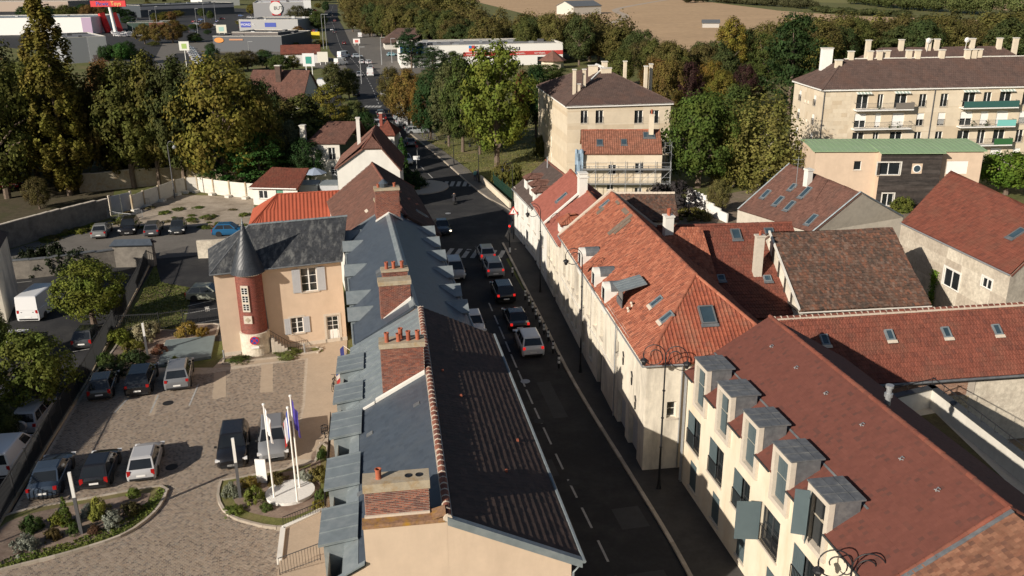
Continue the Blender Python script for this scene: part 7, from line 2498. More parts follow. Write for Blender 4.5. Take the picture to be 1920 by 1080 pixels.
# metal gate
fg = Fr(at(210, 404), at(250, 395))
gt = thing('metal_gate', 'pale grey sheet metal gate in the weathered boundary wall', 'gate', fg.p(0, 0, 0))
for i in range(2):
 k = MB()
 k.fbox(fg, fg.L * i / 2 + .03, fg.L * (i + 1) / 2 - .03, -.1, -.05, .05, 2.5)
 for j in range(8): k.fbox(fg, fg.L * i / 2 + .1 + j * fg.L / 17, fg.L * i / 2 + .14 + j * fg.L / 17, -.05, -.02, .1, 2.45)
 part('gate_leaf', k, M['greyshutter'], gt)
k = MB()
for s in (0, fg.L): k.fbox(fg, s - .12, s + .12, -.2, .02, 0, 2.65)
part('gate_posts', k, M['stone'], gt, kind='stuff')
# concrete panel fence
pf = thing('panel_fence', 'cream concrete panel fence with dark posts closing the vacant lot', 'fence', at(272, 388))
FP = [(250, 397), (272, 388), (300, 378), (330, 366), (350, 361), (372, 360), (402, 365), (432, 369), (463, 372), (480, 373)]
for i in range(len(FP) - 1):
 f = Fr(at(*FP[i]), at(*FP[i + 1]))
 for j in range(4):
  k = MB()
  k.fbox(f, .12, f.L - .02, -.06, 0, .05 + j * .53, .57 + j * .53)
  part('concrete_panel', k, M['offwhite'], pf)
 k = MB()
 k.fbox(f, -.1, .1, -.12, .1, 0, 2.3)
 part('post', k, M['cap'], pf)
 k = MB()
 k.fbox(f, -.35, .35, -.1, .8, 0, .35)
 part('concrete_foot', k, M['offwhite'], pf)
# crowd barriers
def barrier(u0, v0, u1, v1, label):
 f = Fr(at(u0, v0), at(u1, v1))
 t = thing('crowd_barrier', label, 'barrier', f.p(0, 0, 0), 0, 'steel barriers on the vacant lot')
 k = MB()
 k.tube([f.p(0, 0, .05), f.p(0, 0, 1.1), f.p(f.L, 0, 1.1), f.p(f.L, 0, .05)], .035, 6)
 k.tube([f.p(0, 0, .25), f.p(f.L, 0, .25)], .025, 5)
 part('frame', k, M['steel'], t)
 k = MB()
 for i in range(1, 16): k.tube([f.p(f.L * i / 16, 0, .25), f.p(f.L * i / 16, 0, 1.1)], .012, 4)
 part('bars', k, M['steel'], t, kind='stuff')
barrier(203, 410, 224, 415, 'steel barrier nearest the boundary wall, left of the row of three')
barrier(224, 415, 247, 417, 'steel barrier in the middle of the row of three')
barrier(247, 417, 268, 409, 'steel barrier bending back at the right of the row of three')
barrier(262, 386, 282, 388, 'steel barrier standing alone beside the metal gate')
# vertical bar fences
def bar_fence(label, pts, h, step=.15, ph=2.4, base=.22, mt='rail', r=.010, z=0.0):
 t = thing('railing_fence', label, 'fence', at(*pts[0]))
 for i in range(len(pts) - 1):
  F0 = Fr(at(*pts[i]), at(*pts[i + 1]))
  n = max(1, int(round(F0.L / ph)))
  for j in range(n):
   f = F0.sub(F0.L * j / n, 0, F0.L * (j + 1) / n, 0)
   k = MB()
   m_ = int(f.L / step)
   for q in range(m_ + 1):
    s = f.L * q / m_
    k.fbox(f, s - r, s + r, -.02, .02, z + base, z + h)
   k.fbox(f, 0, f.L, -.025, .025, z + h - .14, z + h - .09)
   k.fbox(f, 0, f.L, -.025, .025, z + base + .06, z + base + .11)
   part('fence_panel', k, M[mt], t)
   k = MB()
   k.fbox(f, -.04, .04, -.05, .05, 0, z + h + .05)
   part('post', k, M[mt], t)
  if base > .1:
   k = MB()
   k.fbox(F0, -.02, F0.L, -.12, .12, 0, z + base)
   part('low_wall', k, M['cap'], t)
 return t
bar_fence('long grey railing on a low wall between shaded car park and cobbled yard', [(-60, 1085), (0, 985), (80, 852), (165, 715), (205, 640), (236, 585), (262, 535), (290, 476)], 1.9)
bar_fence('thin railing fence with a small white notice crossing below the lawn', [(222, 622), (300, 618), (345, 612), (414, 604)], 1.6, base=.05)
k = MB()
f = Fr(at(388, 604), at(398, 603))
k.fbox(f, 0, .35, .04, .06, 1.05, 1.45)
solo('notice_board', k, M['white'], 'small white notice fixed to the thin railing fence', 'notice')
# the grey building at the left edge and the block out of the frame to the left that shades the car park
fe = Fr(at(-260, 640), at(14, 605))
eb = house_root('grey rendered building end at the left edge of the picture above the vans', fe, name='building', cat='building')
mb = MB()
wall(mb, fe, 0, fe.L, 0, 6.2)
wall(mb, Fr(fe.p(fe.L, 0, 0), fe.p(fe.L, -8, 0)), 0, 8, 0, 6.2)
part('wall', mb, M['oldwall'], eb)
roof(eb, [[fe.p(0, .2, 6.2), fe.p(fe.L + .2, .2, 6.2), fe.p(fe.L - 3, -4, 9), fe.p(0, -4, 9)], [fe.p(fe.L + .2, .2, 6.2), fe.p(fe.L + .2, -8.2, 6.2), fe.p(fe.L - 3, -4, 9)]], 'dark', 'tiled_roof')
fb = Fr((-64, 12), (-44, 12))
blk = house_root('plain rendered block outside the left edge shading the car park', fb, name='building', cat='building')
mb = MB()
bs = Fr(fb.p(20, 0, 0), fb.p(20, -35, 0))
wall(mb, fb, 0, 20, 0, 10.0, [(2 + 4 * i, 3.4 + 4 * i, z, z + 1.6) for i in range(4) for z in (1.2, 4.0, 6.7)], .2)
wall(mb, bs, 0, 35, 0, 10.0, [(2 + 4 * i, 3.4 + 4 * i, z, z + 1.6) for i in range(8) for z in (1.2, 4.0, 6.7)], .2)
wall(mb, Fr(fb.p(20, -35, 0), fb.p(0, -35, 0)), 0, 20, 0, 10.0)
wall(mb, Fr(fb.p(0, -35, 0), fb.p(0, 0, 0)), 0, 35, 0, 10.0)
part('wall', mb, M['oldwall'], blk)
for i in range(8):
 for z in (1.2, 4.0, 6.7): window(blk, bs, 2 + 4 * i, z, 1.4, 1.6, 'white', 2, 1, .2)
roof(blk, [[fb.p(-.3, .3, 10.0), fb.p(20.3, .3, 10.0), fb.p(12, -8, 12.2), fb.p(8, -8, 12.2)], [fb.p(20.3, .3, 10.0), fb.p(20.3, -35.3, 10.0), fb.p(12, -27, 12.2), fb.p(12, -8, 12.2)], [fb.p(20.3, -35.3, 10.0), fb.p(-.3, -35.3, 10.0), fb.p(8, -27, 12.2), fb.p(12, -27, 12.2)], [fb.p(-.3, -35.3, 10.0), fb.p(-.3, .3, 10.0), fb.p(8, -8, 12.2), fb.p(8, -27, 12.2)]], 'dark', 'tiled_roof')
# === RETAIL PARK AND THE FAR GROUND
def big_asphalt(name, pts, mt='asphaltpale', z=.03): return sheet(name, px(*pts), z, mt)
big_asphalt('retail_car_park', [(270, 118), (420, 120), (560, 110), (600, 60), (560, 20), (300, 10), (-100, 10), (-200, 60), (60, 95), (180, 110)], 'asphalt', .012)
big_asphalt('access_road', [(280, 130), (305, 82), (440, 75), (640, 112), (660, 140), (560, 120), (450, 100), (330, 100), (312, 128)], 'asphaltpale', .028)
big_asphalt('retail_forecourt', [(640, 55), (690, 55), (800, 130), (760, 150), (690, 145)], 'asphaltpale', .016)
big_asphalt('store_car_park', [(560, 165), (620, 150), (640, 175), (640, 200), (570, 205)], 'asphalt', .028)
sheet('field', px((820, -26), (880, 0), (1000, 30), (1130, 75), (1240, 118), (1350, 128), (1560, 118), (1750, 75), (1900, 52), (1900, 40), (1600, 30), (1460, 20), (1300, 0), (1250, -22)), .02, 'field')
sheet('far_field', px((1280, -10), (1900, 20), (2100, 10), (2300, -12), (1600, -30), (1200, -25)), .015, 'field')
sheet('green_field', px((1420, 1), (1640, 8), (1600, -8), (1400, -12)), .03, 'fieldgreen')
sheet('left_far_field', px((-300, -5), (500, -20), (500, -35), (-300, -35)), .02, 'field')
mb = MB()
tl = smooth_line([p[:2] for p in px((1100, 52), (1150, 42), (1172, 30), (1155, 18), (1200, 8), (1260, -2))], 5)
a_, b_ = strip(tl, 3, 3)
band(mb, a_, b_, .06)
struct('farm_track', mb, M['track'])
sheet('verge', px((760, 255), (800, 250), (1000, 230), (1060, 240), (1060, 330), (985, 385), (950, 388), (905, 350), (850, 305), (800, 275)), .022, 'lawn')
def shed(label, u0, v0, u1, v1, h, dep, wallc, roofc=(.16, .16, .165), band_=None, name='retail_store', parts=(), vents=6, par=.5):
 f = Fr(at(u0, v0), at(u1, v1))
 t = thing(name, label, 'store', f.p(0, 0, 0))
 k = MB()
 wall(k, f, 0, f.L, 0, h)
 wall(k, Fr(f.p(0, -dep, 0), f.p(0, 0, 0)), 0, dep, 0, h)
 wall(k, Fr(f.p(f.L, 0, 0), f.p(f.L, -dep, 0)), 0, dep, 0, h)
 wall(k, Fr(f.p(f.L, -dep, 0), f.p(0, -dep, 0)), 0, f.L, 0, h)
 part('wall', k, M['flat'], t, color=col(wallc))
 k = MB()
 k.poly([f.p(.3, -.3, h - par), f.p(f.L - .3, -.3, h - par), f.p(f.L - .3, -dep + .3, h - par), f.p(.3, -dep + .3, h - par)])
 rf = part('roof', k, M['flat'], t, color=col(roofc))
 k = MB()
 for (a, b) in ((f, f.L), (Fr(f.p(0, -dep, 0), f.p(0, 0, 0)), dep), (Fr(f.p(f.L, 0, 0), f.p(f.L, -dep, 0)), dep), (Fr(f.p(f.L, -dep, 0), f.p(0, -dep, 0)), f.L)):
  k.fbox(a, 0, b, -.32, .03, h - .12, h + .05)
 part('parapet_cap', k, M['offwhite'], t, kind='stuff')
 for i in range(vents):
  k = MB()
  s, o = RND.uniform(2, f.L - 3), -RND.uniform(3, max(4, dep - 3))
  w_ = RND.uniform(.8, 2.4)
  k.fbox(f, s, s + w_, o - w_ * .6, o, h - par, h - par + RND.uniform(.5, 1.2))
  part('roof_unit', k, M['steel' if i % 2 else 'lampgrey'], rf)
 if band_:
  for (z0, z1, c, s0, s1) in band_:
   k = MB()
   k.fbox(f, f.L * s0, f.L * s1, .02, .12, z0, z1)
   part('fascia', k, M['flat'], t, color=col(c))
 return t, f
def text(parent, s, f, s0, z, size, c, o=.14, name='lettering', stretch=1.0):
 cu = bpy.data.curves.new('lettering', 'FONT')
 cu.body = s
 cu.size = size
 cu.extrude = .03
 ob = bpy.data.objects.new('lettering', cu)
 me = bpy.data.meshes.new_from_object(ob)
 bpy.data.objects.remove(ob)
 me.materials.clear()
 me.materials.append(M['flat'])
 me.attributes.new('tint', 'FLOAT', 'FACE')
 x = np.array([f.r[0], f.r[1], 0]) * stretch
 p = f.p(s0, o, z) - np.array(org_of(parent))
 r_ = Matrix(((x[0], 0, f.n[0], p[0]), (x[1], 0, f.n[1], p[1]), (0, 1, 0, p[2]), (0, 0, 0, 1)))
 o_ = piece(name, me, parent, r_, col(c))
 return o_
# carpet store across the road
t, f = shed('long white carpet store with a red band and dark lettering behind the roadside trees', 752, 128, 1055, 120, 7.0, 26, (.74, .73, .70), (.22, .22, .22), [(3.3, 4.6, (.45, .05, .045), .38, 1.0), (4.6, 6.9, (.04, .16, .38), .0, .14)], vents=14)
text(t, 'Saint Maclou', f, f.L * .45, 4.95, 2.3, (.03, .03, .03), stretch=1.3)
text(t, 'ixina', f, f.L * .05, 5.2, 1.6, (.8, .8, .8), stretch=1.2)
text(t, 'moquettes', f, f.L * .40, 3.65, .9, (.7, .68, .66))
text(t, 'parquets..', f, f.L * .70, 3.65, .9, (.7, .68, .66))
text(t, 'carrelages..', f, f.L * .82, 3.65, .9, (.7, .68, .66))
k = MB()
for i, (c) in enumerate(((.75, .1, .03), (.7, .5, .02), (.03, .2, .5), (.5, .05, .05))):
 k = MB()
 k.fbox(f, f.L * .415 + (i % 2) * 1.0, f.L * .415 + (i % 2) * 1.0 + .92, .12, .2, 4.9 + (i // 2) * .95, 5.78 + (i // 2) * .95)
 part('emblem', k, M['flat'], t, color=col(c))
k = MB()
k.fbox(f, f.L * .84, f.L * .96, .02, .10, .2, 2.6)
part('shop_window', k, M['glass'], t)
k = MB()
q = at(1036, 128)
k_ = thing('round_pavilion', 'small pale pavilion with a brown pyramid roof beside the carpet store', 'pavilion', q)
k.lathe(q, [(3.6, 0), (3.6, 2.6), (4.6, 2.6), (.15, 5.6)], 8)
k2 = MB()
k2.lathe(q, [(3.6, 0), (3.6, 2.6)], 8)
part('wall', k2, M['limestone'], k_)
k = MB()
k.lathe(q, [(4.6, 2.5), (.1, 5.6)], 8)
part('roof', k, M['browntile'], k_)
# restaurant with dark pitched roofs
f = Fr(at(722, 93), at(845, 90))
rs = thing('restaurant', 'dark roofed restaurant with a small clock turret beyond the carpet store', 'restaurant', f.p(0, 0, 0))
k = MB()
wall(k, f, 0, f.L, 0, 2.8)
wall(k, Fr(f.p(0, -16, 0), f.p(0, 0, 0)), 0, 16, 0, 2.8)
part('wall', k, M['offwhite'], rs)
roof(rs, [[f.p(-1, 1, 2.7), f.p(f.L + 1, 1, 2.7), f.p(f.L - 4, -8, 8), f.p(6, -8, 8)], [f.p(-1, -17, 2.7), f.p(-1, 1, 2.7), f.p(6, -8, 8)], [f.p(f.L + 1, 1, 2.7), f.p(f.L + 1, -17, 2.7), f.p(f.L - 4, -8, 8)]], 'apt', 'tiled_roof', tw=.8, th=.9)
k = MB()
k.lathe(f.p(f.L * .72, -7, 7.5), [(1.0, 0), (1.0, 1.6), (1.3, 1.7), (.05, 3.4)], 4)
part('turret', k, M['lead'], rs)
for s in (8, f.L - 12):
 roof(rs, [[f.p(s - 4, 2.0, 3), f.p(s, 2.0, 6.2), f.p(s, -6, 6.2), f.p(s - 4, -1, 3)], [f.p(s + 4, 2.0, 3), f.p(s, 2.0, 6.2), f.p(s, -6, 6.2), f.p(s + 4, -1, 3)]], 'apt', 'porch_roof', tw=.8, th=.9)
shed('plain white warehouse among trees beyond the road', 672, 47, 753, 46, 8, 40, (.72, .71, .68), (.30, .28, .26), vents=3)
shed('low white flat building behind the restaurant', 708, 62, 815, 60, 4.2, 20, (.70, .69, .66), (.30, .28, .26), vents=2)
# left group
t, f = shed('big white toy store with a grey blue roof behind the tall poplar', -160, 68, 175, 64, 9, 40, (.72, .71, .69), (.14, .18, .22), [(0.2, 8.8, (.40, .30, .42), .945, 1.0)], vents=7)
shed('grey hangar with a pale front beyond the tall poplar', 128, 119.5, 205, 115, 9.0, 32, (.30, .31, .33), (.16, .16, .165), [(.1, 8.9, (.42, .43, .44), .55, 1.0), (.1, 2.6, (.50, .10, .05), .62, 1.0)], vents=3)
shed('long low tan building at the top left edge', -200, 23, 130, 21, 9, 40, (.32, .25, .20), (.30, .29, .28), vents=2)
for u, lb in ((199, 'left red entrance pylon of the toy store'), (221, 'right red entrance pylon of the toy store')):
 k = MB()
 p = at(u, 61)
 k.tube([p + [1.5, 0, 0], p + [-1.2, 0, 10.5]], [2.0, 2.0], 4)
 solo('entrance_pylon', k, M['flat'], lb, 'pylon', color=col((.55, .03, .03)))
p = at(218, 64)
sg_ = thing('pole_sign', 'tall white pole carrying a long red toy store sign', 'sign', p)
k = MB()
hp = zat(p, 8)
k.tube([p, p + [-1.5, 0, hp]], [1.0, .8], 10)
part('pole', k, M['white'], sg_)
fs = Fr(p + [-11, -1.2, 0], p + [8, -1.2, 0])
k = MB()
k.fbox(fs, 0, fs.L, -1, 0, hp - 1.2, hp + 1.9)
part('sign_board', k, M['flat'], sg_, color=col((.60, .03, .035)))
text(sg_, 'Picwic', fs, 3.0, hp - .55, 2.9, (.10, .12, .45), stretch=.95)
text(sg_, 'Toys', fs, 11.0, hp - .55, 2.9, (.8, .6, .2), stretch=1.0)
# brico depots in the middle
t, f = shed('dark grey furniture store with an orange oval sign', 402, 97, 530, 97, 6.2, 36, (.085, .09, .10), (.085, .085, .09), vents=9)
k = MB()
a_ = disc(f, f.L * .09, 4.6, 1.0, .25)
c_ = f.p(f.L * .09, .25, 4.6)
pts = [c_ + (q_ - c_) * np.array([2.0, 2.0, 1.0]) for q_ in a_]
k.poly(pts)
part('oval_sign', k, M['flat'], t, color=col((.65, .25, .05)))
k = MB()
k.fbox(f, f.L * .24, f.L * .44, .12, .2, 4.5, 5.1)
part('fascia', k, M['flat'], t, color=col((.45, .22, .12)))
shed('dark brown side wing of the grey furniture store', 524, 92, 562, 86, 6.8, 22, (.10, .085, .08), (.10, .10, .10), vents=1)
t, f = shed('grey store with two blue signs behind the furniture store', 450, 62, 560, 62, 7, 30, (.34, .34, .34), (.16, .16, .165), [(3.0, 6.0, (.05, .07, .35), .03, .20), (3.2, 5.4, (.04, .07, .35), .44, .63)], vents=6)
text(t, 'MONDIAL', f, f.L * .035, 3.9, 1.6, (.75, .75, .78), stretch=1.1)
t, f = shed('large grey store with a round red and white sign', 478, 45, 572, 43, 13, 60, (.33, .33, .34), (.62, .62, .62), vents=3)
k = MB()
k.fbox(f, f.L * .36, f.L * .53, .1, .5, 5.2, 14.0)
part('sign_board', k, M['flat'], t, color=col((.60, .03, .04)))
fc = f.sub(0, .55, f.L, .55)
part('round_panel', disc_mb(fc, f.L * .445, 9.6, 4.0, 0, .1), M['white'], t)
text(t, 'BUT', f, f.L * .40, 8.6, 3.0, (.03, .03, .03), o=.7)
shed('white flat topped store at the top of the retail park', 485, 34, 585, 32, 12, 60, (.72, .72, .72), (.55, .55, .55), vents=4)
t, f = shed('small white house shaped shop with a dark red roof', 530, 120, 600, 118, 3.4, 12, (.66, .64, .62), (.14, .035, .035), vents=0)
roof(t, [[f.p(-.5, .5, 3.4), f.p(f.L + .5, .5, 3.4), f.p(f.L + .5, -6, 6), f.p(-.5, -6, 6)], [f.p(f.L + .5, -12.5, 3.4), f.p(-.5, -12.5, 3.4), f.p(-.5, -6, 6), f.p(f.L + .5, -6, 6)]], 'red', 'tiled_roof', tw=.7, th=.8)
shed('dark glass fronted showroom at the top edge', 265, 33, 440, 26, 9, 40, (.05, .06, .07), (.16, .17, .18), [(5.5, 8, (.45, .42, .42), 0, 1)], vents=8)
shed('green roofed low drive-in restaurant with brick front', 240, 58, 318, 56, 4.5, 20, (.06, .10, .08), (.05, .09, .07), [(.2, 4.3, (.22, .08, .06), .52, .9)], vents=2)
shed('pale flat roofed building at the top edge beyond the showroom', 380, 12, 450, 10, 8, 40, (.6, .6, .58), (.5, .5, .5), vents=2)
# brown roofed big house in front of the stores
f = Fr(at(462, 236), at(567, 238))
rzh = f.ono(515, 131, -6)[1]
hb = house_root('large house with a plain brown hipped roof and one brick chimney among the left trees', f)
k = MB()
wall(k, f, 0, f.L, 0, 4.5)
wall(k, Fr(f.p(f.L, 0, 0), f.p(f.L, -12, 0)), 0, 12, 0, 4.5)
for s in (.05, f.L - .05): k.poly([f.p(s, 0, 4.4), f.p(s, -12, 4.4), f.p(s, -6, rzh - .1)])
part('wall', k, M['offwhite'], hb)
roof(hb, [[f.p(-.4, .4, 4.4), f.p(f.L + .4, .4, 4.4), f.p(f.L + .2, -6, rzh), f.p(-.2, -6, rzh)], [f.p(f.L + .4, -12.4, 4.4), f.p(-.4, -12.4, 4.4), f.p(-.2, -6, rzh), f.p(f.L + .2, -6, rzh)]], 'brown', 'tiled_roof')
stack(hb, f, f.L * .47, -4.6, 1.1, .9, rzh - 3, rzh + 1.0, 'ribtile')
# barns in the field
def barn(u0, v0, u1, v1, h, dep, label, wc=(.55, .52, .46)):
 f = Fr(at(u0, v0), at(u1, v1))
 t = thing('barn', label, 'barn', f.p(0, 0, 0))
 k = MB()
 wall(k, f, 0, f.L, 0, h)
 for s in (0, f.L): k.poly([f.p(s, 0, 0), f.p(s, -dep, 0), f.p(s, -dep, h), f.p(s, -dep / 2, h * 1.55), f.p(s, 0, h)])
 part('wall', k, M['flat'], t, color=col(wc))
 k = MB()
 k.slab([f.p(-.5, .5, h), f.p(f.L + .5, .5, h), f.p(f.L + .5, -dep / 2, h * 1.6), f.p(-.5, -dep / 2, h * 1.6)], .3)
 k.slab([f.p(-.5, -dep - .5, h), f.p(f.L + .5, -dep - .5, h), f.p(f.L + .5, -dep / 2, h * 1.6), f.p(-.5, -dep / 2, h * 1.6)], .3)
 part('roof', k, M['lead'], t)
barn(1075, 28, 1127, 26, 6, 22, 'pale stone barn with a grey roof standing alone in the stubble field')
barn(1317, 52, 1348, 52, 2.6, 8, 'small white house with trees in the middle of the stubble field', (.42, .40, .37))
# roadside sign boards
def board(u, v, w_, h_, z0, c, label, c2=None, posts=2, txt=None):
 p = at(u, v)
 f = Fr(p + [-w_ / 2, 0, 0], p + [w_ / 2, 0, 0])
 t = thing('billboard', label, 'billboard', p)
 k = MB()
 k.fbox(f, 0, w_, -.15, 0, z0, z0 + h_)
 part('panel', k, M['flat'], t, color=col(c))
 if c2:
  k = MB()
  k.fbox(f, w_ * .25, w_ * .75, 0, .04, z0 + h_ * .2, z0 + h_ * .75)
  part('poster', k, M['flat'], t, color=col(c2))
 for i in range(posts):
  k = MB()
  k.tube([f.p(w_ * (.25 + .5 * i) if posts > 1 else w_ / 2, -.08, 0), f.p(w_ * (.25 + .5 * i) if posts > 1 else w_ / 2, -.08, z0)], .12, 6)
  part('post', k, M['white'], t)
 if txt: text(t, txt, f, w_ * .12, z0 + h_ * .35, h_ * .4, (.1, .25, .2), o=.06)
board(582, 155, 3.4, 3.6, 4.6, (.66, .66, .66), 'white two-legged billboard with a green poster beside the brown roofed house', (.03, .25, .20))
board(592, 83, 4.2, 3.2, 2.2, (.70, .55, .03), 'yellow sign board on a post beside the dark store wing', posts=1)
board(350, 125, 3.4, 3.0, 5.4, (.62, .62, .58), 'small white billboard above the lined up cars', (.30, .42, .12), 1)
board(416, 64, 5.5, 4.2, .6, (.60, .58, .48), 'pale green and cream billboard left of the grey store', (.30, .48, .44), 2)
board(669, 85, 3.0, 2.0, .8, (.70, .68, .66), 'white board with red print on the far verge', (.55, .12, .1), 2)
board(663, 58, 2.4, 2.2, 2.0, (.7, .7, .7), 'tiny white sign left of the far road bend', None, 1)
board(606, 122, 3.6, 3.4, 1.0, (.60, .58, .50), 'cream board beside the small red roofed shop', None, 2)
# three tall white flagpoles beyond the carpet store
for i, u in enumerate((1083, 1093, 1100)):
 p = at(u, 112)
 k = MB()
 k.tube([p, p + [0, 0, zat(p, 66)]], [.16, .08], 6)
 solo('flagpole', k, M['white'], ('leftmost', 'middle', 'rightmost')[i] + ' of the three bare white flagpoles right of the carpet store', 'flagpole', 'bare white flagpoles')
# tall lamp columns in the retail area
for i, (u, v, vt) in enumerate(((607, 92, 5), (613, 92, 20), (470, 126, 78), (678, 157, 88), (297, 62, 10), (372, 70, 12), (716, 122, 70), (735, 118, 72), (385, 50, 2), (405, 40, 0), (283, 55, 20), (250, 62, 35))):
 p = at(u, v)
 h_ = min(14.0, zat(p, vt))
 t = thing('light_column', ['left of the pair of', 'right of the pair of', 'a lone', 'the roadside', 'a slim', 'a far', 'a roundabout', 'a second roundabout', 'a distant', 'a more distant', 'a shop front', 'a short'][i] + ' pale lamp column' + ('s' if i < 2 else '') + [' beside the far road', ' beside the far road', ' in front of the furniture store', ' on the traffic island', ' near the round retail trees', ' by the cream billboard', ' left of the dark fir', ' right of the dark fir', ' by the showroom', ' beyond the showroom', ' before the drive-in', ' at the toy store car park'][i], 'lamp column', p)
 k = MB()
 k.tube([p, p + [0, 0, h_]], [.14, .07], 6)
 part('column', k, M['steel'], t)
 k = MB()
 k.box(p + [.7, 0, h_], (1.6, .3, .15))
 part('lamp_head', k, M['steel'], t)
# === TREES
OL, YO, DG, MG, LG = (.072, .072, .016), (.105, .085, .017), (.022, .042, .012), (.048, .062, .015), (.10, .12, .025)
RU, OR, PU, GB, BG = (.115, .062, .022), (.15, .08, .02), (.035, .015, .015), (.10, .10, .05), (.035, .075, .015)
treep('poplar', 132, 366, 128, -12, YO, 'very tall columnar poplar with yellowing leaves rising past the top of the frame at left')
treep('broad', 15, 372, 160, 122, OL, 'broad dull green tree at the left edge under the poplar')
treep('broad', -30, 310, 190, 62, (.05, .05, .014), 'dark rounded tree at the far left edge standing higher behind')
treep('broad', 30, 300, 130, 118, RU, 'reddish brown tree top at the left edge behind the broad dull green one')
treep('oval', 218, 350, 95, 128, (.09, .065, .018), 'olive oval tree directly right of the tall poplar')
treep('broad', 215, 300, 80, 122, (.12, .058, .022), 'small rust red tree top between the poplar and the olive oval tree')
treep('oval', 252, 352, 110, 118, OL, 'dense olive tree, second right of the poplar')
treep('oval', 300, 350, 85, 102, (.085, .075, .018), 'tall narrow olive tree with a rounded top in the middle of the left tree row')
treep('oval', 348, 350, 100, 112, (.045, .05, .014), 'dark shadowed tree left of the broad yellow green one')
treep('broad', 425, 352, 165, 118, (.12, .10, .02), 'broad yellow green tree with clumped leaves in front of the brown roofed house')
treep('broad', 500, 345, 70, 175, (.10, .085, .018), 'smaller yellowing tree at the right of the broad clumped one')
treep('cedar', 430, 352, 90, 248, BG, 'bright green feathery conifer at the foot of the broad yellow green tree')
treep('cedar', 490, 352, 90, 250, BG, 'second bright green feathery conifer, nearer the white gable house')
treep('broad', 548, 335, 62, 232, GB, 'greyish willow like bush between conifers and white gable house')
treep('broad', 572, 345, 70, 262, DG, 'dark bush hard against the stone wall of the white gable house')
treep('cedar', 622, 262, 72, 160, (.13, .11, .02), 'yellow tipped spreading cedar left of the road bend')
treep('broad', 600, 300, 60, 235, DG, 'dark shrubby tree behind the wing of the white gable house')
treep('broad', 668, 258, 52, 192, (.085, .095, .03), 'grey green round tree standing by the road behind the white gable')
treep('oval', 630, 190, 44, 118, (.06, .06, .02), 'slim brownish green tree by the traffic island left of the road')
treep('broad', 655, 185, 40, 130, (.07, .07, .02), 'small roadside tree on the left of the far crossing')
treep('broad', 690, 262, 40, 212, DG, 'small dark tree left of the road above the cottage')
treep('cone', 756, 330, 30, 255, BG, 'small bright green conical tree beside the road')
treep('bush', 762, 352, 60, 318, DG, 'dark hedge mound at the foot of the small conical tree')
treep('broad', 75, 392, 48, 335, (.07, .055, .02), 'thin half bare young tree in front of the dark left wood')
# retail park trees
for u, v, w_, t_, c, lb in ((272, 82, 34, 46, (.10, .075, .02), 'leftmost of three round trees in the retail park'), (297, 82, 28, 44, (.11, .075, .022), 'middle and smallest of three round trees in the retail park'), (325, 81, 42, 40, (.09, .055, .018), 'rightmost and largest of three round trees in the retail park')):
 treep('broad', u, v, w_, t_, c, lb)
treep('umbrella', 205, 122, 34, 86, DG, 'left half of the dark umbrella pine pair beside the grey hangar')
treep('umbrella', 228, 122, 40, 84, BG, 'right half of the dark umbrella pine pair beside the grey hangar')
treep('broad', 245, 118, 26, 78, DG, 'thin dark tree right of the umbrella pines')
for u, v, w_, t_, c, lb in ((400, 128, 26, 82, DG, 'dark conical tree left of the grey furniture store sign'), (435, 135, 60, 100, (.08, .07, .025), 'loose brownish tree in front of the furniture store'), (465, 132, 40, 96, (.075, .06, .025), 'thin reddish tree in front of the furniture store'), (500, 128, 40, 96, DG, 'dark green tree before the furniture store doors'), (525, 135, 44, 104, MG, 'bright round tree left of the red roofed shop'), (550, 132, 30, 105, YO, 'yellowing tree before the red roofed shop')):
 treep('broad', u, v, w_, t_, c, lb)
treep('broad', 560, 48, 40, 12, (.06, .055, .025), 'grey green tree right of the round signed store')
treep('broad', 580, 42, 36, 16, DG, 'darker tree beside the tree at the round signed store')
treep('broad', 598, 58, 34, 22, MG, 'roadside tree by the yellow sign board')
for i in range(44):
 u, v = RND.uniform(235, 620), RND.uniform(14, 112)
 treep('broad', u, v, RND.uniform(12, 28), v - RND.uniform(8, 20), RND.choice([OL, MG, DG, RU, YO]), 'small roundish tree between the sheds and car parks of the retail park', group='retail park trees')
for i in range(16):
 treep('broad', 40 + i * 14 + RND.uniform(-5, 5), RND.uniform(26, 40), RND.uniform(24, 36), RND.uniform(8, 18), RND.choice([OL, MG, DG, RU]), 'tree in the far row above the white toy store roof', group='trees above the toy store')
# roadside planting, centre
treep('oval', 932, 312, 120, 82, (.10, .115, .018), 'big bright green maple with a pale trunk on the grass verge')
treep('oval', 868, 285, 72, 108, MG, 'tall green tree left of the big bright maple')
treep('oval', 842, 275, 60, 122, (.075, .08, .03), 'grey green tree, third from the left in the verge row')
treep('broad', 808, 262, 62, 140, DG, 'dark green tree above the parked cars on the verge')
treep('broad', 768, 240, 74, 134, (.125, .078, .022), 'orange and green autumn tree behind the white van')
treep('broad', 790, 250, 40, 150, OR, 'orange autumn tree squeezed beside the dark green verge tree')
treep('broad', 735, 212, 48, 130, (.075, .06, .02), 'brownish tree at the far end of the verge row')
treep('broad', 900, 290, 62, 150, OL, 'olive tree behind the trunk row on the verge')
treep('broad', 1005, 258, 62, 128, DG, 'dark tree between the bright maple and the hipped apartment block')
treep('oval', 978, 262, 30, 135, (.16, .06, .028), 'narrow copper red tree right of the bright maple')
treep('cedar', 772, 128, 48, 54, (.02, .038, .014), 'dark fir on the roundabout in front of the blue shop sign')
treep('cedar', 812, 142, 52, 88, (.03, .045, .018), 'dark spreading pine left of the carpet store front')
treep('broad', 850, 140, 50, 98, MG, 'green tree hiding the left end of the carpet store band')
treep('broad', 1030, 152, 60, 122, MG, 'green tree in front of the carpet store door')
treep('bush', 1012, 292, 24, 258, OL, 'round clipped bush at the foot of the hipped apartment block')
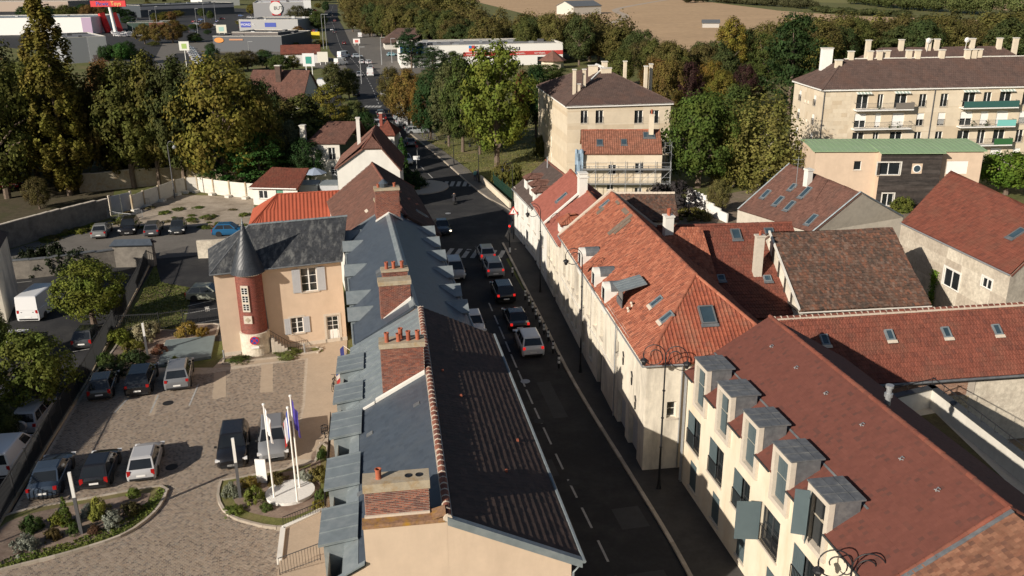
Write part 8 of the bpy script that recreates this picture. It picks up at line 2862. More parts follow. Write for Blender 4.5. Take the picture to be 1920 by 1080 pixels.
treep('bush', 942, 345, 40, 306, (.09, .075, .02), 'brown green hedge bush behind the green mesh fence')
treep('bush', 968, 348, 30, 310, OL, 'second hedge bush behind the green mesh fence')
# right: between and behind the apartment blocks
treep('broad', 1308, 352, 140, 178, (.055, .075, .014), 'large round dark green tree right of the scaffolded house')
treep('willow', 1420, 352, 150, 178, (.115, .105, .028), 'weeping willow with yellow green streamers in front of the long apartment block')
treep('willow', 1375, 350, 90, 200, (.10, .09, .022), 'narrower willow between round tree and weeping willow')
treep('broad', 1375, 300, 90, 165, MG, 'green tree behind the willows')
treep('oval', 1368, 150, 62, 34, (.14, .105, .02), 'golden columnar tree standing before the stubble field')
treep('cedar', 1478, 215, 100, 28, (.025, .042, .012), 'tall dark pine left of the long apartment block')
treep('cedar', 1425, 200, 60, 62, (.05, .06, .014), 'green pine between golden tree and tall dark pine')
treep('broad', 1392, 210, 50, 125, PU, 'dark purple leaved tree below the golden tree')
treep('broad', 1290, 215, 50, 120, PU, 'second dark purple tree near the hipped apartment block')
treep('broad', 1330, 205, 60, 118, (.13, .085, .018), 'yellow orange tree between the two purple ones')
treep('broad', 1350, 225, 60, 135, YO, 'yellowing tree just left of the pines')
treep('broad', 1250, 215, 70, 115, (.10, .07, .02), 'autumn brown tree right of the hipped roof chimneys')
treep('broad', 1225, 200, 60, 112, (.11, .06, .02), 'rusty tree directly behind the hipped roof chimneys')
treep('oval', 1530, 190, 70, 72, (.09, .08, .02), 'olive tree behind the white stack of the long apartment block')
treep('broad', 1205, 140, 60, 78, (.06, .05, .018), 'dark russet tree on the field edge behind the flagpoles')
treep('umbrella', 1885, 365, 130, 292, (.075, .115, .014), 'fresh green umbrella pine at the right edge below the balconies')
treep('bush', 1692, 395, 44, 371, (.09, .10, .02), 'clipped hedge ball in front of the dark timber house')
treep('bush', 1300, 410, 60, 392, (.10, .085, .025), 'dry garden shrub by the white fence panels')
treep('broad', 1345, 400, 44, 340, (.10, .085, .03), 'thin bare garden tree beside the white fence panels')
tree('bush', at(1622, 592, 1.0), 2.4, 3.6, (.13, .075, .025), 'rusty brown shrub in the yard below the mossy roof', name='shrub', cat='shrub')
tree('bush', at(1265, 395, 0), 3.5, 3.4, (.035, .03, .03), 'dark purple bush behind the orange roof', name='shrub', cat='shrub')
# woods: edge of the field and beyond
WOODC = [(.072, .075, .02), (.085, .07, .022), (.052, .062, .02), (.095, .082, .025), (.042, .056, .018), (.078, .062, .022)]
def wood(name, pts, n, hr, rr, back, c, z0=0.0):
 """a far wood that reads as one mass: many rough crowns in one object"""
 P = np.array([at(u, v)[:2] for u, v in pts])
 seg = np.concatenate([[0], np.cumsum(np.linalg.norm(np.diff(P, axis=0), axis=1))])
 mb = MB()
 for i in range(n):
  s = seg[-1] * (i + RND.uniform(-.4, .4)) / n
  p = np.array([np.interp(s, seg, P[:, j]) for j in (0, 1)]) + [RND.gauss(0, 2.5), RND.uniform(0, back)]
  R_, H_ = RND.uniform(*rr), RND.uniform(*hr)
  k = 1300
  d = NR.normal(size=(26, 3)); d /= np.linalg.norm(d, axis=1, keepdims=True)
  cl = d[NR.integers(0, 26, k)] * .72 + NR.normal(size=(k, 3)) * .17
  C = np.column_stack([p[0] + cl[:, 0] * R_, p[1] + cl[:, 1] * R_, z0 + H_ * .56 + cl[:, 2] * H_ * .46])
  Nn = cl + NR.normal(size=(k, 3)) * .35 + [0, 0, .2]
  Nn /= np.linalg.norm(Nn, axis=1, keepdims=True)
  V, F = quads_leaf(C, Nn, .11 * R_ + .25)
  mb.add(V, F, np.clip(RND.random() * .6 + NR.random(k) * .45, 0, 1))
  mb.tube([(p[0], p[1], 0), (p[0], p[1], H_ * .5)], [.3, .15], 5, .1)
 o = struct(name, mb, M['leaf'], 'stuff')
 o.color = col(c)
def belt(pts, n, hr, rr, label, group, back=0.0, kinds=('broad', 'oval', 'broad')):
 P = np.array([at(u, v)[:2] for u, v in pts])
 seg = np.concatenate([[0], np.cumsum(np.linalg.norm(np.diff(P, axis=0), axis=1))])
 for i in range(n):
  s = seg[-1] * (i + RND.uniform(-.4, .4)) / n
  p = np.array([np.interp(s, seg, P[:, 0]), np.interp(s, seg, P[:, 1])])
  q = np.array([p[0] + RND.gauss(0, 2.5), p[1] + RND.uniform(0, back)])
  tree(RND.choice(kinds), (q[0], q[1], 0), RND.uniform(*rr), RND.uniform(*hr), RND.choice(WOODC), label, group=group)
belt([(660, 62), (760, 80), (870, 105), (960, 112), (1060, 118), (1130, 125), (1230, 140)], 60, (10, 16), (4, 6.5), 'autumn tree in the belt between the carpet store and the stubble field', 'tree belt at the field edge', 26)
wood('field_edge_wood', [(640, 30), (700, 40), (800, 60), (900, 80), (1000, 85), (1090, 95), (1180, 115)], 64, (11, 16), (4.5, 7), 20, (.085, .068, .022))
wood('top_wood', [(640, 12), (720, 20), (800, 30), (880, 40)], 34, (13, 18), (6, 9), 60, (.085, .075, .022))
belt([(1440, 150), (1540, 135), (1640, 130), (1760, 132), (1880, 130), (1990, 135)], 44, (11, 15), (4, 6.5), 'autumn tree in the belt behind the long apartment block', 'tree belt behind the long apartment block', 26)
wood('apartment_wood', [(1500, 116), (1620, 112), (1740, 112), (1860, 110), (1990, 112)], 40, (11, 16), (4.5, 7), 25, (.085, .075, .022))
belt([(1200, 170), (1290, 172), (1380, 178)], 14, (8, 12), (3.5, 5.5), 'garden tree between the hipped block and the pines', 'garden trees behind the blocks', 18)
wood('field_hedgerow', [(1290, 6), (1330, 4), (1420, 10), (1530, 18)], 46, (5, 9), (4, 6.5), 10, (.05, .048, .022))
wood('far_right_wood', [(1625, 10), (1720, 20), (1820, 28), (1940, 34)], 60, (12, 20), (6, 9), 60, (.075, .085, .028))
wood('far_field_hedge', [(1530, 22), (1640, 30), (1720, 34)], 24, (3, 5), (4, 6), 8, (.05, .055, .02))
wood('far_left_wood', [(-40, 2), (120, 0), (300, -2), (480, 0), (620, 6)], 70, (12, 18), (7, 12), 120, (.06, .06, .025))
belt([(-330, 395), (-180, 380), (-40, 352), (40, 350), (110, 352)], 22, (12, 17), (4.5, 6.5), 'dark tree of the shaded wood at the left edge', 'shaded left wood', 12)
belt([(180, 335), (330, 335), (520, 330)], 16, (9, 13), (3.5, 5), 'dark tree filling the back of the left tree row', 'back of the left tree row', 16)
# distant mass
mb = MB()
n = 9000
C = np.stack([NR.uniform(-900, 1500, n), NR.uniform(1150, 1900, n), NR.uniform(0, 16, n)], 1)
Nn = NR.normal(size=(n, 3)); Nn /= np.linalg.norm(Nn, axis=1, keepdims=True)
V, F = quads_leaf(C, Nn, 9.0)
mb.add(V, F, NR.random(n))
o = struct('far_woods', mb, M['leaf'], 'stuff')
o.color = col((.06, .055, .025))
# round trees by the courtyard
treep('round', 178, 612, 112, 492, (.10, .11, .018), 'round leafy tree between the white van and the lawn')
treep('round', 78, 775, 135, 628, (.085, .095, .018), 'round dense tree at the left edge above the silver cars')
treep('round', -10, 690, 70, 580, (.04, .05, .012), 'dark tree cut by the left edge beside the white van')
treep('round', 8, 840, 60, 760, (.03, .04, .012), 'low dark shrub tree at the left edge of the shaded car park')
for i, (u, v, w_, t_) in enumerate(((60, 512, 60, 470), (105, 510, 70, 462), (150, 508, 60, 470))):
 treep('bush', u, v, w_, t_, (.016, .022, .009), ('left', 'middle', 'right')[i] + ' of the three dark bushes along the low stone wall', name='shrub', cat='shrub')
# === PLANTING BEDS IN THE COURTYARD
def bed(label, pts, h, soil='mulch', lawn_=True, stone='kerb'):
 P = [at(u, v) for u, v in pts]
 t = thing('planting_bed', label, 'flower bed', P[0])
 k = MB()
 k.prism([p[:2] for p in P][::-1], 0, h - .03)
 part('soil', k, M['lawn' if lawn_ else soil], t)
 if lawn_:
  c = np.mean([p[:2] for p in P], axis=0)
  k = MB()
  k.poly([(*(c + (p[:2] - c) * .80), h - .015) for p in P])
  part('mulch', k, M[soil], t)
 kerb('x', [p[:2] for p in P] + [P[0][:2]], .16, 0, h + .02, .8, stone, t)
 return t
B1 = smooth_line([p[:2] for p in px((-60, 1090), (-40, 1000), (40, 962), (160, 940), (300, 915), (312, 925), (292, 962), (235, 1005), (130, 1040), (20, 1068), (-60, 1090))], 3)[:-1]
def to_uv(P): return [proj((p[0], p[1], 0)) for p in P]
bed('left planting bed with a grass rim, mulch and silvery shrubs below the parked silver hatchback', to_uv(B1), .18)
B2 = smooth_line([p[:2] for p in px((415, 905), (409, 935), (428, 968), (475, 985), (535, 993), (590, 975), (612, 960), (618, 880), (612, 835), (596, 842), (594, 868), (560, 878), (490, 892), (415, 905))], 3)[:-1]
bed('right planting bed curving round the white disc with the flagpoles', to_uv(B2), .18)
bed('narrow grassy bed along the foot of the turret house', [(418, 684), (420, 674), (500, 664), (600, 652), (606, 660), (520, 672)], .14, 'earth', True)
bed('large shrub bed between the car park railings and the parked hatchbacks', [(172, 712), (215, 655), (240, 618), (330, 622), (342, 612), (412, 608), (405, 632), (312, 640), (296, 690)], .12, 'mulch', False)
k = MB()
q = px((312, 642), (404, 633), (396, 672), (296, 690))
k.prism([p[:2] for p in q][::-1], 0, .22)
solo('concrete_pad', k, mat('blue_grey_concrete', (.15, .185, .19), .8, 1.5, .15), 'blue grey flat concrete pad left of the turret house', 'pad')
SH = [(.20, .21, .17), (.055, .08, .02), (.11, .115, .02), (.075, .055, .02), (.14, .13, .03), (.12, .05, .035)]
def shrub(u, v, w_, h_, c, label, z=.15):
 p = at(u, v, z)
 tree('bush', p, w_ / 2 * mper(p), h_, c, label, name='shrub', cat='shrub')
for u, v, w_, h_, c, lb in (
 (48, 1030, 46, .8, SH[0], 'large silvery dome shrub at the left end of the left bed'), (212, 985, 42, .8, SH[0], 'silvery dome shrub near the kerb of the left bed'), (165, 965, 26, .6, (.17, .18, .15), 'small silvery shrub behind the flowering one'),
 (187, 968, 40, 1.1, (.15, .15, .03), 'pink flowered yellow green shrub in the left bed'), (140, 1000, 26, .6, SH[1], 'low dark shrub beside the lamp post of the left bed'), (100, 1010, 30, .6, SH[3], 'low rusty plant at the middle of the left bed'),
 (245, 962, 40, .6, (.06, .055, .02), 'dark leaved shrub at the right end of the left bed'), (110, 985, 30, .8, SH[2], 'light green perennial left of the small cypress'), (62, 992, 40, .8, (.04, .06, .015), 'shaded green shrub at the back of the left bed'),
 (178, 1000, 24, .45, (.09, .045, .03), 'small reddish plant right of the lamp post'), (250, 930, 26, .5, (.12, .14, .03), 'light tuft beside the drain cover of the left bed'),
 (437, 928, 34, .8, (.13, .14, .10), 'grey green dome shrub in the right bed near the lamp post'), (478, 940, 34, .9, (.12, .14, .03), 'lime green dome shrub left of the white disc'), (468, 915, 36, .7, (.16, .12, .03), 'yellow and pink flower clump behind the lime shrub'),
 (520, 905, 40, .6, SH[3], 'dark mixed planting behind the white disc'), (572, 900, 30, .6, SH[0], 'silvery plant behind the flagpoles'), (598, 900, 40, .9, (.12, .10, .03), 'red flowered clump at the right of the white disc'),
 (604, 935, 30, .6, SH[1], 'green plant right of the disc rim'), (596, 955, 30, .5, (.16, .14, .03), 'yellow flowers by the small black railing'), (500, 955, 24, .4, SH[1], 'low tuft on the lower edge of the right bed'), (440, 960, 40, .3, LG, 'patch of grass tufts at the left curve of the right bed'),
 (605, 860, 22, .6, SH[1], 'green clump on the narrow upper arm of the right bed'),
 (225, 640, 52, 1.0, (.12, .13, .02), 'large yellow green grass clump by the railings'), (275, 632, 60, 1.3, (.19, .17, .10), 'pale cream flowered shrub in the large bed'), (350, 625, 40, .9, (.16, .11, .025), 'golden ornamental grass near the thin fence'), (380, 628, 26, .7, (.15, .08, .02), 'orange brown grass tuft near the turret house'),
 (235, 675, 30, .6, LG, 'bright green tuft in the middle of the large bed'), (200, 680, 40, .8, SH[1], 'green shrub close to the railings in the large bed'), (258, 680, 44, 1.0, (.03, .045, .015), 'dark shrub beside the lamp of the large bed'), (215, 700, 60, .8, (.02, .03, .012), 'shaded hedge behind the black suv'),
 (330, 682, 18, .6, (.17, .19, .02), 'bright yellow green sprig before the concrete pad'), (250, 655, 36, .7, SH[4], 'yellowish perennial in the large bed'), (300, 660, 30, .6, SH[5], 'reddish low plants in the large bed'),
 (450, 676, 40, .25, MG, 'flat green growth at the left of the turret bed'), (540, 664, 50, .25, (.10, .11, .03), 'flat green growth at the right of the turret bed')):
 shrub(u, v, w_, h_, c, lb)
treep('cone', 128, 990, 26, 930, (.075, .095, .018), 'small upright cypress behind the lamp post of the left bed', name='shrub', cat='shrub')
for i in range(30):
 u, v = RND.uniform(225, 470), RND.uniform(388, 430)
 if abs((v - 385) - (u - 225) * .12) > 48: continue
 p = at(u, v, .03)
 tree('bush', p, RND.uniform(.3, 1.0), RND.uniform(.15, .4), RND.choice([(.09, .11, .02), (.12, .10, .05), (.13, .09, .055), (.075, .09, .02)]), 'low weed tuft on the vacant lot or its edge', group='weeds on the vacant lot', name='weed', cat='weeds')
for i in range(26):
 t_ = RND.random()
 u, v = 80 + 150 * t_ + RND.uniform(-6, 6), 452 - 40 * t_ + RND.uniform(-2, 4)
 tree('bush', at(u, v, .03), RND.uniform(.4, 1.0), RND.uniform(.2, .6), RND.choice([(.11, .12, .02), (.09, .08, .03)]), 'weed tuft at the foot of the long weathered wall', group='weeds below the weathered wall', name='weed', cat='weeds')
# grass blades on verge and lawn
def blades(name, pts, n, s, c, z=.03):
 P = np.array([p[:2] for p in px(*pts)])
 lo, hi = P.min(0), P.max(0)
 C = NR.uniform(lo, hi, (n * 2, 2))
 C = C[inside(C, P)][:n]
 C = np.column_stack([C, np.full(len(C), z + s * .3)])
 Nn = NR.normal(size=C.shape) * np.array([1, 1, .5]); Nn /= np.linalg.norm(Nn, axis=1, keepdims=True)
 V, F = quads_leaf(C, Nn, s)
 mb = MB(); mb.add(V, F, NR.random(len(C)))
 o = struct(name, mb, M['leaf'], 'stuff'); o.color = col(c)
blades('verge_grass', [(760, 255), (800, 250), (1000, 230), (1060, 240), (1060, 330), (985, 385), (950, 388), (905, 350), (850, 305), (800, 275)], 7000, .20, (.13, .12, .04))
blades('lawn_grass', [(228, 612), (262, 560), (292, 495), (302, 530), (362, 542), (332, 618)], 6000, .13, (.085, .10, .022))
blades('bed_grass', [(-40, 1080), (20, 1050), (130, 1022), (225, 985), (280, 945), (300, 918), (310, 925), (290, 962), (235, 1003), (130, 1038), (20, 1066)], 5000, .12, (.10, .12, .025), .18)
# === CARS
def hd(u0, v0, u1, v1):
 a, b = at(u0, v0), at(u1, v1)
 return math.degrees(math.atan2(b[1] - a[1], b[0] - a[0]))
CY = 'cars parked in the cobbled courtyard'
BLK, DGR, SIL, WHT, BLU, GRY = (.012, .012, .014), (.05, .052, .055), (.42, .42, .43), (.72, .72, .72), (.02, .04, .07), (.16, .165, .175)
car('sedan', 100, 903, 103, (.035, .05, .075), 'dark blue coupe shaped car, leftmost at the left bed', CY)
car('hatch', 192, 890, 102, BLK, 'black car with red tail lamp between the blue and silver ones', CY)
car('hatch', 276, 876, 103, SIL, 'silver hatchback with tall red lamps at the right end of its row', CY)
car('suv', 440, 850, -77, BLK, 'black suv facing the camera beside the lamp post of the right bed', CY)
car('suv', 514, 838, -76, (.20, .205, .215), 'grey suv facing the camera behind the flagpoles', CY)
car('hatch', 196, 732, 105, (.07, .068, .065), 'dark bronze hatchback nearest the railings in the upper row', CY)
car('suv', 268, 722, 103, BLK, 'black suv in the middle of the upper row', CY)
car('suv', 338, 712, 105, GRY, 'grey suv at the right end of the upper row', CY)
LP = 'vehicles in the shaded car park'
car('van', 80, 585, 93, WHT, 'white panel van seen from behind in the shaded car park', LP, cat='van')
car('hatch', 168, 640, 98, DGR, 'dark hatchback with one red lamp close to the railings', LP)
car('sedan', 14, 652, 95, (.60, .60, .62), 'white car half hidden at the left edge below the panel van', LP)
car('smallvan', -4, 742, 96, (.65, .66, .66), 'white van cut by the left edge beside the round tree', LP, cat='van')
car('suv', 70, 792, 97, (.34, .35, .37), 'silver suv with a spare wheel on its back', LP)
car('smallvan', 24, 868, 97, (.66, .66, .66), 'white small van in the shaded car park nearest the camera', LP, cat='van')
BLt = 'cars in the back lot'
car('sedan', 192, 440, 104, (.20, .205, .20), 'grey saloon, leftmost in the back lot', BLt)
car('suv', 244, 434, -76, BLK, 'black suv facing forward in the back lot', BLt)
car('estate', 289, 436, 104, (.07, .072, .08), 'dark estate with red lamps, third in the back lot', BLt)
car('hatch', 335, 434, -76, (.03, .035, .04), 'dark small car facing forward, fourth in the back lot', BLt)
car('hatch', 432, 440, 5, (.015, .10, .22), 'bright blue car seen from the side by the brick wall stub', BLt)
car('hatch', 392, 560, 3, (.30, .31, .25), 'pale green beige small car beside the turret house', 'cars beside the turret house')
car('hatch', 15, 352, 0, (.35, .02, .02), 'red car under the trees at the far left', 'cars under the left trees')
ST = 'cars in the street'
sa = math.degrees(math.atan2(.985, -.16))
car('suv', 991, 652, sa, (.62, .63, .65), 'white suv with lit brake lamps, last in the queue', ST, 'rear')
car('sedan', 967, 607, sa, (.02, .012, .012), 'black car with red brake lamps, second from the back of the queue', ST, 'rear')
car('suv', 943, 556, sa, (.014, .014, .016), 'black suv in the middle of the queue', ST, 'rear')
car('suv', 924, 510, sa, (.30, .31, .32), 'silver grey suv, second in the queue', ST, 'rear')
car('hatch', 911, 482, sa, (.40, .41, .42), 'silver small car at the head of the queue on the crossing', ST, 'rear')
car('sedan', 829, 434, sa + 180, (.03, .03, .035), 'dark oncoming car with lit headlamps', ST, 'front')
car('mpv', 853, 516, sa + 180, (.30, .31, .33), 'silver people carrier parked against the slate house', 'cars parked along the slate house')
car('hatch', 888, 618, sa + 180, (.62, .62, .63), 'white small car parked half hidden by the brown roof', 'cars parked along the slate house')
FR = 'vehicles by the far road'
for kd, u, v, a, c, lb in (('smallvan', 762, 204, 20, WHT, 'white van, furthest in the angled parking bay'), ('hatch', 768, 212, 15, (.3, .4, .45), 'light blue car just below the furthest white van'), ('hatch', 755, 224, 15, (.35, .4, .42), 'pale car beyond the dark ones in the angled bay'),
 ('sedan', 768, 222, 15, DGR, 'dark car in the middle of the angled bay'), ('hatch', 760, 233, 15, (.35, .38, .42), 'pale blue hatchback beside the long white van'), ('van', 772, 236, 12, WHT, 'long white van in the angled parking bay'), ('sedan', 780, 246, 10, (.10, .13, .13), 'dark green car below the long white van'), ('estate', 784, 250, 8, (.33, .35, .36), 'silver estate nearest the camera in the angled bay'),
 ('sedan', 714, 218, 100, (.05, .05, .055), 'dark car on the far road beyond the bays'), ('hatch', 717, 225, 100, (.08, .02, .02), 'small dark car with a red tint just behind it'), ('hatch', 731, 242, 100, (.4, .38, .36), 'silver car driving away near the bays'), ('hatch', 743, 260, -80, (.55, .54, .48), 'cream car coming down the road near the conical tree'), ('hatch', 750, 276, -80, (.2, .25, .28), 'bluish car partly hidden by the conical tree'),
 ('sedan', 668, 179, 100, (.03, .03, .035), 'black car on the far zebra crossing'), ('van', 694, 142, 100, WHT, 'white van near the traffic island'), ('hatch', 695, 130, 100, (.4, .4, .42), 'silver car beyond the white island van'), ('hatch', 690, 120, 120, (.5, .5, .52), 'pale car entering the far junction'), ('hatch', 670, 108, 20, (.4, .45, .5), 'light car on the forecourt side road'),
 ('hatch', 735, 105, 20, (.3, .5, .55), 'turquoise car on the store forecourt'), ('van', 675, 70, 100, WHT, 'white van parked on the far verge'), ('sedan', 622, 30, 105, (.1, .1, .1), 'dark car far away on the straight road'), ('sedan', 620, 25, 105, (.4, .4, .42), 'pale car furthest away on the straight road'), ('hatch', 627, 62, 105, (.06, .06, .07), 'small dark car on the straight road beside the yellow sign'),
 ('van', 614, 165, 5, WHT, 'white van parked beside the brown roofed house'), ('sedan', 590, 168, 5, (.10, .02, .02), 'dark red car parked beside the brown roofed house'), ('hatch', 606, 156, 5, (.04, .05, .07), 'dark blue car under the white billboard'), ('van', 645, 108, 60, WHT, 'white lorry like van at the far junction'), ('van', 640, 122, 60, (.6, .6, .58), 'second pale van at the far junction')):
 car(kd, u, v, a, c, lb, FR, cat='van' if 'van' in kd else 'car')
for j in range(9):
 car('hatch', 356 + j * 2.2, 92 + j * 3.6, 10, RND.choice([(.5, .5, .52), (.6, .6, .6), (.3, .32, .35)]), 'car in the packed row below the small white billboard', 'packed row of pale cars in the retail park')
for j in range(60):
 u, v = RND.uniform(255, 600), RND.uniform(20, 62)
 car('hatch', u, v, RND.choice([5, 95]), RND.choice([(.5, .5, .52), (.05, .05, .06), (.3, .05, .05), (.6, .6, .6), (.1, .15, .3)]), 'parked car among many in the distant retail car parks', 'cars in the distant retail car parks')
for j in range(16):
 car('hatch', RND.uniform(215, 265), RND.uniform(62, 70), 5, RND.choice([(.5, .5, .52), (.6, .6, .6), (.2, .2, .22)]), 'car parked in front of the toy store pylon', 'cars in front of the toy store')
for i, j in enumerate((58, 63, 68, 74, 79, 83, 87, 91, 95, 99)):
 d_ = CL[j + 1] - CL[j]
 n_ = np.array([d_[1], -d_[0]]) / np.linalg.norm(d_)
 sd_ = 1 if i % 2 else -1
 q_ = CL[j] + n_ * 1.9 * sd_
 car('hatch' if i % 3 else 'suv', 0, 0, math.degrees(math.atan2(d_[1], d_[0])) + (0 if sd_ > 0 else 180), RND.choice([(.5, .5, .52), (.05, .05, .06), (.2, .2, .22), (.6, .6, .6), (.12, .03, .03)]), 'small car in the traffic far up the straight road', 'traffic on the far straight road', pos=np.array([q_[0], q_[1], .02]))
# spare wheel on the silver suv
k = MB()
a_ = rad(97)
p = at(70, 792) - np.array([math.cos(a_), math.sin(a_), 0]) * 2.30
k.tube([p + [0, 0, 1.0], p + np.array([-math.cos(a_) * .2, -math.sin(a_) * .2, 1.0])], [.36, .32], 14)
solo('spare_wheel', k, M['steel'], 'round spare wheel cover on the back of the silver suv', 'spare wheel')
# bay lines in the courtyard and car parks
mb = MB()
for u0, v0, u1, v1 in ((215, 775, 246, 742), (282, 776, 297, 742), (355, 762, 372, 722), (30, 960, 300, 912), (170, 905, 205, 862), (235, 895, 262, 850), (0, 535, 60, 528), (165, 517, 245, 517), (80, 740, 110, 690), (130, 662, 170, 655), (345, 590, 412, 578), (352, 575, 410, 562), (340, 612, 412, 600)):
 f = Fr(at(u0, v0), at(u1, v1))
 mb.poly([f.p(0, -.06, .062), f.p(f.L, -.06, .062), f.p(f.L, .06, .062), f.p(0, .06, .062)])
struct('bay_lines', mb, M['roadpaint'])
for u, v, lb in ((315, 756, 'dark round manhole cover in the upper courtyard'), (322, 876, 'dark round manhole cover in the shadow of the silver hatchback')):
 k = MB()
 k.lathe(at(u, v, .045), [(.38, 0), (.38, .022), (.05, .026)], 18)
 solo('manhole_cover', k, M['plastic'], lb, 'manhole cover')
for i, (u, v) in enumerate(((1075, 905), (985, 715), (880, 470), (840, 400), (1010, 790))):
 k = MB()
 k.lathe(at(u, v, .02), [(.36, 0), (.36, .012), (.05, .014)], 16)
 solo('manhole_cover', k, M['steel'] if i % 2 else M['plastic'], ('nearest round manhole cover in the street', 'round manhole cover beside the last queueing car', 'round manhole cover just before the crossing', 'round manhole cover beyond the crossing', 'second nearest round manhole cover in the street')[i], 'manhole cover')
# === LAMPS, FLAGS, SIGNS
def modern_lamp(u, v, vt, label):
 p = at(u, v)
 h = zat(p, vt)
 t = thing('courtyard_lamp', label, 'lamp post', p, 0, 'slim courtyard lamps')
 k = MB()
 k.box(p + [0, 0, h * .31], (.17, .17, h * .62), .3)
 part('post', k, M['lampgrey'], t)
 k = MB()
 k.box(p + [0, 0, h * .81], (.16, .16, h * .38), .3)
 part('light_tube', k, M['white'], t)
modern_lamp(154, 1005, 886, 'slim square lamp post with white top in the left bed')
modern_lamp(451, 937, 822, 'slim square lamp post with white top before the black suv')
modern_lamp(277, 668, 606, 'slim lamp post with white top in the large shrub bed')
dc = at(545, 930)
k = MB()
k.lathe(dc, [(1.28, 0), (1.28, .34), (.02, .36)], 40)
rx = Fr(at(420, 669), at(651, 638))
V = k.V[0] - dc
k.V[0] = dc + np.outer(V[:, :2] @ rx.r * 1.12, [rx.r[0], rx.r[1], 0]) + np.outer(V[:, :2] @ rx.n * 1.0, [rx.n[0], rx.n[1], 0]) + np.outer(V[:, 2], [0, 0, 1])
solo('flag_plinth', k, mat('white_gravel', (.68, .67, .64), .95, 9, .12, .5, 50, fine=.1), 'white oval gravel disc carrying the three flagpoles', 'plinth')
def flag_pole(u, v, vt, label, bands, droop, side, fl, z=.34, group='courtyard flagpoles'):
 p = at(u, v, z)
 h = zat(p, vt)
 t = thing('flagpole', label, 'flagpole', p, 0, group)
 k = MB()
 k.tube([p, (p[0], p[1], h)], [.055, .04], 10)
 part('pole', k, M['white'], t)
 k = MB()
 k.lathe((p[0], p[1], h), [(.05, 0), (.085, .02), (.085, .10), (.03, .13)], 10)
 part('finial', k, M['white'], t)
 ft = thing('flag', fl, 'flag', (p[0], p[1], h - 2.2))
 d = np.array([math.cos(side), math.sin(side), 0])
 e = np.array([-d[1], d[0], 0])
 nU, nV = 13, 12
 L = droop
 def pt(i, j):
  a, b = i / (nU - 1), j / (nV - 1)
  fold = .10 * math.sin(a * 11 + b * 2.0) * (a ** .5)
  return np.array([p[0], p[1], h - .12]) + d * (.06 + a * .40) + e * fold + np.array([0, 0, -b * L * .62 - a * L * .38 * (1.1 - .3 * b)])
 nb = len(bands)
 for q, c in enumerate(bands):
  i0, i1 = round((nU - 1) * q / nb), round((nU - 1) * (q + 1) / nb)
  k = MB()
  for i in range(i0, i1):
   for j in range(nV - 1): k.poly([pt(i, j), pt(i + 1, j), pt(i + 1, j + 1), pt(i, j + 1)])
  part('flag_band', k, M['flat'], ft, color=col(c), smooth=True)
flag_pole(514, 932, 760, 'white flagpole at the left of the disc with a white flag', [(.75, .75, .75)], 2.4, -.6, 'white flag hanging limp on the left pole')
flag_pole(558, 941, 766, 'white flagpole at the front of the disc with the tricolour', [(.04, .07, .33), (.75, .75, .75), (.55, .05, .05)], 2.7, 2.7, 'blue white red flag hanging limp on the front pole')
flag_pole(562, 914, 744, 'white flagpole at the back of the disc with a violet blue flag', [(.07, .05, .30)], 2.7, -.4, 'violet blue flag hanging limp on the back pole')
p = at(492, 905, .15)
f = Fr(p + [-.32, 0, 0], p + [.32, -.05, 0])
t = thing('information_panel', 'blank white upright panel standing in the right bed', 'panel', p)
k = MB()
k.fbox(f, 0, f.L, -.08, 0, .15, 1.75)
part('panel', k, M['white'], t)
for v_, zz, lb, bands in ((690, 3.6, 'small tricolour on the facade above the bicycle', [(.04, .07, .33), (.75, .75, .75), (.55, .05, .05)]), (648, 3.4, 'small blue flag on the facade near the white door', [(.04, .06, .30)])):
 p = at(644 if v_ < 660 else 637, v_, zz)
 t = thing('facade_flag', lb, 'flag', p)
 k = MB()
 k.tube([p + [.6, 0, -.5], p], .02, 5)
 part('staff', k, M['white'], t)
 for q, c in enumerate(bands):
  k = MB()
  n_ = len(bands)
  k.poly([p + [0, 0, -1.0 * q / n_], p + [-.25, -.15, -1.0 * q / n_ - .2], p + [-.25, -.15, -1.0 * (q + 1) / n_ - .25], p + [.02, 0, -1.0 * (q + 1) / n_]])
  part('flag_band', k, M['flat'], t, color=col(c))
# bicycle by the wall
p = at(628, 728)
t = thing('bicycle', 'bicycle leaning by the left facade below the small tricolour', 'bicycle', p)
for dy in (-.5, .5):
 k = MB()
 c_ = p + np.array([-.05, dy, .34])
 k.tube([c_ + np.array([0, .33 * math.cos(a), .33 * math.sin(a)]) for a in np.linspace(0, 2 * math.pi, 20)], .025, 5)
 part('wheel', k, M['tyre'], t)
k = MB()
A_ = lambda y, z: p + np.array([-.05, y, z])
for a, b in ((A_(-.5, .34), A_(-.15, .80)), (A_(-.15, .80), A_(.0, .30)), (A_(.0, .30), A_(.38, .82)), (A_(-.15, .78), A_(.38, .80)), (A_(.5, .34), A_(.36, .95)), (A_(-.5, .34), A_(0, .30))): k.tube([a, b], .022, 5)
k.tube([A_(.36, .95) + [-.25, 0, 0], A_(.36, .95) + [.2, 0, 0]], .018, 5)
k.box(A_(-.17, .86), (.1, .25, .06))
part('frame', k, M['iron'], t)
p = at(610, 822)
t = thing('bin_frame', 'small black iron litter bin frame at the upper arm of the right bed', 'bin', p)
k = MB()
for zz in (.45, .9): k.tube([p + np.array([.22 * math.cos(a), .22 * math.sin(a), zz]) for a in np.linspace(0, 2 * math.pi, 14)], .03, 5)
for a in np.linspace(0, 2 * math.pi, 9): k.tube([p + np.array([.22 * math.cos(a), .22 * math.sin(a), .4]), p + np.array([.22 * math.cos(a), .22 * math.sin(a), .92])], .014, 4)
k.tube([p, p + [0, 0, .45]], .04, 6)
part('frame', k, M['iron'], t)
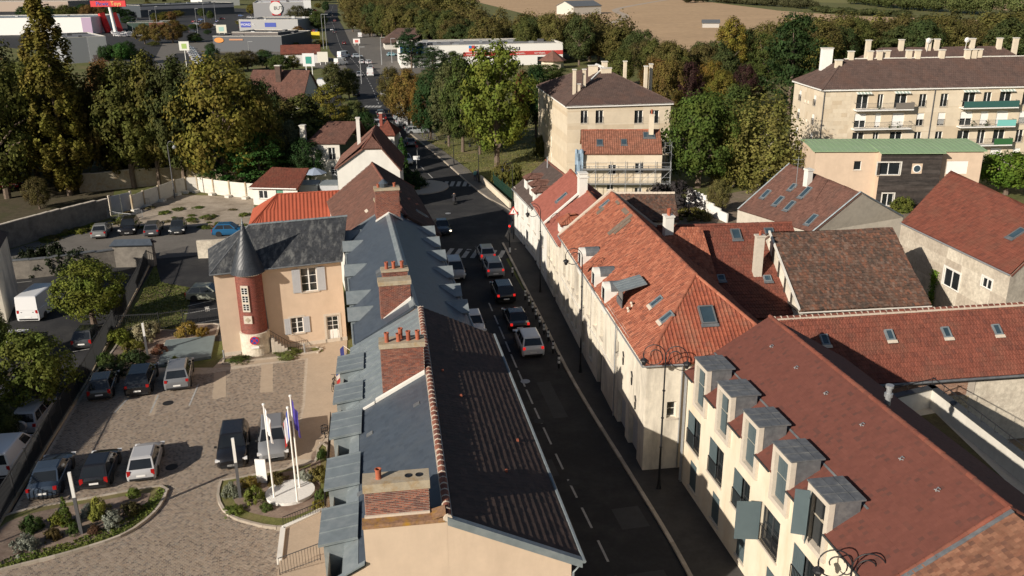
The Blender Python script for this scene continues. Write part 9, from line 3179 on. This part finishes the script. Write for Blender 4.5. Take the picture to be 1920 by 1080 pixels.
# entrance stairs at the bottom and their railings
sf = Fr(at(535, 1000), at(612, 962))
st_ = thing('entrance_ramp', 'pale stone entrance landing with white edges beside the left facade', 'steps', at(540, 1000))
k = MB()
q = px((532, 1000), (612, 962), (640, 975), (640, 1200), (505, 1200), (525, 1060))
k.prism([p[:2] for p in q][::-1], 0, .30)
part('landing', k, M['beige'], st_)
k = MB()
for a, b in ((0, 1), (5, 0)):
 g = Fr(q[a], q[b])
 k.fbox(g, 0, g.L, -.14, .14, 0, .42)
part('edge_stone', k, M['whitewall'], st_)
def hand_rail(label, u0, v0, u1, v1, z0, z1, h=1.0):
 a, b = at(u0, v0, z0), at(u1, v1, z1)
 t = thing('hand_railing', label, 'railing', (a[0], a[1], z0))
 n = max(4, int(np.linalg.norm((b - a)[:2]) / .14))
 k = MB()
 for i in range(n + 1):
  p = a + (b - a) * i / n
  k.tube([p, p + [0, 0, h]], .010, 4)
 part('bars', k, M['iron'], t, kind='stuff')
 k = MB()
 k.tube([a, a + [0, 0, h], b + [0, 0, h], b], .025, 5)
 k.tube([a + [0, 0, .1], b + [0, 0, .1]], .018, 4)
 part('rail', k, M['iron'], t)
hand_rail('black railing on the stairs at the bottom left of the cream gable', 525, 1078, 601, 1050, .3, .9)
hand_rail('short black railing at the lower rim of the right bed', 532, 990, 610, 958, .2, .3, .7)
hand_rail('tall dark railing along the foot of the dormered facade', 611, 955, 622, 800, .1, .1, 1.1)
for u, v, lb in ((421, 676, 'short grey bollard at the left corner of the turret bed'), (572, 664, 'short grey bollard before the lower grey shutter')):
 k = MB()
 p = at(u, v)
 k.lathe(p, [(.07, 0), (.07, .75), (.085, .76), (.085, .9), (.02, .93)], 10)
 solo('bollard', k, M['steel'], lb, 'bollard')
# white ringed bollards along the kerb
bo = thing('kerb_bollard', 'x', 'bollard')
k = MB()
k.lathe((0, 0, 0), [(.09, 0), (.08, .9), (.10, .92), (.09, 1.06), (.03, 1.12)], 10)
part('post', k, M['iron'], bo)
for z0 in (.42, .76):
 k = MB()
 k.lathe((0, 0, 0), [(.10, z0), (.10, z0 + .22)], 10)
 part('white_band', k, M['white'], bo)
freeze(bo)
BP = [(1048, 690), (1037, 662), (1028, 640), (1020, 627), (1012, 612), (1005, 598), (999, 585), (992, 573), (985, 562), (961, 518)]
for i, (u, v) in enumerate(BP):
 lb = 'white banded bollard, number %s from the camera along the right kerb' % ('one two three four five six seven eight nine ten'.split()[i])
 lb = ['white banded bollard nearest the camera on the right kerb', 'second white banded bollard from the camera', 'third white banded bollard from the camera', 'fourth white banded bollard from the camera', 'fifth white banded bollard from the camera', 'white banded bollard beside the black car of the queue', 'white banded bollard just beyond the black car', 'third white banded bollard from the far end of the row', 'second white banded bollard from the far end of the row', 'lone white banded bollard furthest up the pavement'][i]
 p = at(u, v, .13)
 if i == 0:
  bo.location = tuple(float(a) for a in p); bo['label'] = lb; bo['group'] = 'bollards along the kerb'
 else: dup(bo, p, 0, lb, 'bollards along the kerb')
# scroll lamps
def lamp_at(u, v, vt, az, label, arms=1, z=.1):
 p = at(u, v, z)
 scroll_lamp(p, zat(p, vt), az, label, arms)
lamp_at(1235, 916, 668, math.pi * .93, 'tall black scroll lamp with two arms at the corner of the pale yellow building', 2)
lamp_at(1088, 698, 482, math.pi * .95, 'black scroll lamp in front of the arched dormers')
lamp_at(1013, 548, 395, math.pi * .95, 'black scroll lamp in front of the pinkish roofs')
q_ = at(1598, 1062, 7.6)
scroll_lamp((q_[0], q_[1]), 7.6, math.pi * .93, 'black scroll lamp whose curls reach in at the bottom edge', 2)
lamp_at(898, 342, 268, math.pi * .98, 'slender black lamp on the verge opposite the crossing')
lamp_at(962, 415, 312, math.pi, 'slender black lamp at the hedge by the corner house')
lamp_at(851, 308, 262, math.pi, 'slender black lamp in the middle of the verge')
lamp_at(803, 262, 240, math.pi, 'slender black lamp at the upper end of the verge')
for u, v, vt, lb in ((328, 372, 265, 'grey curved street lamp behind the concrete panel fence'), (523, 338, 272, 'grey curved street lamp beside the conifers')):
 p = at(u, v)
 h = zat(p, vt)
 t = thing('street_lamp', lb, 'street lamp', p, 0, 'curved grey street lamps')
 k = MB()
 k.tube([p, p + [0, 0, h - .6]] + [p + np.array([.5 - .5 * math.cos(a), 0, h - .6 + .6 * math.sin(a)]) for a in np.linspace(.2, 2.4, 9)], [.09, .07] + [.05] * 9, 8)
 part('post', k, M['lampgrey'], t)
 k = MB()
 k.lathe(p + [.9, 0, h - 1.0], [(.05, .5), (.3, .2), (.2, .0)], 8)
 part('lantern', k, M['steel'], t)
# traffic signal, warning sign
p = at(956, 476, .13)
t = thing('traffic_light', 'traffic signal showing red at the crossing on the right kerb', 'traffic light', p)
k = MB()
k.tube([p, p + [0, 0, 3.4]], .06, 8)
part('pole', k, M['iron'], t)
k = MB()
k.box(p + [0, -.05, 2.9], (.32, .25, .95))
hd_ = part('signal_head', k, M['plastic'], t)
for i, (zz, m_) in enumerate(((3.2, 'redglow'), (2.9, 'plastic'), (2.6, 'plastic'))):
 k = MB()
 k.tube([p + [0, -.17, zz], p + [0, -.24, zz]], .12, 10)
 part('lens', k, M[m_], hd_)
k = MB()
k.tube([p + [0, 0, .2], p + [0, 0, .7]], .11, 8)
part('white_sleeve', k, M['white'], t)
p = at(963, 448, .13)
t = thing('warning_sign', 'triangular red and white warning sign above the traffic signal', 'road sign', p)
k = MB()
k.tube([p, p + [0, 0, 3.9]], .05, 8)
part('pole', k, M['iron'], t)
f = Fr(p + [-1, -.1, 0], p + [1, -.1, 0])
for s_, c, o in ((.55, (.55, .04, .03), 0), (.38, (.75, .74, .70), .02)):
 k = MB()
 T_ = [(1 - s_, 3.35 - s_ * .45), (1 + s_, 3.35 - s_ * .45), (1, 3.35 + s_ * 1.25)]
 a, b = [f.p(x, o, z) for x, z in T_], [f.p(x, o + .02, z) for x, z in T_]
 k.poly(b); k.poly(a[::-1]); k.add(a + b, [[i, (i + 1) % 3, 3 + (i + 1) % 3, 3 + i] for i in range(3)])
 part('plate', k, M['flat'], t, color=col(c))
k = MB()
k.fbox(f, .96, 1.04, .045, .05, 3.3, 3.65)
part('pictogram', k, M['iron'], t)
# round sign at the far left of the crossing, street cabinets
for u, v, lb, c in ((782, 322, 'white direction sign at the mini roundabout', (.7, .7, .7)), (783, 300, 'round red and white sign beside the conical tree', (.25, .04, .035))):
 p = at(u, v)
 t = thing('road_sign', lb, 'road sign', p)
 k = MB()
 k.tube([p, p + [0, 0, 2.4]], .05, 6)
 part('pole', k, M['steel'], t)
 f = Fr(p + [-.5, -.06, 0], p + [.5, -.06, 0])
 if 'round red' in lb: part('plate', disc_mb(f, .5, 2.3, .24, 0, .03), M['flat'], t, color=col(c))
 else:
  k = MB(); k.fbox(f, 0, 1.0, 0, .03, 1.9, 2.5); part('plate', k, M['flat'], t, color=col(c))
# mini roundabout island with hedge
k = MB()
c_ = at(782, 352)
k.lathe(c_, [(4.6, 0), (4.6, .16), (.1, .3)], 24)
solo('traffic_island', k, M['kerb'], 'planted kerbed island on the left of the crossing', 'traffic island')
tree('bush', c_ + [-1.2, 0, .2], 2.6, 1.3, DG, 'dark hedge on the kerbed island left of the crossing', name='shrub', cat='shrub')
# low verge wall and green mesh fence by the corner
wv = Fr(at(900, 340), at(955, 392))
t = thing('verge_wall', 'low pale wall along the verge pavement leading to the corner house', 'wall', wv.p(0, 0, 0))
k = MB()
k.fbox(wv, 0, wv.L, -.25, 0, 0, .9)
part('masonry', k, M['limestone'], t)
mf = Fr(at(925, 348), at(960, 378))
t = thing('mesh_fence', 'green mesh fence panels beside the round hedge bushes', 'fence', mf.p(0, 0, 0))
k = MB()
for i in range(int(mf.L / .12)): k.fbox(mf, i * .12, i * .12 + .035, 0, .02, .1, 1.7)
for zz in (.4, .8, 1.2, 1.6): k.fbox(mf, 0, mf.L, .02, .035, zz, zz + .03)
part('mesh', k, M['flat'], t, kind='stuff', color=col((.008, .04, .025)))
for i in range(5):
 k = MB()
 k.fbox(mf, mf.L * i / 4 - .04, mf.L * i / 4 + .04, -.08, 0, 0, 2.1)
 part('post', k, M['flat'], t, color=col((.01, .05, .03)))
# stacked white panels in the garden
for i in range(4):
 k = MB()
 f = Fr(at(1280 + i * 7, 402), at(1286 + i * 7, 402))
 a = f.p(0, 0, 0)
 k.slab([a, a + [1.0, 0, 0], a + [1.7, .8, 2.9 - .2 * i], a + [.7, .8, 2.9 - .2 * i]], .08)
 solo('white_board', k, M['white'], ['leftmost', 'second', 'third', 'rightmost'][i] + ' of the white boards leaning in the garden behind the orange roof', 'board', 'white boards leaning in the garden')
gf = Fr(at(1310, 395), at(1362, 418))
t = thing('garden_wall', 'stepped low white garden wall behind the red roof', 'wall', gf.p(0, 0, 0))
for i in range(4):
 k = MB()
 k.fbox(gf, gf.L * i / 4, gf.L * (i + 1) / 4, -.2, 0, 0, 1.9 - i * .25)
 part('wall_bay', k, M['whitewall'], t)
# antennas
for r_, u, v, lb in ((r9, 1492, 352, 'television aerial on the pale chimney of the house with blue roof windows'),):
 p = at(u, v, 9.4)
 k = MB()
 k.tube([p, p + [0, 0, 3.0]], .03, 5)
 for zz in (1.9, 2.3, 2.7): k.tube([p + [-.5, 0, zz], p + [.5, .1, zz]], .015, 4)
 for x in (-.45, -.15, .15, .45): k.tube([p + [x, -.3, 2.72], p + [x, .3, 2.72]], .012, 4)
 solo('tv_aerial', k, M['steel'], lb, 'aerial')
# people: motorcyclist and walkers
p = at(852, 382)
mt = thing('motorcycle', 'dark motorcycle waiting in the shade before the crossing', 'motorcycle', p)
for dy in (-.65, .65):
 k = MB()
 c_ = p + [0, dy, .31]
 k.tube([c_ + np.array([-.07, 0, 0]), c_ + np.array([.07, 0, 0])], .31, 16)
 part('wheel', k, M['tyre'], mt)
k = MB()
k.tube([p + [0, .6, .55], p + [0, .2, .85], p + [0, -.15, .78], p + [0, -.7, .82]], [.10, .19, .15, .10], 8)
k.box(p + [0, 0, .5], (.3, .5, .35))
part('body', k, M['paint'], mt, color=col((.05, .05, .06)))
k = MB()
k.tube([p + [-.34, .38, 1.0], p + [0, .5, 1.02], p + [.34, .38, 1.0]], .025, 6)
k.tube([p + [0, .5, 1.02], p + [0, .66, .35]], .04, 6)
part('handlebar', k, M['steel'], mt)
k = MB()
k.tube([p + [0, .62, .8], p + [0, .74, .8]], .1, 10)
part('headlight', k, M['clearlamp'], mt)
person((p[0], p[1] - .12), math.pi / 2, (.03, .03, .035), (.03, .03, .04), (.02, .02, .02), 'person in dark clothes riding the motorcycle before the crossing', 'ride', 0.02)
p = at(891, 341)
person((p[0], p[1]), 1.9, (.15, .35, .33), (.05, .05, .08), (.05, .03, .02), 'person in a turquoise top on the verge pavement by the crossing', z=.12)
p = at(895, 339)
person((p[0], p[1]), 1.9, (.05, .05, .055), (.06, .06, .09), (.04, .03, .02), 'person in a dark top walking beside the turquoise one', z=.12)
